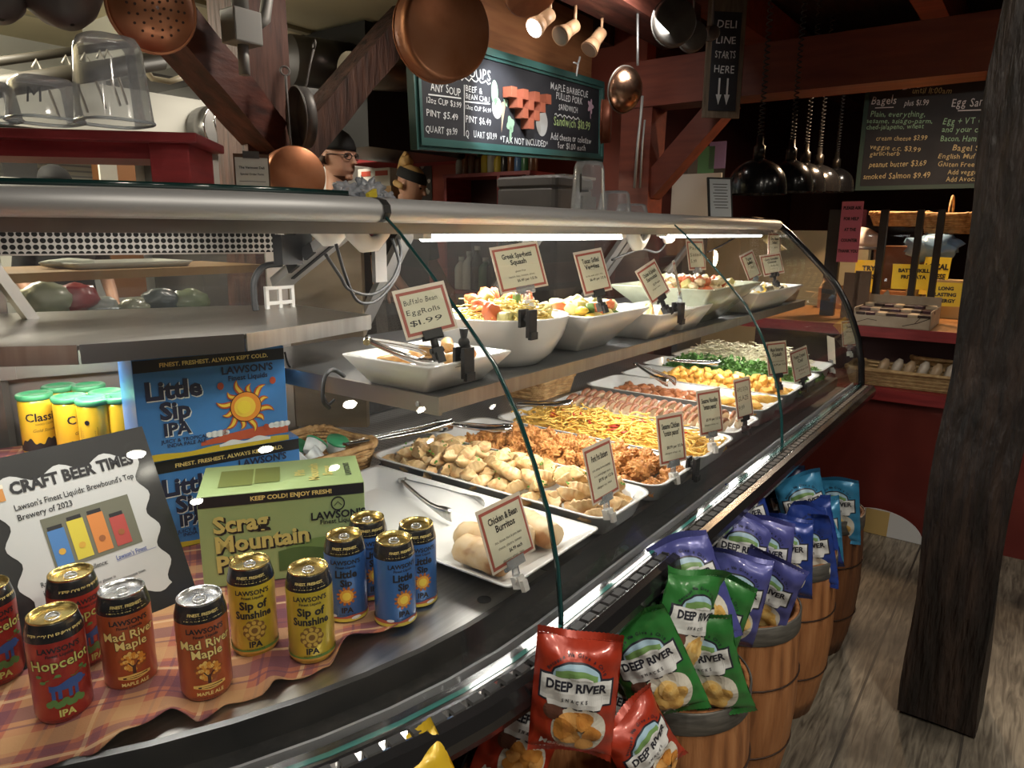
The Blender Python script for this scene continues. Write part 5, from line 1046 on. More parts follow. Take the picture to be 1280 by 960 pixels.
# ================================================================== BARRELS AND SNACK BAGS
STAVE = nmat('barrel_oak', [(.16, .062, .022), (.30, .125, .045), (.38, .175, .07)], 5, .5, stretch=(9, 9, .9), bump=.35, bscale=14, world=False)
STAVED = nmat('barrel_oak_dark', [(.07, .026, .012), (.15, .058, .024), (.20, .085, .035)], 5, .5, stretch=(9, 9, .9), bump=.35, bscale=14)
HOOP = nmat('grey_hoop', [(.07, .068, .062), (.15, .145, .13)], 20, .5, .5, stretch=(1, 1, 6))
WIRE = mat('rusty_wire', (.05, .03, .022), .5, .6)
def barrel(label, u, s, m=STAVE):
    t = thing('keg_barrel', label, 'barrel', (u, s, 0)); H = .49; n = 96
    prof = [(.126, 0), (.140, .06), (.154, .15), (.160, .25), (.157, .36), (.151, .44), (.149, H)]
    def ring(r, z, ins=0): return [((r - (.0022 if j % 6 == 0 and not ins else 0))*math.cos(2*PI*j/n), (r - (.0022 if j % 6 == 0 and not ins else 0))*math.sin(2*PI*j/n), z) for j in range(n)]
    MB().rings([ring(r, z) for r, z in prof] + [ring(.138, H, 1), ring(.138, .40, 1), ring(.135, .10, 1)]).build('staves', m, t)
    MB().lathe([(.1525, .445), (.1535, .447), (.1525, .4915), (.1505, .4925), (.1485, .4925)], 64, cap0=False, cap1=False).build('top_hoop', HOOP, t)
    for z, r in ((.335, .1595), (.150, .155)): MB().tube([(r*math.cos(2*PI*k/40), r*math.sin(2*PI*k/40), z + .003*math.sin(2*PI*k/40)) for k in range(40)], .0022, 6, closed=True).build('wire_hoop', WIRE, t)
    return t
BS = .505
barrel('oak barrel holding the red chip bags, cut by the photo bottom', .86, .545)
barrel('oak barrel holding the green chip bags', 1.275, BS)
barrel('oak barrel holding the violet-blue chip bags', 1.645, BS)
barrel('oak barrel holding the royal blue chip bags', 2.025, BS)
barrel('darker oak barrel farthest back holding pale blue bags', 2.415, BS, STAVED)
barrel('oak barrel with the yellow bag, below the photo edge', .50, .56)
BW, BH = .135, .195
def bagz(x, y, puff=.030):
    a = 1 - (2*x/BW)**2; b = 1 - abs(2*y/BH)**3.2
    return max(0, a)**.62*max(0, b)**.75*puff + .0012*math.sin(x*240 + y*31)*max(0, b) + .0015*math.sin(y*150 + x*60)
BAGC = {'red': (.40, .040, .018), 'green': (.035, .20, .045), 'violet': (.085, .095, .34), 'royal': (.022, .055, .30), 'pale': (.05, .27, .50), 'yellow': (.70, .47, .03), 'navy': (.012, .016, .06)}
CHIPM = nmat('chip_gold', [(.50, .27, .06), (.66, .42, .12), (.72, .52, .20)], 60, .45); CHIPB = nmat('chip_spiced', [(.45, .17, .03), (.60, .28, .06)], 60, .45)
BWHITE = mat('bag_white', (.66, .68, .68), .35); BHILL = mat('bag_hill', (.16, .30, .10), .4); BSKY = mat('bag_sky', (.33, .50, .62), .4); BBROWN = mat('bag_brown', (.12, .05, .035), .4); BBOWL = mat('bag_bowl', (.6, .58, .5), .35)
def snack_bag(kind, label, pos, yaw=0.0, roll=0.0, tilt=.25, flav=None, bend=0.0, puff=.030, group=None, sc=1.0):
    """yaw about the vertical away from facing the camera, roll in its own plane (clockwise), tilt leaning back"""
    p = Vector(pos); th = -math.atan2(p.x, p.y)
    X = Matrix.Translation(p) @ Matrix.Rotation(th + yaw, 4, 'Z') @ Matrix.Rotation(-tilt, 4, 'X') @ Matrix.Rotation(roll, 4, 'Y') @ Matrix.Rotation(PI/2, 4, 'X') @ Matrix.Scale(sc, 4)
    t = thing('snack_bag', label, 'chip bag', M=X, group=group)
    ph = sum(map(ord, label)) % 17
    def shp(x, y, z=0): return (x + bend*(y/BH)**2*BW, y + .006*math.sin(x*38+ph)*(1 if y > 0 else .5)*abs(2*y/BH)**4, z + bagz(x, y, puff) + bend*.12*(x/BW)*(y) + .010*math.sin(x*30+ph)*abs(2*y/BH)**6)
    def bk(x, y, z=0): q = shp(x, y); w = (1-(2*x/BW)**2)**.5*(1-abs(2*y/BH)**3) if abs(2*x/BW) < 1 and abs(2*y/BH) < 1 else 0; return (q[0], q[1], q[2] - bagz(x, y, puff)*1.9 - .0004)
    NX_, NY_ = 26, 36; m2 = MB()
    for fn in (shp, bk):
        vs = [fn(-BW/2 + BW*i/NX_, -BH/2 + BH*j/NY_) for i in range(NX_+1) for j in range(NY_+1)]
        fs = [(i*(NY_+1)+j, (i+1)*(NY_+1)+j, (i+1)*(NY_+1)+j+1, i*(NY_+1)+j+1) for i in range(NX_) for j in range(NY_)]
        m2.add(vs, fs, 0, None, True)
    m2.build('bag_film', nmat('bag_'+kind, [tuple(c*.82 for c in BAGC[kind]), BAGC[kind]], 9, .30, .15, coat=.3, bump=.25, bscale=24, bdist=.006), t)
    for e in (-1, 1):
        m2 = MB()
        vs = [shp(-BW/2 + BW*i/40, e*(BH/2) + (0 if k else e*.0) + e*.011*k, 0) for i in range(41) for k in (0, 1)]
        vs = [(x, y, z + (.0012 if i % 4 < 2 else -.0012)) for i, (x, y, z) in enumerate(vs)]
        m2.add(vs, [(2*i, 2*i+2, 2*i+3, 2*i+1) for i in range(40)], 0, None, True)
        m2.build('crimped_seal', MATS['bag_'+kind], t)
    F_ = lambda d: (lambda x, y, z=0: (lambda q: (q[0], q[1], q[2]+d))(shp(x, y)))
    m2 = MB(); mx = .058
    band(m2, -mx, mx, lambda x: .012 - (.012 if abs(x) > .042 else .020), lambda x: .046 + (.0 if abs(x) > .050 else 0), 0, F_(.0012), 40, 6)
    band(m2, -.040, .040, lambda x: .046, lambda x: .046 + .024*math.sqrt(max(0, 1-(x/.040)**2)), 0, F_(.0012), 30, 4); m2.build('logo_outline', mat('bag_ink', (.02, .022, .035), .4), t)
    m2 = MB(); band(m2, -mx+.003, mx-.003, lambda x: .012 - (.009 if abs(x) > .042 else .017), lambda x: .043, 0, F_(.0018), 40, 6)
    band(m2, -.037, .037, lambda x: .043, lambda x: .046 + .021*math.sqrt(max(0, 1-(x/.037)**2)), 1, F_(.0018), 30, 4)
    band(m2, -.033, .033, lambda x: .0432, lambda x: .047 + .011*max(0, math.sin((x+.045)*36)), 2, F_(.0023), 30, 3); band(m2, -.010, .026, lambda x: .0434, lambda x: .0445+.004*math.sin((x+.01)*80), 0, F_(.0028), 20, 2); m2.build('logo_panel', [BWHITE, BSKY, BHILL], t)
    m2 = MB(); put_text(m2, 'DEEP RIVER', 0, .0235, .0205, fn=F_(.0028), bold=.035, sx=.90); put_text(m2, 'SNACKS', 0, .0055, .0085, fn=F_(.0028), bold=.02, space=1.9, sx=.8); m2.build('logo_lettering', mat('bag_ink', (0, 0, 0)), t)
    m2 = MB(); 
    for i, ch in enumerate('Because We Give a Chip'): 
        a = (i-10.5)*.105; 
        if ch != ' ': put_text(m2, ch, .058*math.sin(a)*.82, .030 + .048*math.cos(a)*.98, .0078, fn=F_(.0014), rot=-a*.8, bold=.02)
    m2.build('motto_lettering', mat('bag_ink', (0, 0, 0)), t)
    m2 = MB(); rnd = random.Random(len(label)); cc = (.010, -.045)
    disc(m2, cc[0], cc[1], .043, 0, F_(.0012), n=30, rr=5, sy=1.05); disc(m2, cc[0]-.042, cc[1]+.030, .016, 2, F_(.0014), n=16)
    for k in range(11):
        a = rnd.uniform(0, 2*PI); d = .026*math.sqrt(rnd.random()); disc(m2, cc[0]+d*math.cos(a), cc[1]+d*math.sin(a), rnd.uniform(.011, .017), 1 if k % 3 else 3, F_(.0018 + .0004*k), n=14, rr=3, sy=rnd.uniform(.8, 1.25), wob=lambda q: 1+.12*math.sin(q*3+k))
    m2.build('chip_picture', [BBOWL, CHIPB if kind == 'red' else CHIPM, BBROWN, mat('chip_light', (.74, .52, .2), .45) if kind != 'red' else mat('chip_red', (.66, .34, .10), .45)], t)
    if flav:
        m2 = MB(); put_text(m2, flav[0], -.020, -.083, .017, fn=F_(.0014), bold=.015, shear=.25, rot=.04); put_text(m2, flav[1], .006, -.098, .015, fn=F_(.0014), bold=.03, rot=.04); m2.build('flavour_lettering', BWHITE, t)
    return t
def BP(x, y, s, z=None): return Ps(x, y, s)
MB_ = ('Mesquite', 'BBQ'); SO = ('Sweet', 'Maui Onion')
snack_bag('red', 'red barbecue chip bag standing highest at the front', Ps(718, 868, .44), 0, .06, .05, MB_, sc=.86)
snack_bag('red', 'red chip bag in shade behind the tall red bag, at left', Ps(655, 912, .60), .2, .42, .2, MB_, sc=.95)
snack_bag('red', 'red chip bag half hidden right of the tall red bag', Ps(780, 890, .53), 0, .30, .15, MB_)
snack_bag('red', 'red chip bag turned edge-on beside the green barrel', Ps(806, 936, .44), .85, -.5, .1, MB_, .15, sc=.9)
snack_bag('red', 'red chip bag with only its corner at the photo bottom', Ps(716, 1078, .44), .3, .25, .2, None)
snack_bag('yellow', 'yellow chip bag peeking in at the photo bottom', Ps(524, 1036, .52), .2, -.35, .3, None)
JA = ('Spicy', 'Jalapeno')
snack_bag('green', 'green chip bag tilted at the front left of its barrel', Ps(815, 832, .47), .15, -.45, .0, JA)
snack_bag('green', 'narrow green chip bag standing edge-on at the back left', Ps(852, 782, .45), .8, .34, .05, JA, .1)
snack_bag('green', 'green chip bag at the back right under the others', Ps(886, 776, .45), -.1, .22, .1, JA)
snack_bag('green', 'green chip bag with pointed corner at the front right', Ps(880, 828, .42), -.1, -.28, -.12, JA, .2)
snack_bag('green', 'dark green chip bag in shade behind the green bags', Ps(800, 795, .54), .3, .3, .2, None)
snack_bag('violet', 'violet-blue chip bag in shade at the back left', Ps(864, 738, .47), .2, -.35, .3, SO)
snack_bag('violet', 'violet-blue chip bag with onion lettering at the front', Ps(914, 748, .445), .05, .14, .0, SO)
snack_bag('violet', 'violet-blue chip bag leaning on the right rim of its barrel', Ps(956, 740, .42), -.3, .24, -.12, SO, .1)
snack_bag('violet', 'violet-blue chip bag standing upright at the back', Ps(951, 700, .45), 0, .02, .08, SO)
snack_bag('violet', 'violet-blue chip bag behind, with its logo half covered', Ps(922, 698, .49), .15, .15, .2, SO)
snack_bag('violet', 'dark violet chip bag sunk in the middle of its barrel', Ps(942, 745, .45), .5, -.1, .1, None)
snack_bag('royal', 'royal blue chip bag behind the upright violet bag', Ps(981, 695, .44), -.1, -.08, .08, None)
snack_bag('royal', 'royal blue chip bag at the front right of its barrel', Ps(1011, 688, .42), -.1, -.2, -.1, None)
snack_bag('royal', 'royal blue chip bag folded at the middle of its barrel', Ps(1001, 676, .44), .7, .22, .1, None, .15)
snack_bag('royal', 'royal blue chip bag at the upper right of its barrel', Ps(1016, 662, .44), -.4, -.3, .0, None)
snack_bag('royal', 'royal blue chip bag in shade against the case', Ps(930, 657, .52), .2, -.3, .2, None)
snack_bag('pale', 'pale blue chip bag at the right rim of the far barrel', Ps(1046, 637, .425), -.15, -.12, -.05, None)
snack_bag('pale', 'pale blue chip bag standing at the left of the far barrel', Ps(1006, 636, .47), .25, -.36, .05, None, .1)
snack_bag('pale', 'pale blue chip bag low between the far barrel bags', Ps(1022, 664, .445), .1, -.15, .1, None)
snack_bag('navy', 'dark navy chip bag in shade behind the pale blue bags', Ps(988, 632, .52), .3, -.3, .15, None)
# ================================================================== ON TOP OF THE CASE
TZ = 1.4475
# red shelf with clear tubs
E_ = Vector((.86, 1.50, 0)); ang2 = R(135)
t = thing('red_shelf', 'red painted wooden shelf standing on the case at left', 'shelf', (E_.x, E_.y, TZ), ang2)
MB().box((-.03, -.22, .108), (1.6, 0.02, .128)).build('shelf_board', REDW, t, bevel=.003)
MB().box((.02, -.20, .076), (1.6, -.02, .108)).build('apron', REDW, t)
MB().box((-.005, -.205, 0), (.075, -.005, .108)).build('leg', REDW, t, bevel=.002)
MB().box((1.45, -.205, 0), (1.53, -.005, .108)).build('leg', REDW, t)
def clear_tub(label, pos, w, h, mark=None, rz=0, ry=0, taper=.82, sq=False):
    t = thing('clear_tub', label, 'clear tub', pos, rz); m2 = MB(); n = 36; P_ = []
    for k, z in ((1.0, 0), (1.03, .002), (1.0, .010), (taper+.04, h*.86), (taper, h*.92), (taper-.1, h), (.02, h)):
        P_.append([(w/2*k*math.copysign(abs(math.cos(a))**(.6 if sq else 1), math.cos(a)), w/2*k*math.copysign(abs(math.sin(a))**(.6 if sq else 1), math.sin(a)), z) for a in [2*PI*j/n for j in range(n)]])
    m2.rings(P_, cap0=False, cap1=False); m2.build('tub_wall', CLEARP, t, recalc=False)
    m2 = MB(); m2.tube([(x*1.01, y*1.01, .004) for x, y, z in P_[0]], .0028, 6, closed=True); m2.build('tub_rim', glassmat('rim_plastic', (.85, .88, .9), 2.0, .05, .35), t)
    if mark:
        m2 = MB(); fa = -facing(Vector(pos)) - rz
        def fm(x, y, z=0): a = x/(w/2) + fa; r = w/2*(1-(1-taper)*y/h*.9) + .0012; return (r*math.sin(a), -r*math.cos(a), y)
        chalk(m2, mark, -.012, h*.38, .05*h/.1, fn=fm, bold=.0, align='CENTER'); m2.build('pen_mark', INK, t)
    return t
def onshelf(x, y): p = Pz(x, y, TZ+.1285); return p
e2 = Vector((-math.sin(R(45)), math.cos(R(45)), 0))
for (x, s_, w, h, mk, lab) in ((145, 0.035, .125, .158, None, 'tall clear plastic tub turned upside down on the red shelf'), (56, .0, .120, .080, 'M', 'short clear tub marked M upside down on the red shelf'), (-12, 0, .10, .07, None, 'clear plastic tub at the left photo edge on the red shelf')):
    d = ray(x, 155); c = E_ + Vector((-.0707, -.0707, 0)); # walk along the shelf until the ray crosses it
    best = min((abs((c + e2*k).x*d.y - (c + e2*k).y*d.x), k) for k in [i*.005 for i in range(0, 320)])[1]; c = c + e2*best
    clear_tub(lab, (c.x, c.y, TZ+.1285), w, h, mk, sq=True)
# copper saucepan hanging on the kitchen post
def pan_hang(name, label, c, nrm, r, depth, mats, handle=None, hr=.008, lip=True, cat='pan', body=None):
    """pan with its base disc facing nrm; handle = end point of the handle"""
    c = Vector(c); n = Vector(nrm).normalized(); X = n.to_track_quat('Z', 'Y').to_matrix().to_4x4(); X.translation = Vector((0, 0, 0)); t = thing(name, label, cat, c)
    pr = body or [(.0005, 0), (r*.90, 0), (r*.96, -depth*.06), (r*.99, -depth*.2), (r, -depth), (r*.985, -depth), (r*.96, -depth*.2), (r*.9, -depth*.06-.003), (.0005, -.004)]
    MB().lathe(pr, 48, M=X, cap0=False, cap1=False).build('pan_body', mats[0], t)
    if lip: MB().tube([X @ Vector((r*1.0*math.cos(2*PI*k/40), r*1.0*math.sin(2*PI*k/40), -depth)) for k in range(40)], .004, 6, closed=True).build('pan_rim', mats[0], t)
    if handle is not None:
        h = Vector(handle) - c; d = h.normalized(); a = d*r*.95 - n*depth*.5
        m2 = MB(); m2.tube([a, a + (h-a)*.15 + n*.004, a + (h-a)*.6, h], [hr*1.5, hr, hr, hr*1.2], 8, flat=.6); q = [h + d*.02 + Vector((0, 0, 0)) + (d*math.cos(v) + d.cross(n)*math.sin(v))*.018 for v in [2*PI*k/14 for k in range(14)]]; m2.tube(q, .004, 6, closed=True); m2.build('handle', mats[1], t)
    return t
p = Ps(372, 219, 2.42); pan_hang('copper_saucepan', 'round copper saucepan hanging by its handle on the brown post', p, (-.45, -1, .06), .118, .12, (COPPER, IRON), Ps(357, 95, 2.50))
m2 = MB(); m2.tube([Ps(357, 95, 2.50), Ps(354, 80, 2.52), Ps(356, 88, 2.5)], .006, 6); tagged(m2.build('rope_loop', mat('raw_rope', (.35, .16, .07), .8)), 'short rope loop holding the copper saucepan on the post', 'rope')
p = Ps(385, 148, 2.58); pan_hang('black_skillet', 'black skillets hanging beside the person in glasses', p, (.9, -.3, .05), .125, .05, (IRON, IRON), Ps(392, 62, 2.58))
# the big copper pots over the counter
p = Ps(562, 36, 1.55); pan_hang('copper_pot', 'large copper pot hanging with its base towards the shop', p, (-.42, -1, -.10), .148, .085, (COPPER, IRON), None)
m2 = MB(); q = p + Vector((0, .04, .14)); m2.tube([q, q+Vector((.02, .02, .3)), q+Vector((.02, .03, .9))], .006, 6); tagged(m2.build('pot_hook', IRON), 'iron hook bar above the large copper pot', 'hook')
CLN = COPPER
p = Ps(190, 10, 1.60); pr = [(.004, .045), (.03, .043), (.06, .030), (.082, .010), (.088, 0), (.084, 0), (.058, .025), (.03, .037), (.004, .039)]
t = pan_hang('copper_skimmer', 'pierced copper strainer bowl hanging at the upper left', p, (-.25, -1, -.2), .088, .0, (COPPER, IRON), None, body=pr)
m2 = MB(); X = Vector((-.25, -1, -.2)).normalized().to_track_quat('Z', 'Y').to_matrix().to_4x4()
for rr, k in ((.012, 5), (.026, 9), (.042, 14), (.056, 18)):
    for j in range(k): a = 2*PI*j/k; zz = .046 - (rr/.088)**2*.036; m2.lathe([(.0028, zz-.001), (.0028, zz+.002)], 8, M=X @ Matrix.Translation((rr*math.cos(a), rr*math.sin(a), 0)))
m2.build('holes', mat('hole_dark', (.06, .02, .01), .6), t)
m2 = MB(); m2.tube([(0, .03, .07), (0, .04, .4), (0, .04, 1.0)], .007, 6); m2.build('handle', IRON, t)
p = Ps(75, -14, 1.75); pan_hang('steel_ladle', 'dark steel ladle bowl hanging at the top left', p, (0, -.5, -1), .085, .0, (IRON, IRON), None, body=[(.004, .085), (.03, .078), (.06, .05), (.08, .015), (.085, 0), (.080, 0), (.056, .046), (.02, .074)])
p = Ps(-8, -8, 1.8); pan_hang('steel_ladle', 'steel ladle bowl in the extreme top left corner', p, (0, -.5, -1), .06, .0, (IRON, IRON), None, body=[(.004, .06), (.03, .05), (.05, .03), (.06, 0), (.055, 0), (.02, .05)])
p = Ps(668, -8, 1.75); pan_hang('copper_pan', 'copper pan seen at the top edge beside the lamps', p, (-.2, -.75, -1), .115, .03, (COPPER, IRON), None)
# strainer basin on its rod, bowl open to the left
p = Ps(780, 112, 1.75); BWL = [(.004, .075), (.04, .070), (.075, .052), (.100, .022), (.106, 0), (.101, 0), (.07, .046), (.04, .064), (.004, .069)]
t = pan_hang('copper_basin', 'tinned copper basin hanging on a rod beside the soup board', p, (-.30, -1, -.18), .105, 0, (nmat('worn_copper', [(.30, .15, .09), (.46, .29, .20), (.48, .18, .08)], 9, .26, 1.0, bump=.05), IRON), None, body=BWL)
m2 = MB(); m2.tube([Ps(797, 82, 1.75)-p, Ps(797, 60, 1.75)-p, Ps(797, -60, 1.75)-p], .0065, 8); m2.build('handle', mat('rod_grey', (.28, .28, .28), .4, .7), t)
m2 = MB(); X = Vector((-.30, -1, -.18)).normalized().to_track_quat('Z', 'Y').to_matrix().to_4x4(); m2.tube([X @ Vector((.106*math.cos(2*PI*k/40), .106*math.sin(2*PI*k/40), 0)) for k in range(40)], .0045, 6, closed=True); m2.build('basin_rim', mat('rim_iron', (.2, .18, .16), .4, .8), t)
p = Ps(764, 152, 1.95); pan_hang('copper_pan', 'dull copper pan hanging behind the tinned basin', p, (.5, -1, 0), .11, .05, (nmat('dull_copper', [(.12, .035, .018), (.20, .06, .03)], 8, .5, .6), IRON), None)
for (x, y, rx, s, lab) in ((846, 26, .112, 1.45, 'large cast iron skillet hanging before the deli line sign'), (869, 44, .073, 1.42, 'middle-sized cast iron skillet hanging before the sign'), (893, 40, .036, 1.38, 'smallest cast iron skillet hanging over the sign edge')):
    p = Ps(x, y, s); pan_hang('iron_skillet', lab, p, (-.36, -1, -.05) if False else (-.62, -.75, -.05), rx*.9, .045, (IRON, IRON), p + Vector((.03, .03, .30)), .007)
# clipboard and box at the kitchen post
p = Ps(316, 229, 2.1); t = thing('clipboard', 'brown clipboard with a printed sheet standing on the case', 'clipboard', (p.x, p.y, TZ+.002), -facing(p)); hh = .165
MB().box((-.055, 0, 0), (.055, .006, hh)).build('board', mat('clip_brown', (.13, .06, .03), .6), t); MB().box((-.05, -.003, .004), (.05, -.001, hh-.012)).build('sheet', PAPER, t)
m2 = MB(); f_ = lambda x, y, z=0: (x, -.0036, y); put_text(m2, 'The Vermont Deli', 0, hh*.72, .0105, fn=f_, bold=.03); put_text(m2, 'Special Order Form', 0, hh*.60, .009, fn=f_, bold=.02)
for k in range(4): line(m2, [(-.04, hh*(.48-.1*k)), (.04, hh*(.48-.1*k))], .0015, 0, f_)
m2.build('print', INK, t); MB().box((-.025, -.008, hh-.014), (.025, .004, hh+.008)).build('clip', IRON, t)
# crumpled film bags on the top
FILM = glassmat('film_plastic', (.85, .88, .92), 2.2, .12, .35, (.72, .76, .84))
for (x, y, r, lab) in ((432, 240, .028, 'crumpled clear plastic bag on the dark glass plate'), (460, 238, .034, 'crumpled clear plastic bag at the top rail joint'), (484, 245, .018, 'small crumpled film scrap on the top rail')):
    p = Ps(x, y, 1.35); tagged(MB().ico((0, 0, .75*r), r, 4, amp=.42, fr=3.2, seed=x, sc=(1.15, .8, .8)).build('plastic_bag', FILM), lab, 'plastic bag', (p.x, p.y, TZ-.004))
p = Ps(465, 241, 1.25); tagged(MB().box((-.022, -.004, 0), (.022, .004, .018)).build('yellow_tag', mat('tag_yellow', (.75, .6, .05), .5)), 'small yellow tag on the crumpled bag', 'tag', (p.x, p.y, TZ), .4, ry=-.3)
# clear tubs and the grey carrier beyond
for (x, y, w, h, mk, lab) in ((735, 262, .098, .155, 'L', 'tall clear tub marked L standing on the case top'), (768, 262, .10, .075, None, 'short clear tub in the middle of the case top'), (790, 262, .10, .038, 'M', 'shallow clear tub marked M at the right of the three')):
    p = Ps(x, y, 1.18); clear_tub(lab, (p.x + (.0 if x != 771 else .03), p.y + (.09 if x == 771 else 0), 1.437), w, h, mk, sq=True)
p = Ps(722, 255, 1.75); GREYP = nmat('carrier_grey', [(.075, .07, .068), (.10, .095, .09)], 5, .55)
t = thing('food_carrier', 'dark grey insulated food carrier behind the clear tubs', 'food carrier', (p.x, p.y+.18, .95), 0); fz = lambda v: v
W3, H3 = .34, .67
MB().rings([rrect(W3*k, .34*k, .04, z, 5) for z, k in ((0, .97), (.02, 1), (H3-.06, 1), (H3-.05, .97), (H3-.04, 1.02), (H3-.01, 1.02), (H3, .98))], smooth=False).build('carrier_body', GREYP, t)
MB().box((.04, -.185, H3-.2), (.16, -.170, H3-.08)).build('door_recess', mat('carrier_dark', (.045, .042, .04), .6), t)
MB().box((-.17, -.182, .04), (.17, -.170, H3-.24)).build('door_panel', GREYP, t, bevel=.006)
tagged(MB().box((-.11, -.02, 0), (.17, .22, .012)).build('foil_tray', mat('foil', (.62, .63, .64), .3, .9)), 'flat foil tray lying on the grey carrier', 'foil tray', (p.x+.06, p.y+.06, .95+H3+.001))
# menu frame on the case top
p = Ps(902, 262, 1.12); t = thing('menu_frame', 'small black framed notice tilted on the case top', 'framed sign', (p.x, p.y, 1.437), -.75, None, rx=-.22)
MB().box((-.055, 0, 0), (.055, .008, .175)).build('frame', BLACKM, t); MB().box((-.047, -.002, .008), (.047, -.0005, .167)).build('sheet', mat('notice_pale', (.62, .68, .72), .4), t)
m2 = MB()
for k in range(9): line(m2, [(-.034 + .004*(k % 3), .145-.0125*k), (.034 - .005*(k % 2), .145-.0125*k)], .003, 0, lambda x, y, z=0: (x, -.0026, y))
m2.build('print', INK, t)
# yellow bar guard at the end of the case
t = thing('end_guard', 'yellow-tan corner guard over the case end', 'corner guard', (3.22, 1.0, 1.25)); m2 = MB()
m2.add([(0, -.10, .06), (0, .06, .185), (.0, .12, .185), (0, -.06, .05), (.02, -.10, .06), (.02, .06, .185), (.02, .12, .185), (.02, -.06, .05)], [(0,1,2,3),(7,6,5,4),(0,4,5,1),(1,5,6,2),(2,6,7,3),(3,7,4,0)]); m2.build('guard_plate', mat('guard_tan', (.48, .33, .10), .5), t)
# ================================================================== BOARDS
FRG = nmat('frame_green', [(.035, .105, .095), (.06, .15, .135)], 4, .4, coat=.2)
BRD = nmat('chalk_slate', [(.014, .015, .019), (.034, .035, .042)], 3, .75)
sb = 2.27
O0 = Ps(519, 187, 2.16); bxd = ray(1196, 234).normalized(); bzd = (Vector((0, 0, 1)) - bxd*bxd.z).normalized(); byd = bzd.cross(bxd)
def bd(x, y): d = ray(x, y); k = (O0 - CV).dot(byd)/d.dot(byd); v = CV + d*k - O0; return v.dot(bxd), v.dot(bzd)
WB = bd(752, 203)[0]; HB = (bd(519, 33)[1] + bd(755, 103)[1])/2
Mb = Matrix((bxd, byd, bzd)).transposed().to_4x4(); Mb.translation = O0
t = thing('chalkboard', 'long green-framed chalkboard of soups hung behind the case', 'chalkboard', M=Mb)
fw = .05
MB().box((fw*.5, 0, fw*.5), (WB-fw*.5, .02, HB-fw*.5)).build('slate', BRD, t)
m2 = MB(); F4 = [(0, 0), (WB, 0), (WB, HB), (0, HB)]
for k, (d0, d1, y) in enumerate(((0, .018, -.012), (.018, .036, -.022), (.036, fw, -.010))):
    for (a, b) in ((0, 1), (1, 2), (2, 3), (3, 0)):
        A_ = Vector(F4[a]); B__ = Vector(F4[b]); c = Vector((WB/2, HB/2)); 
        def ins(p, d): return Vector((p.x + (d if p.x < c.x else -d), p.y + (d if p.y < c.y else -d)))
        q = [ins(A_, d0), ins(B__, d0), ins(B__, d1), ins(A_, d1)]
        m2.add([(p.x, y, p.y) for p in q] + [(p.x, .025, p.y) for p in q], [(0,1,2,3),(7,6,5,4),(0,4,5,1),(1,5,6,2),(2,6,7,3),(3,7,4,0)])
m2.build('frame', FRG, t)
fb_ = lambda x, y, z=0: (x, -.0015, y)
rn = random.Random(11); m2 = MB()
def ct(txt, xa, ya, xb, yb, h, mb_=None, mi=0):
    a = bd(xa, ya); b = bd(xb, yb); chalk(mb_ or m2, txt, a[0], a[1], h, mi, 'LEFT', fb_, math.atan2(b[1]-a[1], b[0]-a[0])*0, .004, rn, width=b[0]-a[0])
def hpx(x, y, px): return abs(bd(x, y)[1]-bd(x, y-px)[1])*1.35
for tx, xa, ya, xb, yb, px in (('ANY SOUP', 538, 113, 576, 119, 11), ('12oz CUP $3.99', 533, 128, 577, 133, 8), ('PINT $5.49', 533, 145, 573, 149, 9), ('QUART $9.99', 532, 165, 572, 167, 9), ('SOUPS', 580, 95, 614, 99, 14), ('BEEF &', 582, 114, 603, 116, 8), ('BEAN CHILI', 582, 123, 612, 126, 7), ('12oz CUP $4.99', 582, 136, 614, 138, 6), ('PINT $6.49', 582, 153, 614, 155, 9), ('QUART $10.99', 582, 171, 621, 173, 9), ('*TAX NOT INCLUDED*', 625, 178, 685, 186, 9), ('MAPLE BARBECUE', 688, 111, 735, 119, 9), ('PULLED PORK', 695, 124, 728, 129, 9), ('SANDWICH', 698, 137, 722, 140, 8), ('Add cheese or coleslaw', 688, 174, 739, 177, 9), ('for $1.00 each', 697, 185, 732, 187, 8)):
    m2 = MB(); ct(tx, xa, ya, xb, yb, hpx(xa, ya, px), m2); m2.build('chalk_lettering', CHALKW, t)
wl = lambda x0, y0, x1, y1, n=14, a=.006: [(lambda P, i: (P[0], P[1] + a*math.sin(i*2.2)))(bd(x0+(x1-x0)*i/n, y0+(y1-y0)*i/n), i) for i in range(n+1)]
m2 = MB()
for l_ in (wl(535, 118, 576, 123, 6, .0), wl(580, 106, 580, 170, 4, 0), wl(581, 127, 612, 130, 4, 0), wl(553, 94, 613, 104, 20, .008), wl(693, 143, 724, 149, 16, .008)): m2 = MB(); line(m2, l_, .006, 0, fb_); m2.build('chalk_rule', CHALKW, t)
m3 = MB(); ct('Sandwich $10.99', 692, 156, 738, 161, hpx(692, 156, 12), m3); m3.build('green_lettering', mat('chalk_green', (.45, .62, .25), .8), t)
m3 = MB()
for k in range(4):
    for j in range(4-k):
        a = bd(632 + j*14.6 + k*7.3, 116 + j*3.0 + k*13.2); sz = abs(bd(632, 116)[1]-bd(632, 129)[1]); m3.box((a[0]-sz*.55, -.05, a[1]-sz*.5), (a[0]+sz*.55, -.0005, a[1]+sz*.5))
m3.build('brick_blocks', mat('brick_red', (.34, .095, .05), .6), t)
m3 = MB(); a = bd(677, 152); disc(m3, a[0], a[1], .065, 0, fb_, n=26, sy=1.15, wob=lambda q: 1-.12*max(0, math.sin(q))); m3.build('garlic_drawing', mat('chalk_grey', (.5, .5, .48), .8), t)
m3 = MB(); a = bd(621, 135); disc(m3, a[0], a[1], .045, 0, fb_, n=24, sy=1.1); m3.build('onion_drawing', mat('chalk_grey', (0, 0, 0)), t)
m3 = MB(); a = bd(630, 142); 
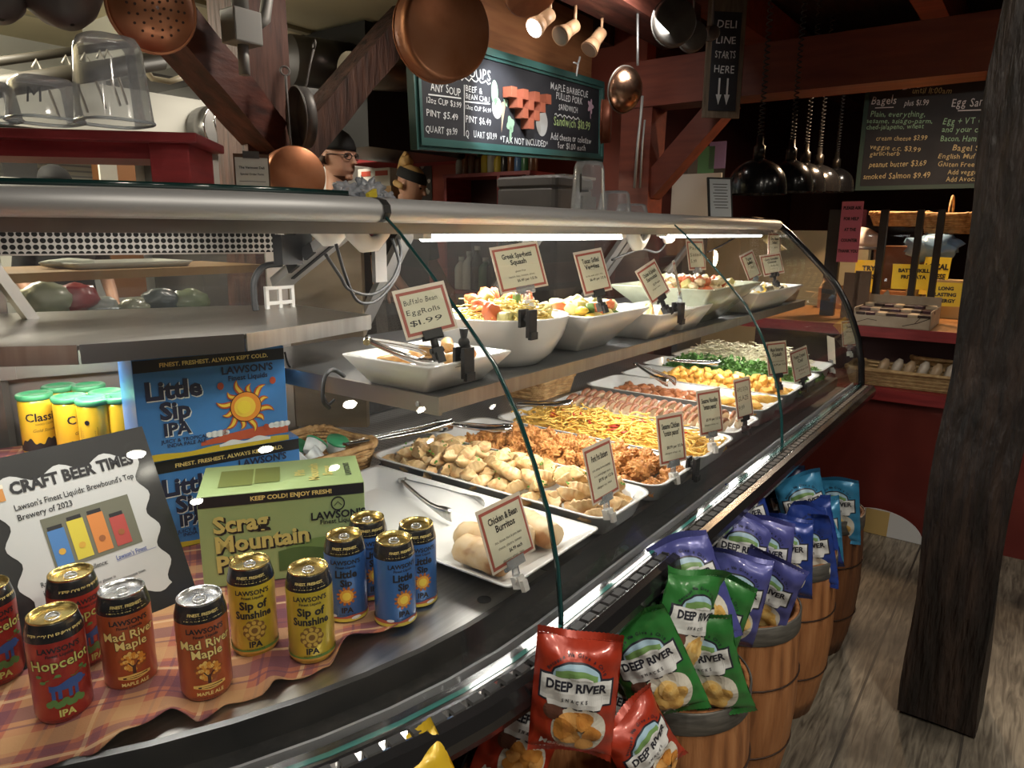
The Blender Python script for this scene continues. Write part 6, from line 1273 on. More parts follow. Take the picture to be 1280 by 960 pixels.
m3.add([fb_(a[0]-.02, a[1]+.05), fb_(a[0]+.02, a[1]+.06), fb_(a[0]-.03, a[1]-.09)], [(0, 1, 2)]); m3.build('carrot_drawing', mat('chalk_peach', (.6, .42, .28), .8), t)
m3 = MB(); a = bd(618, 116); disc(m3, a[0], a[1], .03, 0, fb_, n=20, sy=1.9); a = bd(638, 158); disc(m3, a[0], a[1]+.01, .035, 0, fb_, n=20, wob=lambda q: 1+.2*math.sin(q*4)); line(m3, [(a[0], a[1]), (a[0]-.005, a[1]-.07)], .02, 0, fb_); a = bd(632, 131); disc(m3, a[0], a[1]+.012, .02, 0, fb_, n=12, wob=lambda q: 1+.3*math.sin(q*5)); m3.build('greens_drawing', mat('chalk_mint', (.30, .50, .33), .8), t)
m3 = MB(); a = bd(738, 133); disc(m3, a[0], a[1], .035, 0, fb_, n=30, wob=lambda q: 1+.3*math.sin(q*5+1.5)); line(m3, [(a[0], a[1]-.02), (a[0], a[1]-.07)], .008, 0, fb_); m3.build('leaf_drawing', mat('chalk_pink', (.62, .42, .52), .8), t)
m3 = MB(); a = bd(718, 90); m3.tube([(a[0], -.01, HB-.02), (a[0]+.005, -.02, HB+.05), (a[0]+.03, -.02, HB+.09)], .006, 6); m3.tube([(a[0]+.005, -.02, HB+.05), (a[0]-.05, -.02, HB+.05)], .005, 6); m3.build('twist_tie', CHALKW, t)
# deli line sign
ss = 1.5
q = [Ps(893, 5, ss), Ps(932, 8, ss), Ps(912, 148, ss), Ps(880, 143, ss)]
Wd = .155; zt = (q[0].z+q[1].z)/2 + .02; zb_ = (q[2].z+q[3].z)/2; cx = Ps(906, 75, ss)
t = thing('line_sign', 'narrow wooden framed sign saying the deli line starts here', 'sign', (cx.x, ss, zb_), -.82); Hs = zt-zb_
Wd = .205
m2 = MB(); m2.box((-Wd/2, 0, 0), (Wd/2, .02, Hs)); m2.build('frame', nmat('weathered_frame', [(.10, .075, .05), (.20, .155, .11)], 8, .7, stretch=(6, 6, 1)), t)
MB().box((-Wd/2+.026, -.004, .035), (Wd/2-.026, -.0005, Hs-.06)).build('slate', BRD, t); m2 = MB(); f5 = lambda x, y, z=0: (x, -.006, y)
for i, tx in enumerate(('DELI', 'LINE', 'STARTS', 'HERE')): chalk(m2, tx, 0, Hs*.76 - i*Hs*.125, Hs*.088, 0, 'CENTER', f5, 0, .008, rn, width=Wd*.56)
for x in (-.024, .022): line(m2, [(x, Hs*.34), (x, Hs*.15)], .010, 0, f5); m2.add([f5(x-.016, Hs*.2), f5(x+.016, Hs*.2), f5(x, Hs*.11)], [(0, 1, 2)])
m2.build('chalk_lettering', CHALKW, t)
m2 = MB(); m2.tube([(0, .01, Hs-.01), (0, .01, 2.9-zb_)], .003, 6); m2.build('hanger', IRON, t)
# breakfast board on the far wall
ub = 6.0; a_ = Pu(1087, 104, ub); b_ = Pu(1068, 235, ub)
t = thing('chalkboard', 'breakfast chalkboard beyond the beam with bagel prices', 'chalkboard', (ub, a_.y, b_.z), -PI/2 + .03); HB2 = a_.z-b_.z+.06; WB2 = 1.45
MB().box((0, 0, 0), (WB2, .03, HB2)).build('slate', BRD, t); m2 = MB(); m2.box((-.02, -.012, -.02), (WB2, .03, .01)); m2.box((-.02, -.012, .01), (.01, .03, HB2)); m2.build('frame', mat('frame_dark_green', (.025, .06, .05), .5), t)
def bp2(x, y): p = Pu(x, y, ub); return (a_.y - p.y), p.z - b_.z
f6 = lambda x, y, z=0: (x, -.004, y)
GRP = {'white': (mat('chalk_white_dim', (.62, .60, .62), .8), [('BREAKFAST', 1128, 112, 1213, 100, 10), ('Bagels', 1089, 131, 1121, 129, 10), ('plus $1.99', 1130, 132, 1161, 131, 7), ('Egg Sandwich', 1189, 133, 1262, 131, 10)]), 'cream': (mat('chalk_cream', (.66, .62, .36), .8), [('until 11:00am', 1140, 117, 1190, 116, 7)]),
 'mint': (mat('chalk_mint', (.30, .50, .33), .8), [('Plain, everything,', 1088, 146, 1157, 146, 7), ('sesame, asiago-parm,', 1083, 154, 1166, 154, 6), ('ched-jalapeno, wheat', 1083, 162, 1155, 160, 6), ('Egg + VT Cheddar', 1178, 155, 1260, 154, 8), ('and your choice of', 1177, 165, 1258, 164, 7), ('Bacon, Ham or Sausage', 1175, 176, 1268, 176, 7)]),
 'gold': (mat('chalk_gold', (.60, .48, .25), .8), [('cream cheese $3.99', 1095, 176, 1159, 175, 6), ('veggie c.c. $3.99', 1087, 186, 1151, 190, 6), ('garlic-herb', 1087, 195, 1125, 194, 6), ('peanut butter $3.69', 1086, 209, 1158, 207, 7), ('smoked Salmon $9.49', 1079, 224, 1163, 222, 7), ('Bagel $5.99', 1190, 188, 1245, 188, 7), ('English Muffin $5.49', 1172, 198, 1258, 198, 6), ('Gluten Free Roll $6.49', 1172, 208, 1262, 208, 6), ('Add veggies .99', 1184, 218, 1240, 217, 6), ('Add Avocado 1.99', 1182, 227, 1244, 226, 6)])}
for nm, (mm, ls) in GRP.items():
    for tx, xa, ya, xb, yb, px in ls:
        m2 = MB(); a = bp2(xa, ya); b = bp2(xb, yb); chalk(m2, tx, a[0], a[1], px*.0068*1.15, 0, 'LEFT', f6, math.atan2(b[1]-a[1], b[0]-a[0]), .004, rn, width=b[0]-a[0]); m2.build('chalk_lettering', mm, t)
    if nm == 'white': m2 = MB(); line(m2, [bp2(1094, 135), bp2(1117, 134)], .006, 0, f6); line(m2, [bp2(1197, 138), bp2(1250, 136)], .008, 0, f6); m2.build('chalk_rule', mm, t)
# ================================================================== TRACK LAMPS, HEAT LAMPS
TANP = mat('lamp_tan', (.46, .27, .15), .5)
t = thing('track_light', 'tan track with three spot heads above the soup board', 'track light', (2.55, 1.95, 2.10)); O_ = Vector((2.55, 1.95, 2.10))
a = Ps(690, -10, 1.95); b = Ps(764, 22, 1.95); m2 = MB(); beam_between(m2, a-O_, b-O_, .035, .025); m2.build('track', TANP, t)
def head(px, tip, on=False):
    c = Ps(px[0], px[1], 1.93) - O_; e = Ps(tip[0], tip[1], 1.93) - O_ + Vector((0, .03, 0)); d = (e-c).normalized(); m2 = MB()
    m2.cyl(c, c + d*.075, .030, .032, 20); m2.cyl(c + d*.075, c + d*.125, .034, .047, 20); h = m2.build('spot_head', TANP, t)
    m2 = MB(); m2.cyl(c+d*.1255, c+d*.128, .040, .040, 20); m2.build('lens', mat('lamp_lens_lit', (.9, .95, 1), .3, emit=(.85, .93, 1), estr=9) if on else mat('lamp_lens_off', (.25, .16, .1), .3), h)
    m2 = MB(); m2.cyl(c, c + Vector((0, 0, .09)), .007); m2.build('stem', TANP, h)
head((772-55+2, 30+2), (690, 55)); head((752, 40), (738, 68))
t2 = None
c1 = Ps(688, 18, 1.9); head((688, 18), (665, 42), True)
l = bpy.data.lights.new('track_lamp', 'SPOT'); l.energy = 26; l.color = (.9, .95, 1); l.spot_size = R(75); l.spot_blend = .6; l.shadow_soft_size = .03
o = bpy.data.objects.new('track_lamp', l); COL.objects.link(o); c = Ps(668, 42, 1.9); o.location = WP(c); o.rotation_euler = (RZ.to_3x3() @ (Vector((2.95, 2.27, 1.85)) - c)).to_track_quat('-Z', 'Y').to_euler()
# heat lamps on coiled cords
hl_lab = ['nearest of the black dome heat lamps over the counter end', 'second black dome heat lamp counted from the nearest', 'middle black dome heat lamp of the row of five', 'fourth black dome heat lamp, with a matt shade', 'farthest black dome heat lamp, small at the right']
for i, (u, xp) in enumerate(((3.45, 945), (3.92, 985), (4.32, 1003), (4.72, 1020), (5.35, 1042))):
    p = Pu(xp, 243 - (0, 3, 3, 3, 3)[i], u); Rr = (.135, .12, .12, .135, .125)[i]; t = thing('heat_lamp', hl_lab[i], 'heat lamp', p)
    pr = [(Rr*1.0, 0), (Rr*.995, .03), (Rr*.95, .066), (Rr*.85, .098), (Rr*.68, .125), (Rr*.44, .146), (Rr*.24, .156), (.022, .160)]
    MB().lathe(pr + [(.020, .154), (Rr*.42, .140), (Rr*.65, .119), (Rr*.82, .094), (Rr*.92, .062), (Rr*.97, .0)], 40, cap0=False, cap1=False).build('shade', mat('lamp_black', (.008, .008, .009), .2, coat=.25), t)
    MB().lathe([(.026, .155), (.026, .215), (.016, .222), (.014, .26)], 20).build('socket', mat('socket_dark', (.05, .045, .04), .3, .8), t)
    m2 = MB(); n = 340; zt_ = 2.62 - p.z
    m2.tube([((.011 + .003*math.sin(k*.05))*math.cos(k*.62*1.0), (.011)*math.sin(k*.62), .25 + (zt_-.25)*((k/n)**1.25)) for k in range(n+1)], .0034, 5); m2.build('coiled_cord', BLACKM, t)
    m2 = MB(); m2.ico((0, 0, .05), .035, 2); m2.build('bulb', mat('heat_bulb', (1, .6, .3), .4, emit=(1, .55, .25), estr=2.5), t)
# ================================================================== THE KITCHEN BEHIND
def boxthing(name, label, cat, loc, w, d, h, m, rz=0, group=None, bevel=.002):
    o = MB().box((-w/2, -d/2, 0), (w/2, d/2, h)).build(name, m, bevel=bevel); return tagged(o, label, cat, loc, rz, group)
# people
SKIN = nmat('skin', [(.46, .24, .16), (.56, .31, .21)], 12, .5, sss=.15)
def ell(cx, cy, z, rx, ry, n=24, fr=0): return [(cx + rx*math.cos(2*PI*j/n), cy + ry*math.sin(2*PI*j/n), z) for j in range(n)]
def person(label, loc, face, pitch, height, hair, cap, shirt, glasses=False, headband=False, apron=None, lean=0.0):
    """local -y is the way the body faces; the head is turned by `face` and bowed by `pitch`"""
    t = thing('person', label, 'person', loc); k = height/1.75; body = MB()
    # legs, trunk and neck as overlapping tapered tubes, fused by a voxel remesh into one skin
    for sx in (-1, 1):
        body.tube([(sx*.09, 0, .04), (sx*.09, 0, .10), (sx*.095, -.01, .28), (sx*.095, -.015, .46), (sx*.095, 0, .62), (sx*.09, 0, .86)], [.040, .040, .055, .052, .070, .085], 14)
        body.tube([(sx*.09, .05, .035), (sx*.09, -.05, .04), (sx*.092, -.16, .025)], [.036, .042, .028], 10)
        sh = Vector((sx*.185, .0, 1.395)); el = Vector((sx*.235, -.01, 1.12)); wr = Vector((sx*.20, -.17, .965))
        body.tube([sh, sh.lerp(el, .5), el, el.lerp(wr, .45), wr], [.056, .046, .040, .037, .028], 12)
        d = (wr-el).normalized(); pc = wr + d*.045; body.tube([wr, pc, wr + d*.085], [.028, .036, .034], 10, flat=.55)
        for f in range(4): b = wr + d*.082 + Vector((sx*(-.024+.016*f), 0, 0)); L = (.062, .072, .068, .052)[f]; body.tube([b, b + d*L*.5 + Vector((0, 0, -.004)), b + d*L + Vector((0, .0, -.018))], [.0095, .009, .0075], 8)
        th = wr + d*.035 + Vector((-sx*.030, 0, .0)); body.tube([th, th + d*.03 + Vector((-sx*.022, 0, -.004)), th + d*.058 + Vector((-sx*.026, 0, -.012))], [.012, .0105, .009], 8)
    body.rings([ell(0, 0, z, rx, ry) for z, rx, ry in ((.80, .13, .10), (.88, .168, .118), (.98, .160, .112), (1.10, .145, .105), (1.24, .165, .118), (1.34, .185, .115), (1.41, .170, .095), (1.45, .10, .075), (1.47, .062, .062), (1.53, .056, .058), (1.58, .056, .060))])
    H = Matrix.Translation((0, lean, 1.555)) @ Matrix.Rotation(face, 4, 'Z') @ Matrix.Rotation(pitch, 4, 'X')
    hd = [(-.028, -.020, .030, .040), (.0, -.024, .052, .062), (.03, -.020, .064, .082), (.065, -.010, .073, .094), (.10, -.004, .077, .100), (.135, .002, .077, .100), (.17, .006, .070, .090), (.20, .008, .052, .066), (.218, .008, .022, .030)]
    body.rings([ell(0, cy, z, rx, ry) for z, cy, rx, ry in hd], M=H)
    body.tube([(0, -.100, .112), (0, -.112, .088), (0, -.122, .070), (0, -.106, .062)], [.009, .011, .015, .010], 10, M=H)   # nose
    for sx in (-1, 1):
        body.ico((sx*.080, .008, .085), .028, 2, sc=(.35, .65, 1.15), M=H); body.tube([(sx*.045, -.090, .116), (sx*.022, -.099, .117)], .008, 8, M=H)
    body.ico((0, -.086, -.005), .024, 2, sc=(1, .7, .7), M=H); body.tube([(-.024, -.092, .030), (0, -.102, .032), (.024, -.092, .030)], [.005, .008, .005], 8, M=H)
    body.v = [(x*k, y*k, z*k) for x, y, z in body.v]
    b = body.build('body', SKIN, t); q = b.modifiers.new('fuse', 'REMESH'); q.mode = 'VOXEL'; q.voxel_size = .0055; q.use_smooth_shade = True; q = b.modifiers.new('soft', 'SMOOTH'); q.factor = .5; q.iterations = 3
    def S(mb): mb.v = [(x*k, y*k, z*k) for x, y, z in mb.v]; return mb
    m2 = MB(); m2.rings([ell(0, 0, z, rx, ry) for z, rx, ry in ((.84, .176, .128), (.98, .172, .124), (1.10, .160, .118), (1.24, .178, .130), (1.34, .197, .127), (1.41, .182, .108), (1.452, .112, .088), (1.462, .085, .080))], cap0=False, cap1=False)
    for sx in (-1, 1):
        sh = Vector((sx*.178, .0, 1.392)); el = Vector((sx*.232, -.008, 1.15)); m2.tube([sh, sh.lerp(el, .5), el], [.068, .060, .056], 14)
    S(m2).build('shirt', shirt, t)
    m2 = MB()
    for sx in (-1, 1): m2.tube([(sx*.09, 0, .09), (sx*.095, -.012, .46), (sx*.09, 0, .86)], [.06, .068, .098], 14)
    m2.rings([ell(0, 0, z, rx, ry) for z, rx, ry in ((.78, .172, .124), (.90, .178, .130), (.93, .174, .126))]); S(m2).build('trousers', mat('dark_trousers', (.02, .02, .025), .8), t)
    if apron: m2 = MB(); m2.rings([[(r*math.sin(a), -ry*math.cos(a)-o, z) for a in [R(-65+130*j/12) for j in range(13)]] + [(r*math.sin(a), -ry*math.cos(a)-o-.004, z) for a in [R(65-130*j/12) for j in range(13)]] for z, r, ry, o in ((.62, .20, .14, .01), (.88, .19, .135, .008), (1.1, .172, .125, .008), (1.32, .15, .132, .006))]); S(m2).build('apron', apron, t)
    m2 = MB()
    for sx in (-1, 1): m2.ico((sx*.030, -.0925, .100), .0125, 2, sc=(1, .5, .62), M=H)
    S(m2).build('eyes', mat('eye_dark', (.03, .022, .02), .25), t)
    m2 = MB(); m2.rings([ell(0, cy+.004, z, rx+.006, ry+.005, 24) for z, cy, rx, ry in hd[5:]] , M=H, cap0=False)
    m2.tube([H @ Vector((.078*math.sin(a), .01 + .1*math.cos(a)*.9, .075)) for a in [R(-95+190*j/14) for j in range(15)]], .022, 8); S(m2).build('hair', hair, t)
    if cap and not headband: m2 = MB(); m2.rings([ell(0, cy+.003, z, rx+.011, ry+.011, 28) for z, cy, rx, ry in ((.128, .002, .077, .100), (.15, .004, .076, .099), (.18, .008, .070, .090), (.212, .012, .054, .066), (.232, .014, .024, .03))], M=H); S(m2).build('cap', cap, t)
    if headband: m2 = MB(); m2.rings([ell(0, cy+.003, z, rx+.010, ry+.010, 28) for z, cy, rx, ry in ((.125, .0, .077, .100), (.15, .004, .077, .099), (.18, .010, .068, .088), (.192, .012, .058, .075))], M=H, cap0=False, cap1=False); S(m2).build('headband', cap, t); m2 = MB(); m2.ico((0, .075, .225), .045, 3, amp=.15, fr=4, M=H); m2.tube([H @ Vector(q) for q in ((0, .08, .26), (.015, .10, .27), (.02, .12, .22), (.01, .12, .16))], [.02, .024, .02, .012], 8); S(m2).build('hair_bun', hair, t)
    if glasses:
        m2 = MB()
        for sx in (-1, 1):
            m2.tube([H @ Vector((sx*.032 + .022*math.cos(a), -.108 + .012*abs(math.cos(a))*(1 if sx*math.cos(a) > 0 else 0), .100 + .016*math.sin(a))) for a in [2*PI*j/18 for j in range(18)]], .0022, 5, closed=True); m2.tube([H @ Vector((sx*.054, -.098, .104)), H @ Vector((sx*.082, -.02, .106)), H @ Vector((sx*.083, .012, .098))], .0022, 5)
        m2.tube([H @ Vector((-.011, -.112, .104)), H @ Vector((.011, -.112, .104))], .0022, 5); S(m2).build('glasses', mat('glasses_frame', (.02, .015, .012), .3), t)
    m2 = MB(); m2.rings([ell(0, cy-.001, z, rx+.0015, ry+.0015, 24) for z, cy, rx, ry in hd[0:2]], M=H, cap1=False) if glasses else None
    if glasses: S(m2).build('beard', mat('beard_brown', (.16, .08, .05), .7), t)
    return t
ph = Ps(420, 190, 3.05); a_p = math.atan2(ph.x, ph.y)
person('person in glasses, black cap and dark red shirt behind the counter', (ph.x, ph.y, ph.z - .12 - 1.555*1.0), .12, .08, 1.75, mat('hair_brown', (.05, .025, .015), .7), mat('cap_black', (.012, .012, .013), .8), mat('shirt_maroon', (.10, .012, .018), .8), True, False, mat('apron_black', (.012, .012, .014), .8))
ph = Ps(508, 232, 3.3)
person('person with blond bun and black headband looking down behind the case', (ph.x, ph.y, ph.z - .08 - 1.555*.94), .30, .34, 1.645, mat('hair_blond', (.52, .32, .12), .6), mat('band_black', (.012, .012, .013), .8), mat('shirt_black', (.018, .018, .02), .8), False, True)
ph = Ps(68, 237, 4.6)
person('person in a black cap far back, turned away under the red shelf', (ph.x, ph.y, ph.z - .09 - 1.555*.96), 2.3, .2, 1.68, mat('hair_dark', (.03, .018, .012), .7), mat('cap_black', (0, 0, 0)), mat('shirt_black', (0, 0, 0)))
# shelving on the red end wall
UW = 4.40
def ushelf(name, label, a, b, th=.03, dep=.30, m=REDW):
    p = Pu(a[0], a[1], UW-dep); q = Pu(b[0], b[1], UW-dep); z = (p.z+q.z)/2; o = MB().box((-dep/2, min(p.y, q.y), -th), (dep/2 + .2, max(p.y, q.y), 0)).build(name, m); tagged(o, label, 'shelf', (UW-dep/2, 0, z)); return z
z1 = ushelf('wall_shelf', 'upper red shelf with cartons on the end wall', (405, 142), (560, 134))
z2 = ushelf('wall_shelf', 'lower long red shelf on the end wall under the board', (405, 196), (650, 191))
WHB = mat('carton_white', (.62, .60, .54), .6); TANB = mat('carton_tan', (.42, .26, .12), .7)
for i, (x, w, h, m, lab) in enumerate(((425, .24, .20, WHB, 'white carton on the upper red shelf, at left'), (480, .24, .17, WHB, 'white carton with a printed grid on the upper shelf'), (506, .20, .17, TANB, 'tan carton at the right of the upper shelf'))):
    p = Pu(x, 130, UW-.2); boxthing('storage_carton', lab, 'carton', (p.x, p.y, z1+.001), .22, w, h, m)
p = Pu(645, 188, UW-.22)
for i in range(5): 
    q = Pu(480 + 18*i, 188, UW-.22); boxthing('takeout_box', 'small white takeout box stacked on the lower red shelf', 'box', (q.x, q.y, z2+.001), .14, .09, .06, WHB, 0, 'white boxes on the lower red shelf')
ZC = .92
o = MB().box((3.75, 2.45, .86), (4.6, 5.7, ZC)); o = o.build('worktop', STEEL); tagged(o, 'steel worktop along the red end wall', 'worktop', None); o.matrix_world = RZ.copy()
o = MB().box((3.80, 2.5, 0), (4.58, 5.65, .86)).build('base_cabinet', mat('cabinet_grey', (.16, .15, .15), .5)); o.matrix_world = RZ.copy(); setp(o, 'grey base cabinet under the steel worktop', 'cabinet')
def ub_(x, y, z): return Pu(x, y, 4.05)
p = Pu(437, 236, 4.05); boxthing('white_machine', 'tall white machine on the worktop beside the person in glasses', 'machine', (p.x, p.y, ZC), .3, .30, p.z + .17 - ZC, mat('machine_white', (.55, .54, .50), .4), bevel=.01)
p = Pu(487, 240, 3.9); t = boxthing('storage_carton', 'tan carton under the white one behind the person in the headband', 'carton', (p.x, p.y, ZC), .26, .30, max(.1, Pu(487, 234, 3.9).z-ZC), TANB)
z_ = Pu(487, 234, 3.9).z; t = boxthing('storage_carton', 'white carton with red printing behind the person in the headband', 'carton', (p.x, p.y+.05, z_+.001), .22, .34, .13, WHB)
m2 = MB(); m2.box((-.113, -.15, .075), (-.1105, -.02, .11)); m2.box((-.113, .03, .075), (-.1105, .13, .11)); m2.build('red_print', mat('print_red', (.45, .06, .03), .6), t)
p = Pu(531, 222, 4.60); o = MB().box((-.006, -.07, -.19), (0, .07, .19)).build('notice', mat('notice_dark', (.05, .045, .04), .5)); tagged(o, 'narrow dark picture sheet pinned to the red wall', 'notice', (4.615, p.y, p.z))
m2 = MB(); rnd = random.Random(4)
for k in range(14): m2.box((-.0075, rnd.uniform(-.06, .03), rnd.uniform(-.17, .13)), (-.0062, rnd.uniform(.035, .062), rnd.uniform(.14, .17)) if False else (-.0062, 0, 0)) if False else disc(m2, 0, 0, .001)
m2 = MB()
for k in range(10): c = (rnd.uniform(-.045, .045), rnd.uniform(-.15, .15)); m2.add([(-.0072, c[0]+.018*math.cos(a)*(1+.3*math.sin(3*a)), c[1]+.018*math.sin(a)) for a in [2*PI*j/10 for j in range(10)]], [tuple(range(10))])
q = m2.build('picture_marks', mat('notice_light', (.5, .48, .42), .6), o)
# the bottle shelf
pA = Pu(548, 222, 3.95); pB = Pu(657, 218, 3.95); zt = Pu(600, 215, 3.95).z; zb = Pu(600, 258, 3.95).z; ya, yb_ = max(pA.y, pB.y), min(pA.y, pB.y)
t = thing('bottle_rack', 'red open shelf unit full of bottles behind the case', 'shelf unit', (4.15, (ya+yb_)/2, ZC)); hh = zt-ZC; L_ = ya-yb_
MB().box((-.15, -L_/2, hh-.025), (.15, L_/2, hh)).build('top_board', REDW, t); MB().box((-.15, -L_/2, .0), (.15, L_/2, .025)).build('bottom_board', REDW, t); MB().box((.13, -L_/2, .025), (.15, L_/2, hh-.025)).build('back_panel', mat('rack_dark', (.05, .012, .012), .6), t)
for y in (L_/2-.02, -L_/2+.02, -.12): MB().box((-.15, y-.012, .025), (.13, y+.012, hh-.025)).build('divider', REDW, t)
def bottle(label, loc, r, h, m, capm, group, cap_h=.02):
    t = thing('bottle', label, 'bottle', loc, 0, group); MB().lathe([(r*.9, 0), (r, .01), (r, h*.62), (r*.8, h*.74), (r*.38, h*.84), (r*.36, h-cap_h)], 20).build('bottle_body', m, t); MB().lathe([(r*.42, h-cap_h), (r*.42, h)], 14).build('bottle_cap', capm, t)
    return t
BM = {'amber': mat('bottle_amber', (.20, .07, .02), .25), 'white': mat('bottle_white', (.60, .60, .55), .4), 'yellow': mat('bottle_yellow', (.62, .48, .05), .4), 'dark': mat('bottle_dark', (.025, .022, .02), .25), 'green': mat('bottle_green', (.05, .16, .06), .3), 'clear': mat('bottle_pale', (.40, .42, .36), .3), 'brown': mat('bottle_brown', (.12, .05, .025), .3), 'blue': mat('bottle_blue', (.1, .2, .4), .3)}
seq = ['white', 'amber', 'brown', 'brown', 'yellow', 'white', 'yellow', 'dark', 'amber', 'blue', 'green', 'brown']
for i, k in enumerate(seq): bottle('jar or bottle standing on top of the red bottle shelf', (4.12, ya - .06 - (L_-.12)*i/(len(seq)-1), zt+.001), .032, .14 + .05*((i*7) % 3)/2, BM[k], BM[('white', 'yellow', 'dark', 'green')[i % 4]], 'bottles on top of the bottle shelf')
seq2 = ['white', 'white', 'dark', 'green', 'dark', 'clear', 'dark', 'clear', 'dark']
for i, k in enumerate(seq2): bottle('large jug standing inside the red bottle shelf', (4.10, ya - .085 - (L_-.16)*i/(len(seq2)-1), ZC+.027), .052, min(hh-.06, .24 + .04*(i % 3)), BM[k], BM['white'], 'jugs in the bottle shelf', .03)
# hood and duct
p = Ps(490, 140, 3.6); a = Ps(458, 92, 3.45); b = Ps(530, 192, 3.45)
t = thing('range_hood', 'black hood hanging left of the soup board', 'range hood', (p.x, 3.8, b.z)); MB().box((a.x-p.x, -.35, 0), (b.x-p.x+.5, .35, a.z-b.z+.3)).build('hood_box', mat('hood_black', (.006, .006, .007), .5), t)
m2 = MB(); a = Ps(436, 88, 3.3)-Vector((p.x, 3.8, b.z)); c = Ps(530, 90, 3.3)-Vector((p.x, 3.8, b.z)); m2.cyl(a, c + Vector((.2, 0, 0)), .10, n=28); m2.build('duct', nmat('duct_steel', [(.16, .14, .11), (.34, .31, .27)], 4, .35, .9), t)
m2 = MB(); m2.cyl(Ps(362, 75, 3.7)-Vector((p.x, 3.8, b.z)), Ps(440, 85, 3.6)-Vector((p.x, 3.8, b.z)), .14, n=24); m2.build('duct', mat('duct_dark', (.06, .055, .05), .35, .8), t)
# left part of the kitchen: wall notices, cabinet, pans, rack
p = Ps(220, 208, 5.74); t = thing('wall_notice', 'white and green notice on the white kitchen wall', 'notice', (p.x, 5.742, p.z)); MB().box((-.17, -.004, -.12), (.17, 0, .12)).build('sheet', PAPER, t); MB().box((-.17, -.006, .085), (.17, -.004, .12)).build('green_header', mat('header_green', (.10, .32, .12), .6), t)
m2 = MB()
for i in range(3):
    for j in range(2): m2.box((-.15+.105*i, -.006, -.10+.09*j), (-.065+.105*i, -.004, -.03+.09*j))
m2.build('picture_grid', mat('grid_blue', (.36, .40, .52), .6), t)
p = Ps(283, 240, 4.9); boxthing('grey_cabinet', 'dark grey cabinet against the white kitchen wall', 'cabinet', (p.x, 5.3, 0), .42, .7, Ps(283, 201, 4.9).z, mat('cabinet_dark', (.13, .12, .11), .5))
p = Ps(272, 162, 5.0); t = thing('stock_pot', 'steel stock pot hanging on the white wall by the post', 'pot', p); m2 = MB(); m2.cyl((0, -.1, 0), (0, .12, 0), .17, n=30); m2.build('pot_body', nmat('pot_steel', [(.22, .22, .22), (.34, .33, .32)], 4, .35, .9), t)
m2 = MB(); m2.tube([(.17*math.cos(a), -.1, .17*math.sin(a)) for a in [2*PI*k/30 for k in range(30)]], .008, 6, closed=True); m2.build('pot_rim', CHROME, t)
m2 = MB(); m2.tube([Ps(270, 135, 4.8)-p, Ps(267, 152, 4.8)-p, Ps(280, 188, 4.8)-p], .008, 6); m2.build('pot_handle', CHROME, t)
p = Ps(183, 45, 4.6); t = thing('vent_unit', 'white boxed vent unit under the kitchen ceiling', 'vent unit', p); a = Ps(150, 70, 4.6)-p; b = Ps(212, -20, 4.6)-p; MB().box((a.x, -.1, a.z), (b.x, .45, b.z)).build('vent_casing', mat('vent_white', (.56, .56, .52), .5), t, bevel=.01)
MB().box((a.x+.28, -.11, a.z+.05), (a.x+.36, -.1, a.z+.17)).build('vent_label', PAPER, t)
m2 = MB(); a = Ps(172, 92, 4.5)-p; b = Ps(236, 108, 4.5)-p; m2.box((a.x, -.2, b.z), (b.x, .3, a.z)); m2.build('vent_grille', mat('grille_dark', (.05, .05, .05), .5), t)
m2 = MB(); m2.tube([Ps(178, 62, 4.4)-p, Ps(176, 80, 4.4)-p, Ps(190, 98, 4.4)-p, Ps(212, 102, 4.4)-p, Ps(235, 94, 4.4)-p], .018, 8); m2.build('vent_hose', mat('hose_cream', (.45, .40, .28), .6), t)
p = Ps(302, 35, 2.45); t = thing('junction_box', 'grey electrical junction box beside the brown post', 'junction box', p); MB().cbox((0, 0, 0), (.115, .09, .115)).build('box_body', mat('box_grey', (.30, .30, .28), .5), t, bevel=.006); m2 = MB(); m2.tube([(.06, 0, .02), (.10, .0, .05), (.12, .0, .14), (.12, 0, .5)], .022, 8); m2.tube([(0, 0, .05), (0, 0, .5)], .03, 8); m2.tube([(.0, 0, -.05), (.0, 0, -.16)], .02, 8); m2.build('conduit', mat('conduit_grey', (.34, .34, .32), .5, .3), t)
a = Ps(-60, 118, 4.2); b = Ps(150, 84, 4.2); t = thing('hook_rack', 'dark pipe rack with wire hooks under the cream ceiling', 'rack', (a+b)/2); O_ = (a+b)/2; m2 = MB(); m2.cyl(a-O_, b-O_ + (b-a)*.3, .05); m2.cyl(a-O_+Vector((0, .1, .12)), b-O_+(b-a)*.3+Vector((0, .1, .12)), .022); m2.build('pipe', mat('pipe_dark', (.045, .04, .03), .5), t)
for f in (.5, .68, .80, .90, .95): c = (a + (b-a)*f) - O_; m2 = MB(); m2.tube([c + Vector((-.04, 0, .05)), c + Vector((-.02, 0, .09)), c + Vector((.0, 0, .05)), c + Vector((.05, -.02, -.18))], .007, 6); m2.build('wire_hook', mat('hook_pale', (.5, .48, .42), .4, .5), t)
o = MB().box((-2.2, 5.0, .86), (1.6, 5.7, .90)).build('prep_table', STEEL); o.matrix_world = RZ.copy(); setp(o, 'steel prep table at the back of the kitchen', 'table')
p = Ps(36, 228, 5.05); t = thing('mixer', 'white machine with dark column under the red shelf', 'machine', (p.x, p.y+.2, .90)); MB().box((-.12, -.12, 0), (.12, .12, p.z-.90+.03)).build('machine_body', mat('machine_white', (0, 0, 0)), t, bevel=.01); MB().box((-.09, -.09, p.z-.87), (.10, .09, p.z-.87+.28)).build('machine_column', mat('machine_dark', (.03, .03, .03), .4), t)
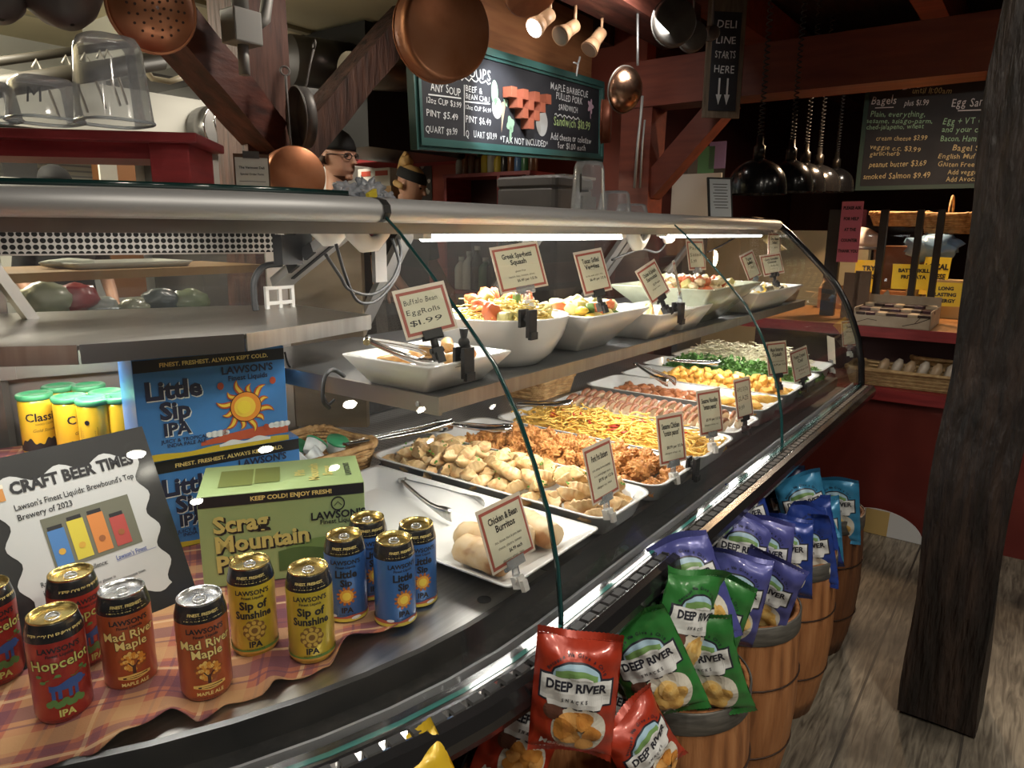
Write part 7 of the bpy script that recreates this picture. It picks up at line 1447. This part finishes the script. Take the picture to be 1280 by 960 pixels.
p = Ps(4, 222, 5.35); boxthing('yellow_box', 'yellow box at the left photo edge under the red shelf', 'box', (p.x, p.y, .901), .14, .12, p.z+.12-.90, mat('box_yellow', (.60, .48, .04), .5))
p = Ps(105, 215, 5.70); t = thing('wall_chart', 'wide white striped chart behind the person in the cap', 'chart', p); MB().box((-.45, 0, -.22), (.45, .01, .16)).build('sheet', PAPER, t)
m2 = MB()
for k in range(9): m2.box((-.40, -.002, -.19+.037*k), (.1, 0, -.178+.037*k))
m2.build('stripes', mat('chart_grey', (.40, .41, .42), .6), t)
p = Ps(136, 225, 4.5); boxthing('paper_stack', 'cream paper sheets hanging under the red shelf', 'papers', (p.x, p.y, p.z-.12), .10, .02, .24, PAPER)
p = Ps(152, 222, 5.1); boxthing('wooden_block', 'brown wooden block under the red shelf', 'block', (p.x, p.y+.1, .901), .22, .15, p.z+.14-.90, mat('block_wood', (.20, .085, .03), .5))
# counter behind the wedge with things seen through its rear window
o = MB().box((-.9, 2.55, .99), (1.75, 3.0, 1.02)).build('pass_shelf', nmat('pass_wood', [(.34, .19, .07), (.44, .27, .11)], 5, .5, stretch=(1, 8, 1))); o.matrix_world = RZ.copy()
zs = Ps(180, 335, 2.6).z; o.matrix_world = RZ @ Matrix.Translation((0, 0, zs-1.02)); setp(o, 'brown wooden pass shelf seen through the rear window', 'shelf')
for i, (x, w, lab) in enumerate(((85, .18, 'white folded cloth on the pass shelf, at left'), (150, .40, 'white flat sheet pan lying on the pass shelf'))): p = Ps(x, 330, 2.75); tagged(MB().ico((0, 0, .018), w/2, 3, amp=.1, fr=4, sc=(1, .5, .18)).build('folded_cloth', mat('cloth_white', (.62, .66, .58), .7)) if i == 0 else MB().rings([rrect(w, .25, .02, 0), rrect(w+.03, .28, .02, .02), rrect(w, .25, .02, .021), rrect(w-.03, .23, .02, .006)]).build('sheet_pan', mat('pan_pale', (.6, .62, .56), .4)), lab, 'cloth' if i == 0 else 'sheet pan', (p.x, 2.75, zs + .001))
o = MB().box((-.9, 2.25, 0), (2.2, 2.58, .86)).build('back_counter', mat('counter_dark_red', (.06, .012, .014), .6)); o.matrix_world = RZ.copy(); setp(o, 'dark red counter behind the case rear windows', 'counter')
for i, (x, y, r, c, lab) in enumerate(((60, 372, .11, (.42, .46, .30), 'pale wrapped lettuce bundle behind the window, at left'), (95, 368, .09, (.40, .03, .04), 'red wrapped package behind the rear window'), (128, 380, .07, (.36, .40, .38), 'clear domed tub behind the window'), (170, 382, .08, (.40, .42, .30), 'pale wrapped roll behind the window, in the middle'), (200, 372, .09, (.10, .13, .13), 'dark domed tub behind the window'), (235, 375, .10, (.22, .28, .16), 'green wrapped stack behind the window, at right'))):
    r *= .62; p = Ps(x, y+4, 2.42); tagged(MB().ico((0, 0, r*.8), r, 3, amp=.15, fr=2.5, seed=i, sc=(1.2, .8, .8)).build('wrapped_bundle', mat('wrap_%d' % i, c, .3, coat=.5)), lab, 'wrapped food', (p.x, 2.42, max(.861, p.z - r*.8)))
# ================================================================== BEYOND THE CASE END
# cream partition, door and papers under the beam
struct(MB().box((5.9, 1.05, 0), (6.0, 2.35, 1.40)), 'wall_partition', nmat('cream_partition', [(.42, .34, .20), (.50, .41, .25)], 2, .6))
p = Pu(835, 205, 6.6); o = MB().box((5.4, 2.30, 0), (6.2, 2.35, 2.05)).build('door_1', mat('door_grey', (.17, .16, .16), .5)); o.matrix_world = RZ.copy(); o['kind'] = 'structure'
p = Pu(870, 240, 4.8); boxthing('white_board', 'white board leaning behind the menu frame', 'board', (p.x, p.y, p.z-.3), .02, .35, .42, mat('board_white', (.5, .5, .48), .5))
for i, (x, y, c, lab) in enumerate(((883, 198, (.10, .28, .14), 'green paper notice behind the menu frame'), (897, 192, (.30, .22, .45), 'violet paper notice behind the menu frame'))): p = Pu(x, y, 5.0); tagged(MB().box((-.004, -.06, -.10), (0, .06, .08)).build('paper_notice', mat('notice_%d' % i, c, .6)), lab, 'notice', p)
for (x0, y0, x1, y1, lab) in ((800, 190, 812, 120, 'thin grey conduit pipe beside the red post'), ): a = Ps(801, 235, 1.95); m2 = MB(); m2.tube([Ps(793, 235, 1.9), Ps(797, 180, 1.9), Ps(801, 145, 1.9), Ps(803, 120, 1.9)], .008, 6); m2.tube([Ps(800, 235, 1.92), Ps(803, 180, 1.92), Ps(806, 150, 1.92)], .006, 6); tagged(m2.build('conduit_pipe', mat('conduit_grey', (0, 0, 0))), lab, 'pipe'); bpy.data.objects[m2 and 'conduit_pipe'].matrix_world = RZ.copy()
# the red display counter across the end
UD = 3.72
def du(x, y, u=UD): return Pu(x, y, u)
zU = du(1130, 412).z; zL = du(1135, 484).z; s_l = du(1078, 410).y + .3; s_r = -.55
t = thing('display_counter', 'red painted display counter across the end of the case', 'display counter', (UD+.3, .3, 0)); J = lambda u, s, z: (u-(UD+.3), s-.3, z)
MB().box(J(UD, s_r, zU-.035), J(UD+.9, s_l+.3, zU)).build('upper_shelf', nmat('counter_wood', [(.30, .13, .04), (.42, .20, .07)], 5, .4, stretch=(1, 8, 1)), t)
MB().box(J(UD-.012, s_r, zU-.045), J(UD, s_l+.3, zU+.004)).build('shelf_edge', REDW, t); MB().box(J(UD-.13, s_r, zL-.03), J(UD+.7, s_l+.3, zL)).build('lower_shelf', REDW, t); MB().box(J(UD-.142, s_r, zL-.05), J(UD-.13, s_l+.3, zL+.004)).build('shelf_edge', REDW, t)
MB().box(J(UD-.10, s_r, 0), J(UD-.06, s_l+.3, zL-.03)).build('front_panel', nmat('panel_maroon', [(.10, .012, .010), (.16, .025, .018)], 3, .45), t); MB().box(J(UD+.3, s_r, zL), J(UD+.32, s_l+.3, zU-.035)).build('back_panel', mat('panel_dark', (.05, .01, .01), .6), t)
# sneeze guard over it
t = thing('sneeze_guard', 'dark framed glass guard standing on the display counter', 'glass guard', (UD+.45, .6, zU)); O_ = Vector((UD+.45, .6, zU)); ug = UD+.40
for (x, y0, y1, w) in ((1047, 262, 410, .07), (1107, 262, 370, .035), (1152, 262, 330, .03), (1178, 262, 330, .03)): a = du(x, y0, ug); MB().box((a.x-.02-O_.x, a.y-w/2-O_.y, 0), (a.x+.02-O_.x, a.y+w/2-O_.y, a.z-zU)).build('guard_post', mat('post_dark', (.022, .014, .011), .5), t)
a = du(1047, 262, ug); b = du(1195, 262, ug); m2 = MB(); m2.add([(ug+.03-O_.x, a.y-O_.y, .01), (ug+.03-O_.x, b.y-O_.y, .01), (ug+.03-O_.x, b.y-O_.y, a.z-zU), (ug+.03-O_.x, a.y-O_.y, a.z-zU)], [(0, 1, 2, 3)]); m2.build('guard_pane', GLASS, t, recalc=False)
a = du(1062, 290, ug-.03); o = MB().box((-.003, -.052, -.155), (0, .052, .155)).build('pink_notice', mat('notice_pink', (.66, .17, .26), .6)); tagged(o, 'tall pink notice taped to the glass guard', 'notice', (ug-.022, a.y, a.z))
m2 = MB(); rn2 = random.Random(2); fp = lambda x, y, z=0: (-.0038, -x, y)
for i, tx in enumerate(('PLEASE ASK', 'FOR HELP', 'AT THE', 'COUNTER', 'THANK YOU')): put_text(m2, tx, 0, .115-.055*i, .022, fn=fp, bold=.04, sx=.75)
m2.build('print', INK, o)
# goods on the display
def pk(name, label, cat, x, y, u, z, w, d, h, m, rz=0, group=None): p = du(x, y, u); return boxthing(name, label, cat, (u, p.y, z), d, w, h, m, rz, group)
CB = nmat('printed_carton', [(.34, .27, .19), (.46, .38, .28)], 12, .6)
bx = du(1118, 398, UD+.12); W9 = abs(du(1070, 398, UD+.1).y - du(1166, 398, UD+.1).y)
t = thing('bar_display_box', 'open printed box full of wrapped chocolate bars on the upper shelf', 'display box', (UD+.12, bx.y, zU+.001)); hB = .085
m2 = MB(); m2.box((-.10, -W9/2, 0), (-.095, W9/2, hB*.8)); m2.box((.25, -W9/2, 0), (.255, W9/2, hB*1.5)); m2.box((-.10, -W9/2, 0), (.255, -W9/2+.005, hB)); m2.box((-.10, W9/2-.005, 0), (.255, W9/2, hB)); m2.box((-.10, -W9/2, 0), (.255, W9/2, .004)); m2.build('box_walls', CB, t)
m2 = MB(); fq = lambda x, y, z=0: (-.1012, -x, y)
line(m2, [(.05, .012), (.11, .03), (.16, .055)], .004, 0, fq); line(m2, [(.10, .028), (.12, .055)], .003, 0, fq); line(m2, [(-.15, .015), (-.10, .035), (-.06, .03)], .003, 0, fq); m2.build('printed_tree', mat('print_darkbrown', (.06, .035, .02), .6), t)
for r_ in range(3):
    for i in range(7):
        y = -W9/2 + .03 + (W9-.06)*i/6; boxthing('wrapped_bar', 'dark wrapped chocolate bar lying in the printed box', 'chocolate bar', (UD+.06+.10*r_, bx.y + y, zU+.055+.012*r_), .085, .052, .014, (mat('bar_dark', (.035, .018, .015), .35), mat('bar_cream', (.42, .33, .22), .5), mat('bar_plum', (.06, .02, .03), .35))[(i+r_*2) % 3], .2*math.sin(i*3+r_), 'chocolate bars in the printed box')
pk('printed_box', 'small white and grey box behind the chocolate bars', 'box', 1120, 372, UD+.50, zU+.001, .17, .12, .07, CB); pk('printed_box', 'tan box in front of the yellow signs', 'box', 1140, 362, UD+.62, zU+.001, .22, .14, .10, mat('box_tan2', (.36, .24, .13), .6))
YS = mat('sign_yellow', (.74, .56, .03), .5)
def ysign(label, x, y, u, w, h, lines, rz):
    p = du(x, y, u); t = thing('yellow_sign', label, 'sign', (p.x, p.y, max(zU+.002, p.z-h/2)), -PI/2+rz, None, rx=-.15); MB().box((-w/2, 0, 0), (w/2, .004, h)).build('card', YS, t); m2 = MB()
    for i, tx in enumerate(lines): put_text(m2, tx, 0, h*(.68-.26*i), h*.2, fn=lambda x, y, z=0: (x, -.001, y), bold=.05, sx=min(1, w*.85/(len(tx)*h*.2*.6)))
    m2.build('print', INK, t)
ysign('yellow sign reading frittata slanting on the counter', 1142, 346, UD+.55, .20, .13, ('BATTENKILL', 'FRITTATA'), .3); ysign('tall yellow sign with dark lettering behind the frittata sign', 1167, 345, UD+.65, .13, .20, ('LOCAL', 'CHEESE'), -.3); ysign('yellow sign with a slanted edge nearest the post', 1182, 368, UD+.50, .17, .12, ('LONG', 'LASTING', 'ENERGY'), .2); ysign('yellow sign behind the glass guard', 1085, 345, UD+.75, .14, .18, ('TRY', 'THIS'), .2)
for i, (x, y, lab) in enumerate(((1064, 358, 'brown card stand at left of the display counter'), (1078, 356, 'second brown card stand beside the glass guard'))): p = du(x, y, UD+.30); boxthing('card_stand', lab, 'card stand', (p.x, p.y, zU+.001), .01, .075, max(.1, p.z+.07-zU), mat('stand_brown', (.14, .085, .05), .5))
for i, (x, y, lab) in enumerate(((1093, 355, 'pale leaf-shaped place card on the counter'), (1110, 350, 'grey rabbit-shaped place card on the counter'))): p = du(x, y, UD+.42); tagged(MB().poly([(-.03, 0), (.03, 0), (.034, .05), (.012, .13), (-.006, .15), (-.03, .08)], 0, .006).map(lambda q: (0+q.z, q.x, q.y)).build('place_card', mat('place_grey', (.36, .33, .27), .6)), lab, 'card', (p.x, p.y, zU+.001))
p = du(1148, 320, UD+.75); tagged(MB().lathe([(.075, 0), (.075, .10), (.02, .20)], 14, sy=.5).build('cookie_bag', mat('cookie_tan', (.40, .33, .22), .5)), 'fluted tan bag standing behind the yellow signs', 'bag', (p.x, p.y, zU+.08)); 
p = du(1165, 312, UD+.8); tagged(MB().ico((0, 0, .06), .10, 3, amp=.3, fr=3, sc=(.8, 1.2, .7)).build('blue_bag', mat('bag_bluewhite', (.25, .42, .66), .3, coat=.4)), 'crumpled blue and white bag behind the signs', 'bag', (p.x, p.y, p.z-.05))
p = du(1190, 345, UD+.7); boxthing('tan_packet', 'tan packets with square labels beside the post', 'packet', (p.x, p.y, zU+.001), .12, .18, .20, mat('packet_tan', (.45, .33, .17), .5))
p = du(1074, 296, UD+.95); t = thing('white_dome', 'white domed lid behind the pink notice', 'domed lid', (p.x, p.y, p.z-.06)); MB().lathe([(.13, 0), (.125, .03), (.10, .08), (.05, .11), (.001, .118)], 28, cap0=True, cap1=False).build('dome', mat('dome_white', (.62, .55, .50), .4), t); MB().lathe([(.135, -.012), (.14, 0), (.13, .005)], 28).build('dome_rim', mat('dome_grey', (.25, .27, .32), .4), t)
p = du(1088, 345, UD+.9); boxthing('bread_crate', 'orange-lit wooden crate behind the glass guard', 'crate', (p.x, p.y, zU+.001), .25, .5, .12, mat('crate_wood', (.48, .22, .09), .6)); p = du(1130, 320, UD+1.3); boxthing('bread_crate', 'upper wooden crate with paper bags behind the guard', 'crate', (p.x, p.y, zU+.001), .25, .3, .36, mat('crate_wood2', (.42, .18, .08), .6))
pb = du(1128, 276, UD+1.0); basket('shallow wicker basket high behind the glass guard', (pb.x, pb.y, pb.z-.03), .34, .24, .07, 0, 1.2)
pb = du(1186, 285, UD+.9); basket('round handled basket high beside the post', (pb.x, pb.y, pb.z-.03), .2, .2, .10, 0, 1.2, handle=True)
basket('long pale wicker tray of wrapped rolls on the lower shelf', Vector((UD+.06, du(1140, 470, UD).y, zL+.001)), .24, .50, .075, 0, 1.1, nmat('pale_wicker', [(.36, .23, .10), (.54, .38, .19)], 40, .6, bump=.5))
basket('small handled wicker basket on the lower shelf', Vector((UD+.40, du(1172, 450, UD+.3).y, zL+.001)), .20, .26, .10, PI/2, 1.1, handle=True)
PKM = [mat('roll_pack', (.42, .30, .18), .35, coat=.5), mat('roll_pack2', (.52, .46, .38), .35, coat=.5)]
for i in range(7): tagged(MB().lathe([(.012, 0), (.03, .02), (.032, .08), (.014, .105)], 14, sy=.7).build('wrapped_roll', PKM[i % 2]), 'clear wrapped roll standing in the pale wicker tray', 'wrapped roll', (UD+.02+.03*(i % 2), du(1098, 450, UD).y - .055*i, zL+.02), 0, 'wrapped rolls in the wicker tray', rx=.3, ry=.25)
# half-round board leaning against the counter
p = Pz(1100, 632, 0); q = Pz(1100, 604, .1); t = thing('round_board', 'white round board with a tan stripe leaning at the counter foot', 'board', (UD-.20, du(1100, 625, UD-.2).y, .002), -PI/2, rx=-.2)
Rb = .19; MB().poly([(Rb*math.cos(a), Rb*.62*math.sin(a)) for a in [PI*k/24 for k in range(25)]], 0, .02).map(lambda v: (v.x, v.z, v.y)).build('board_face', mat('board_pale', (.50, .51, .52), .5), t); MB().box((-.055, -.002, 0), (.045, -.0005, Rb*.6)).build('tan_stripe', mat('stripe_tan', (.40, .28, .10), .6), t)
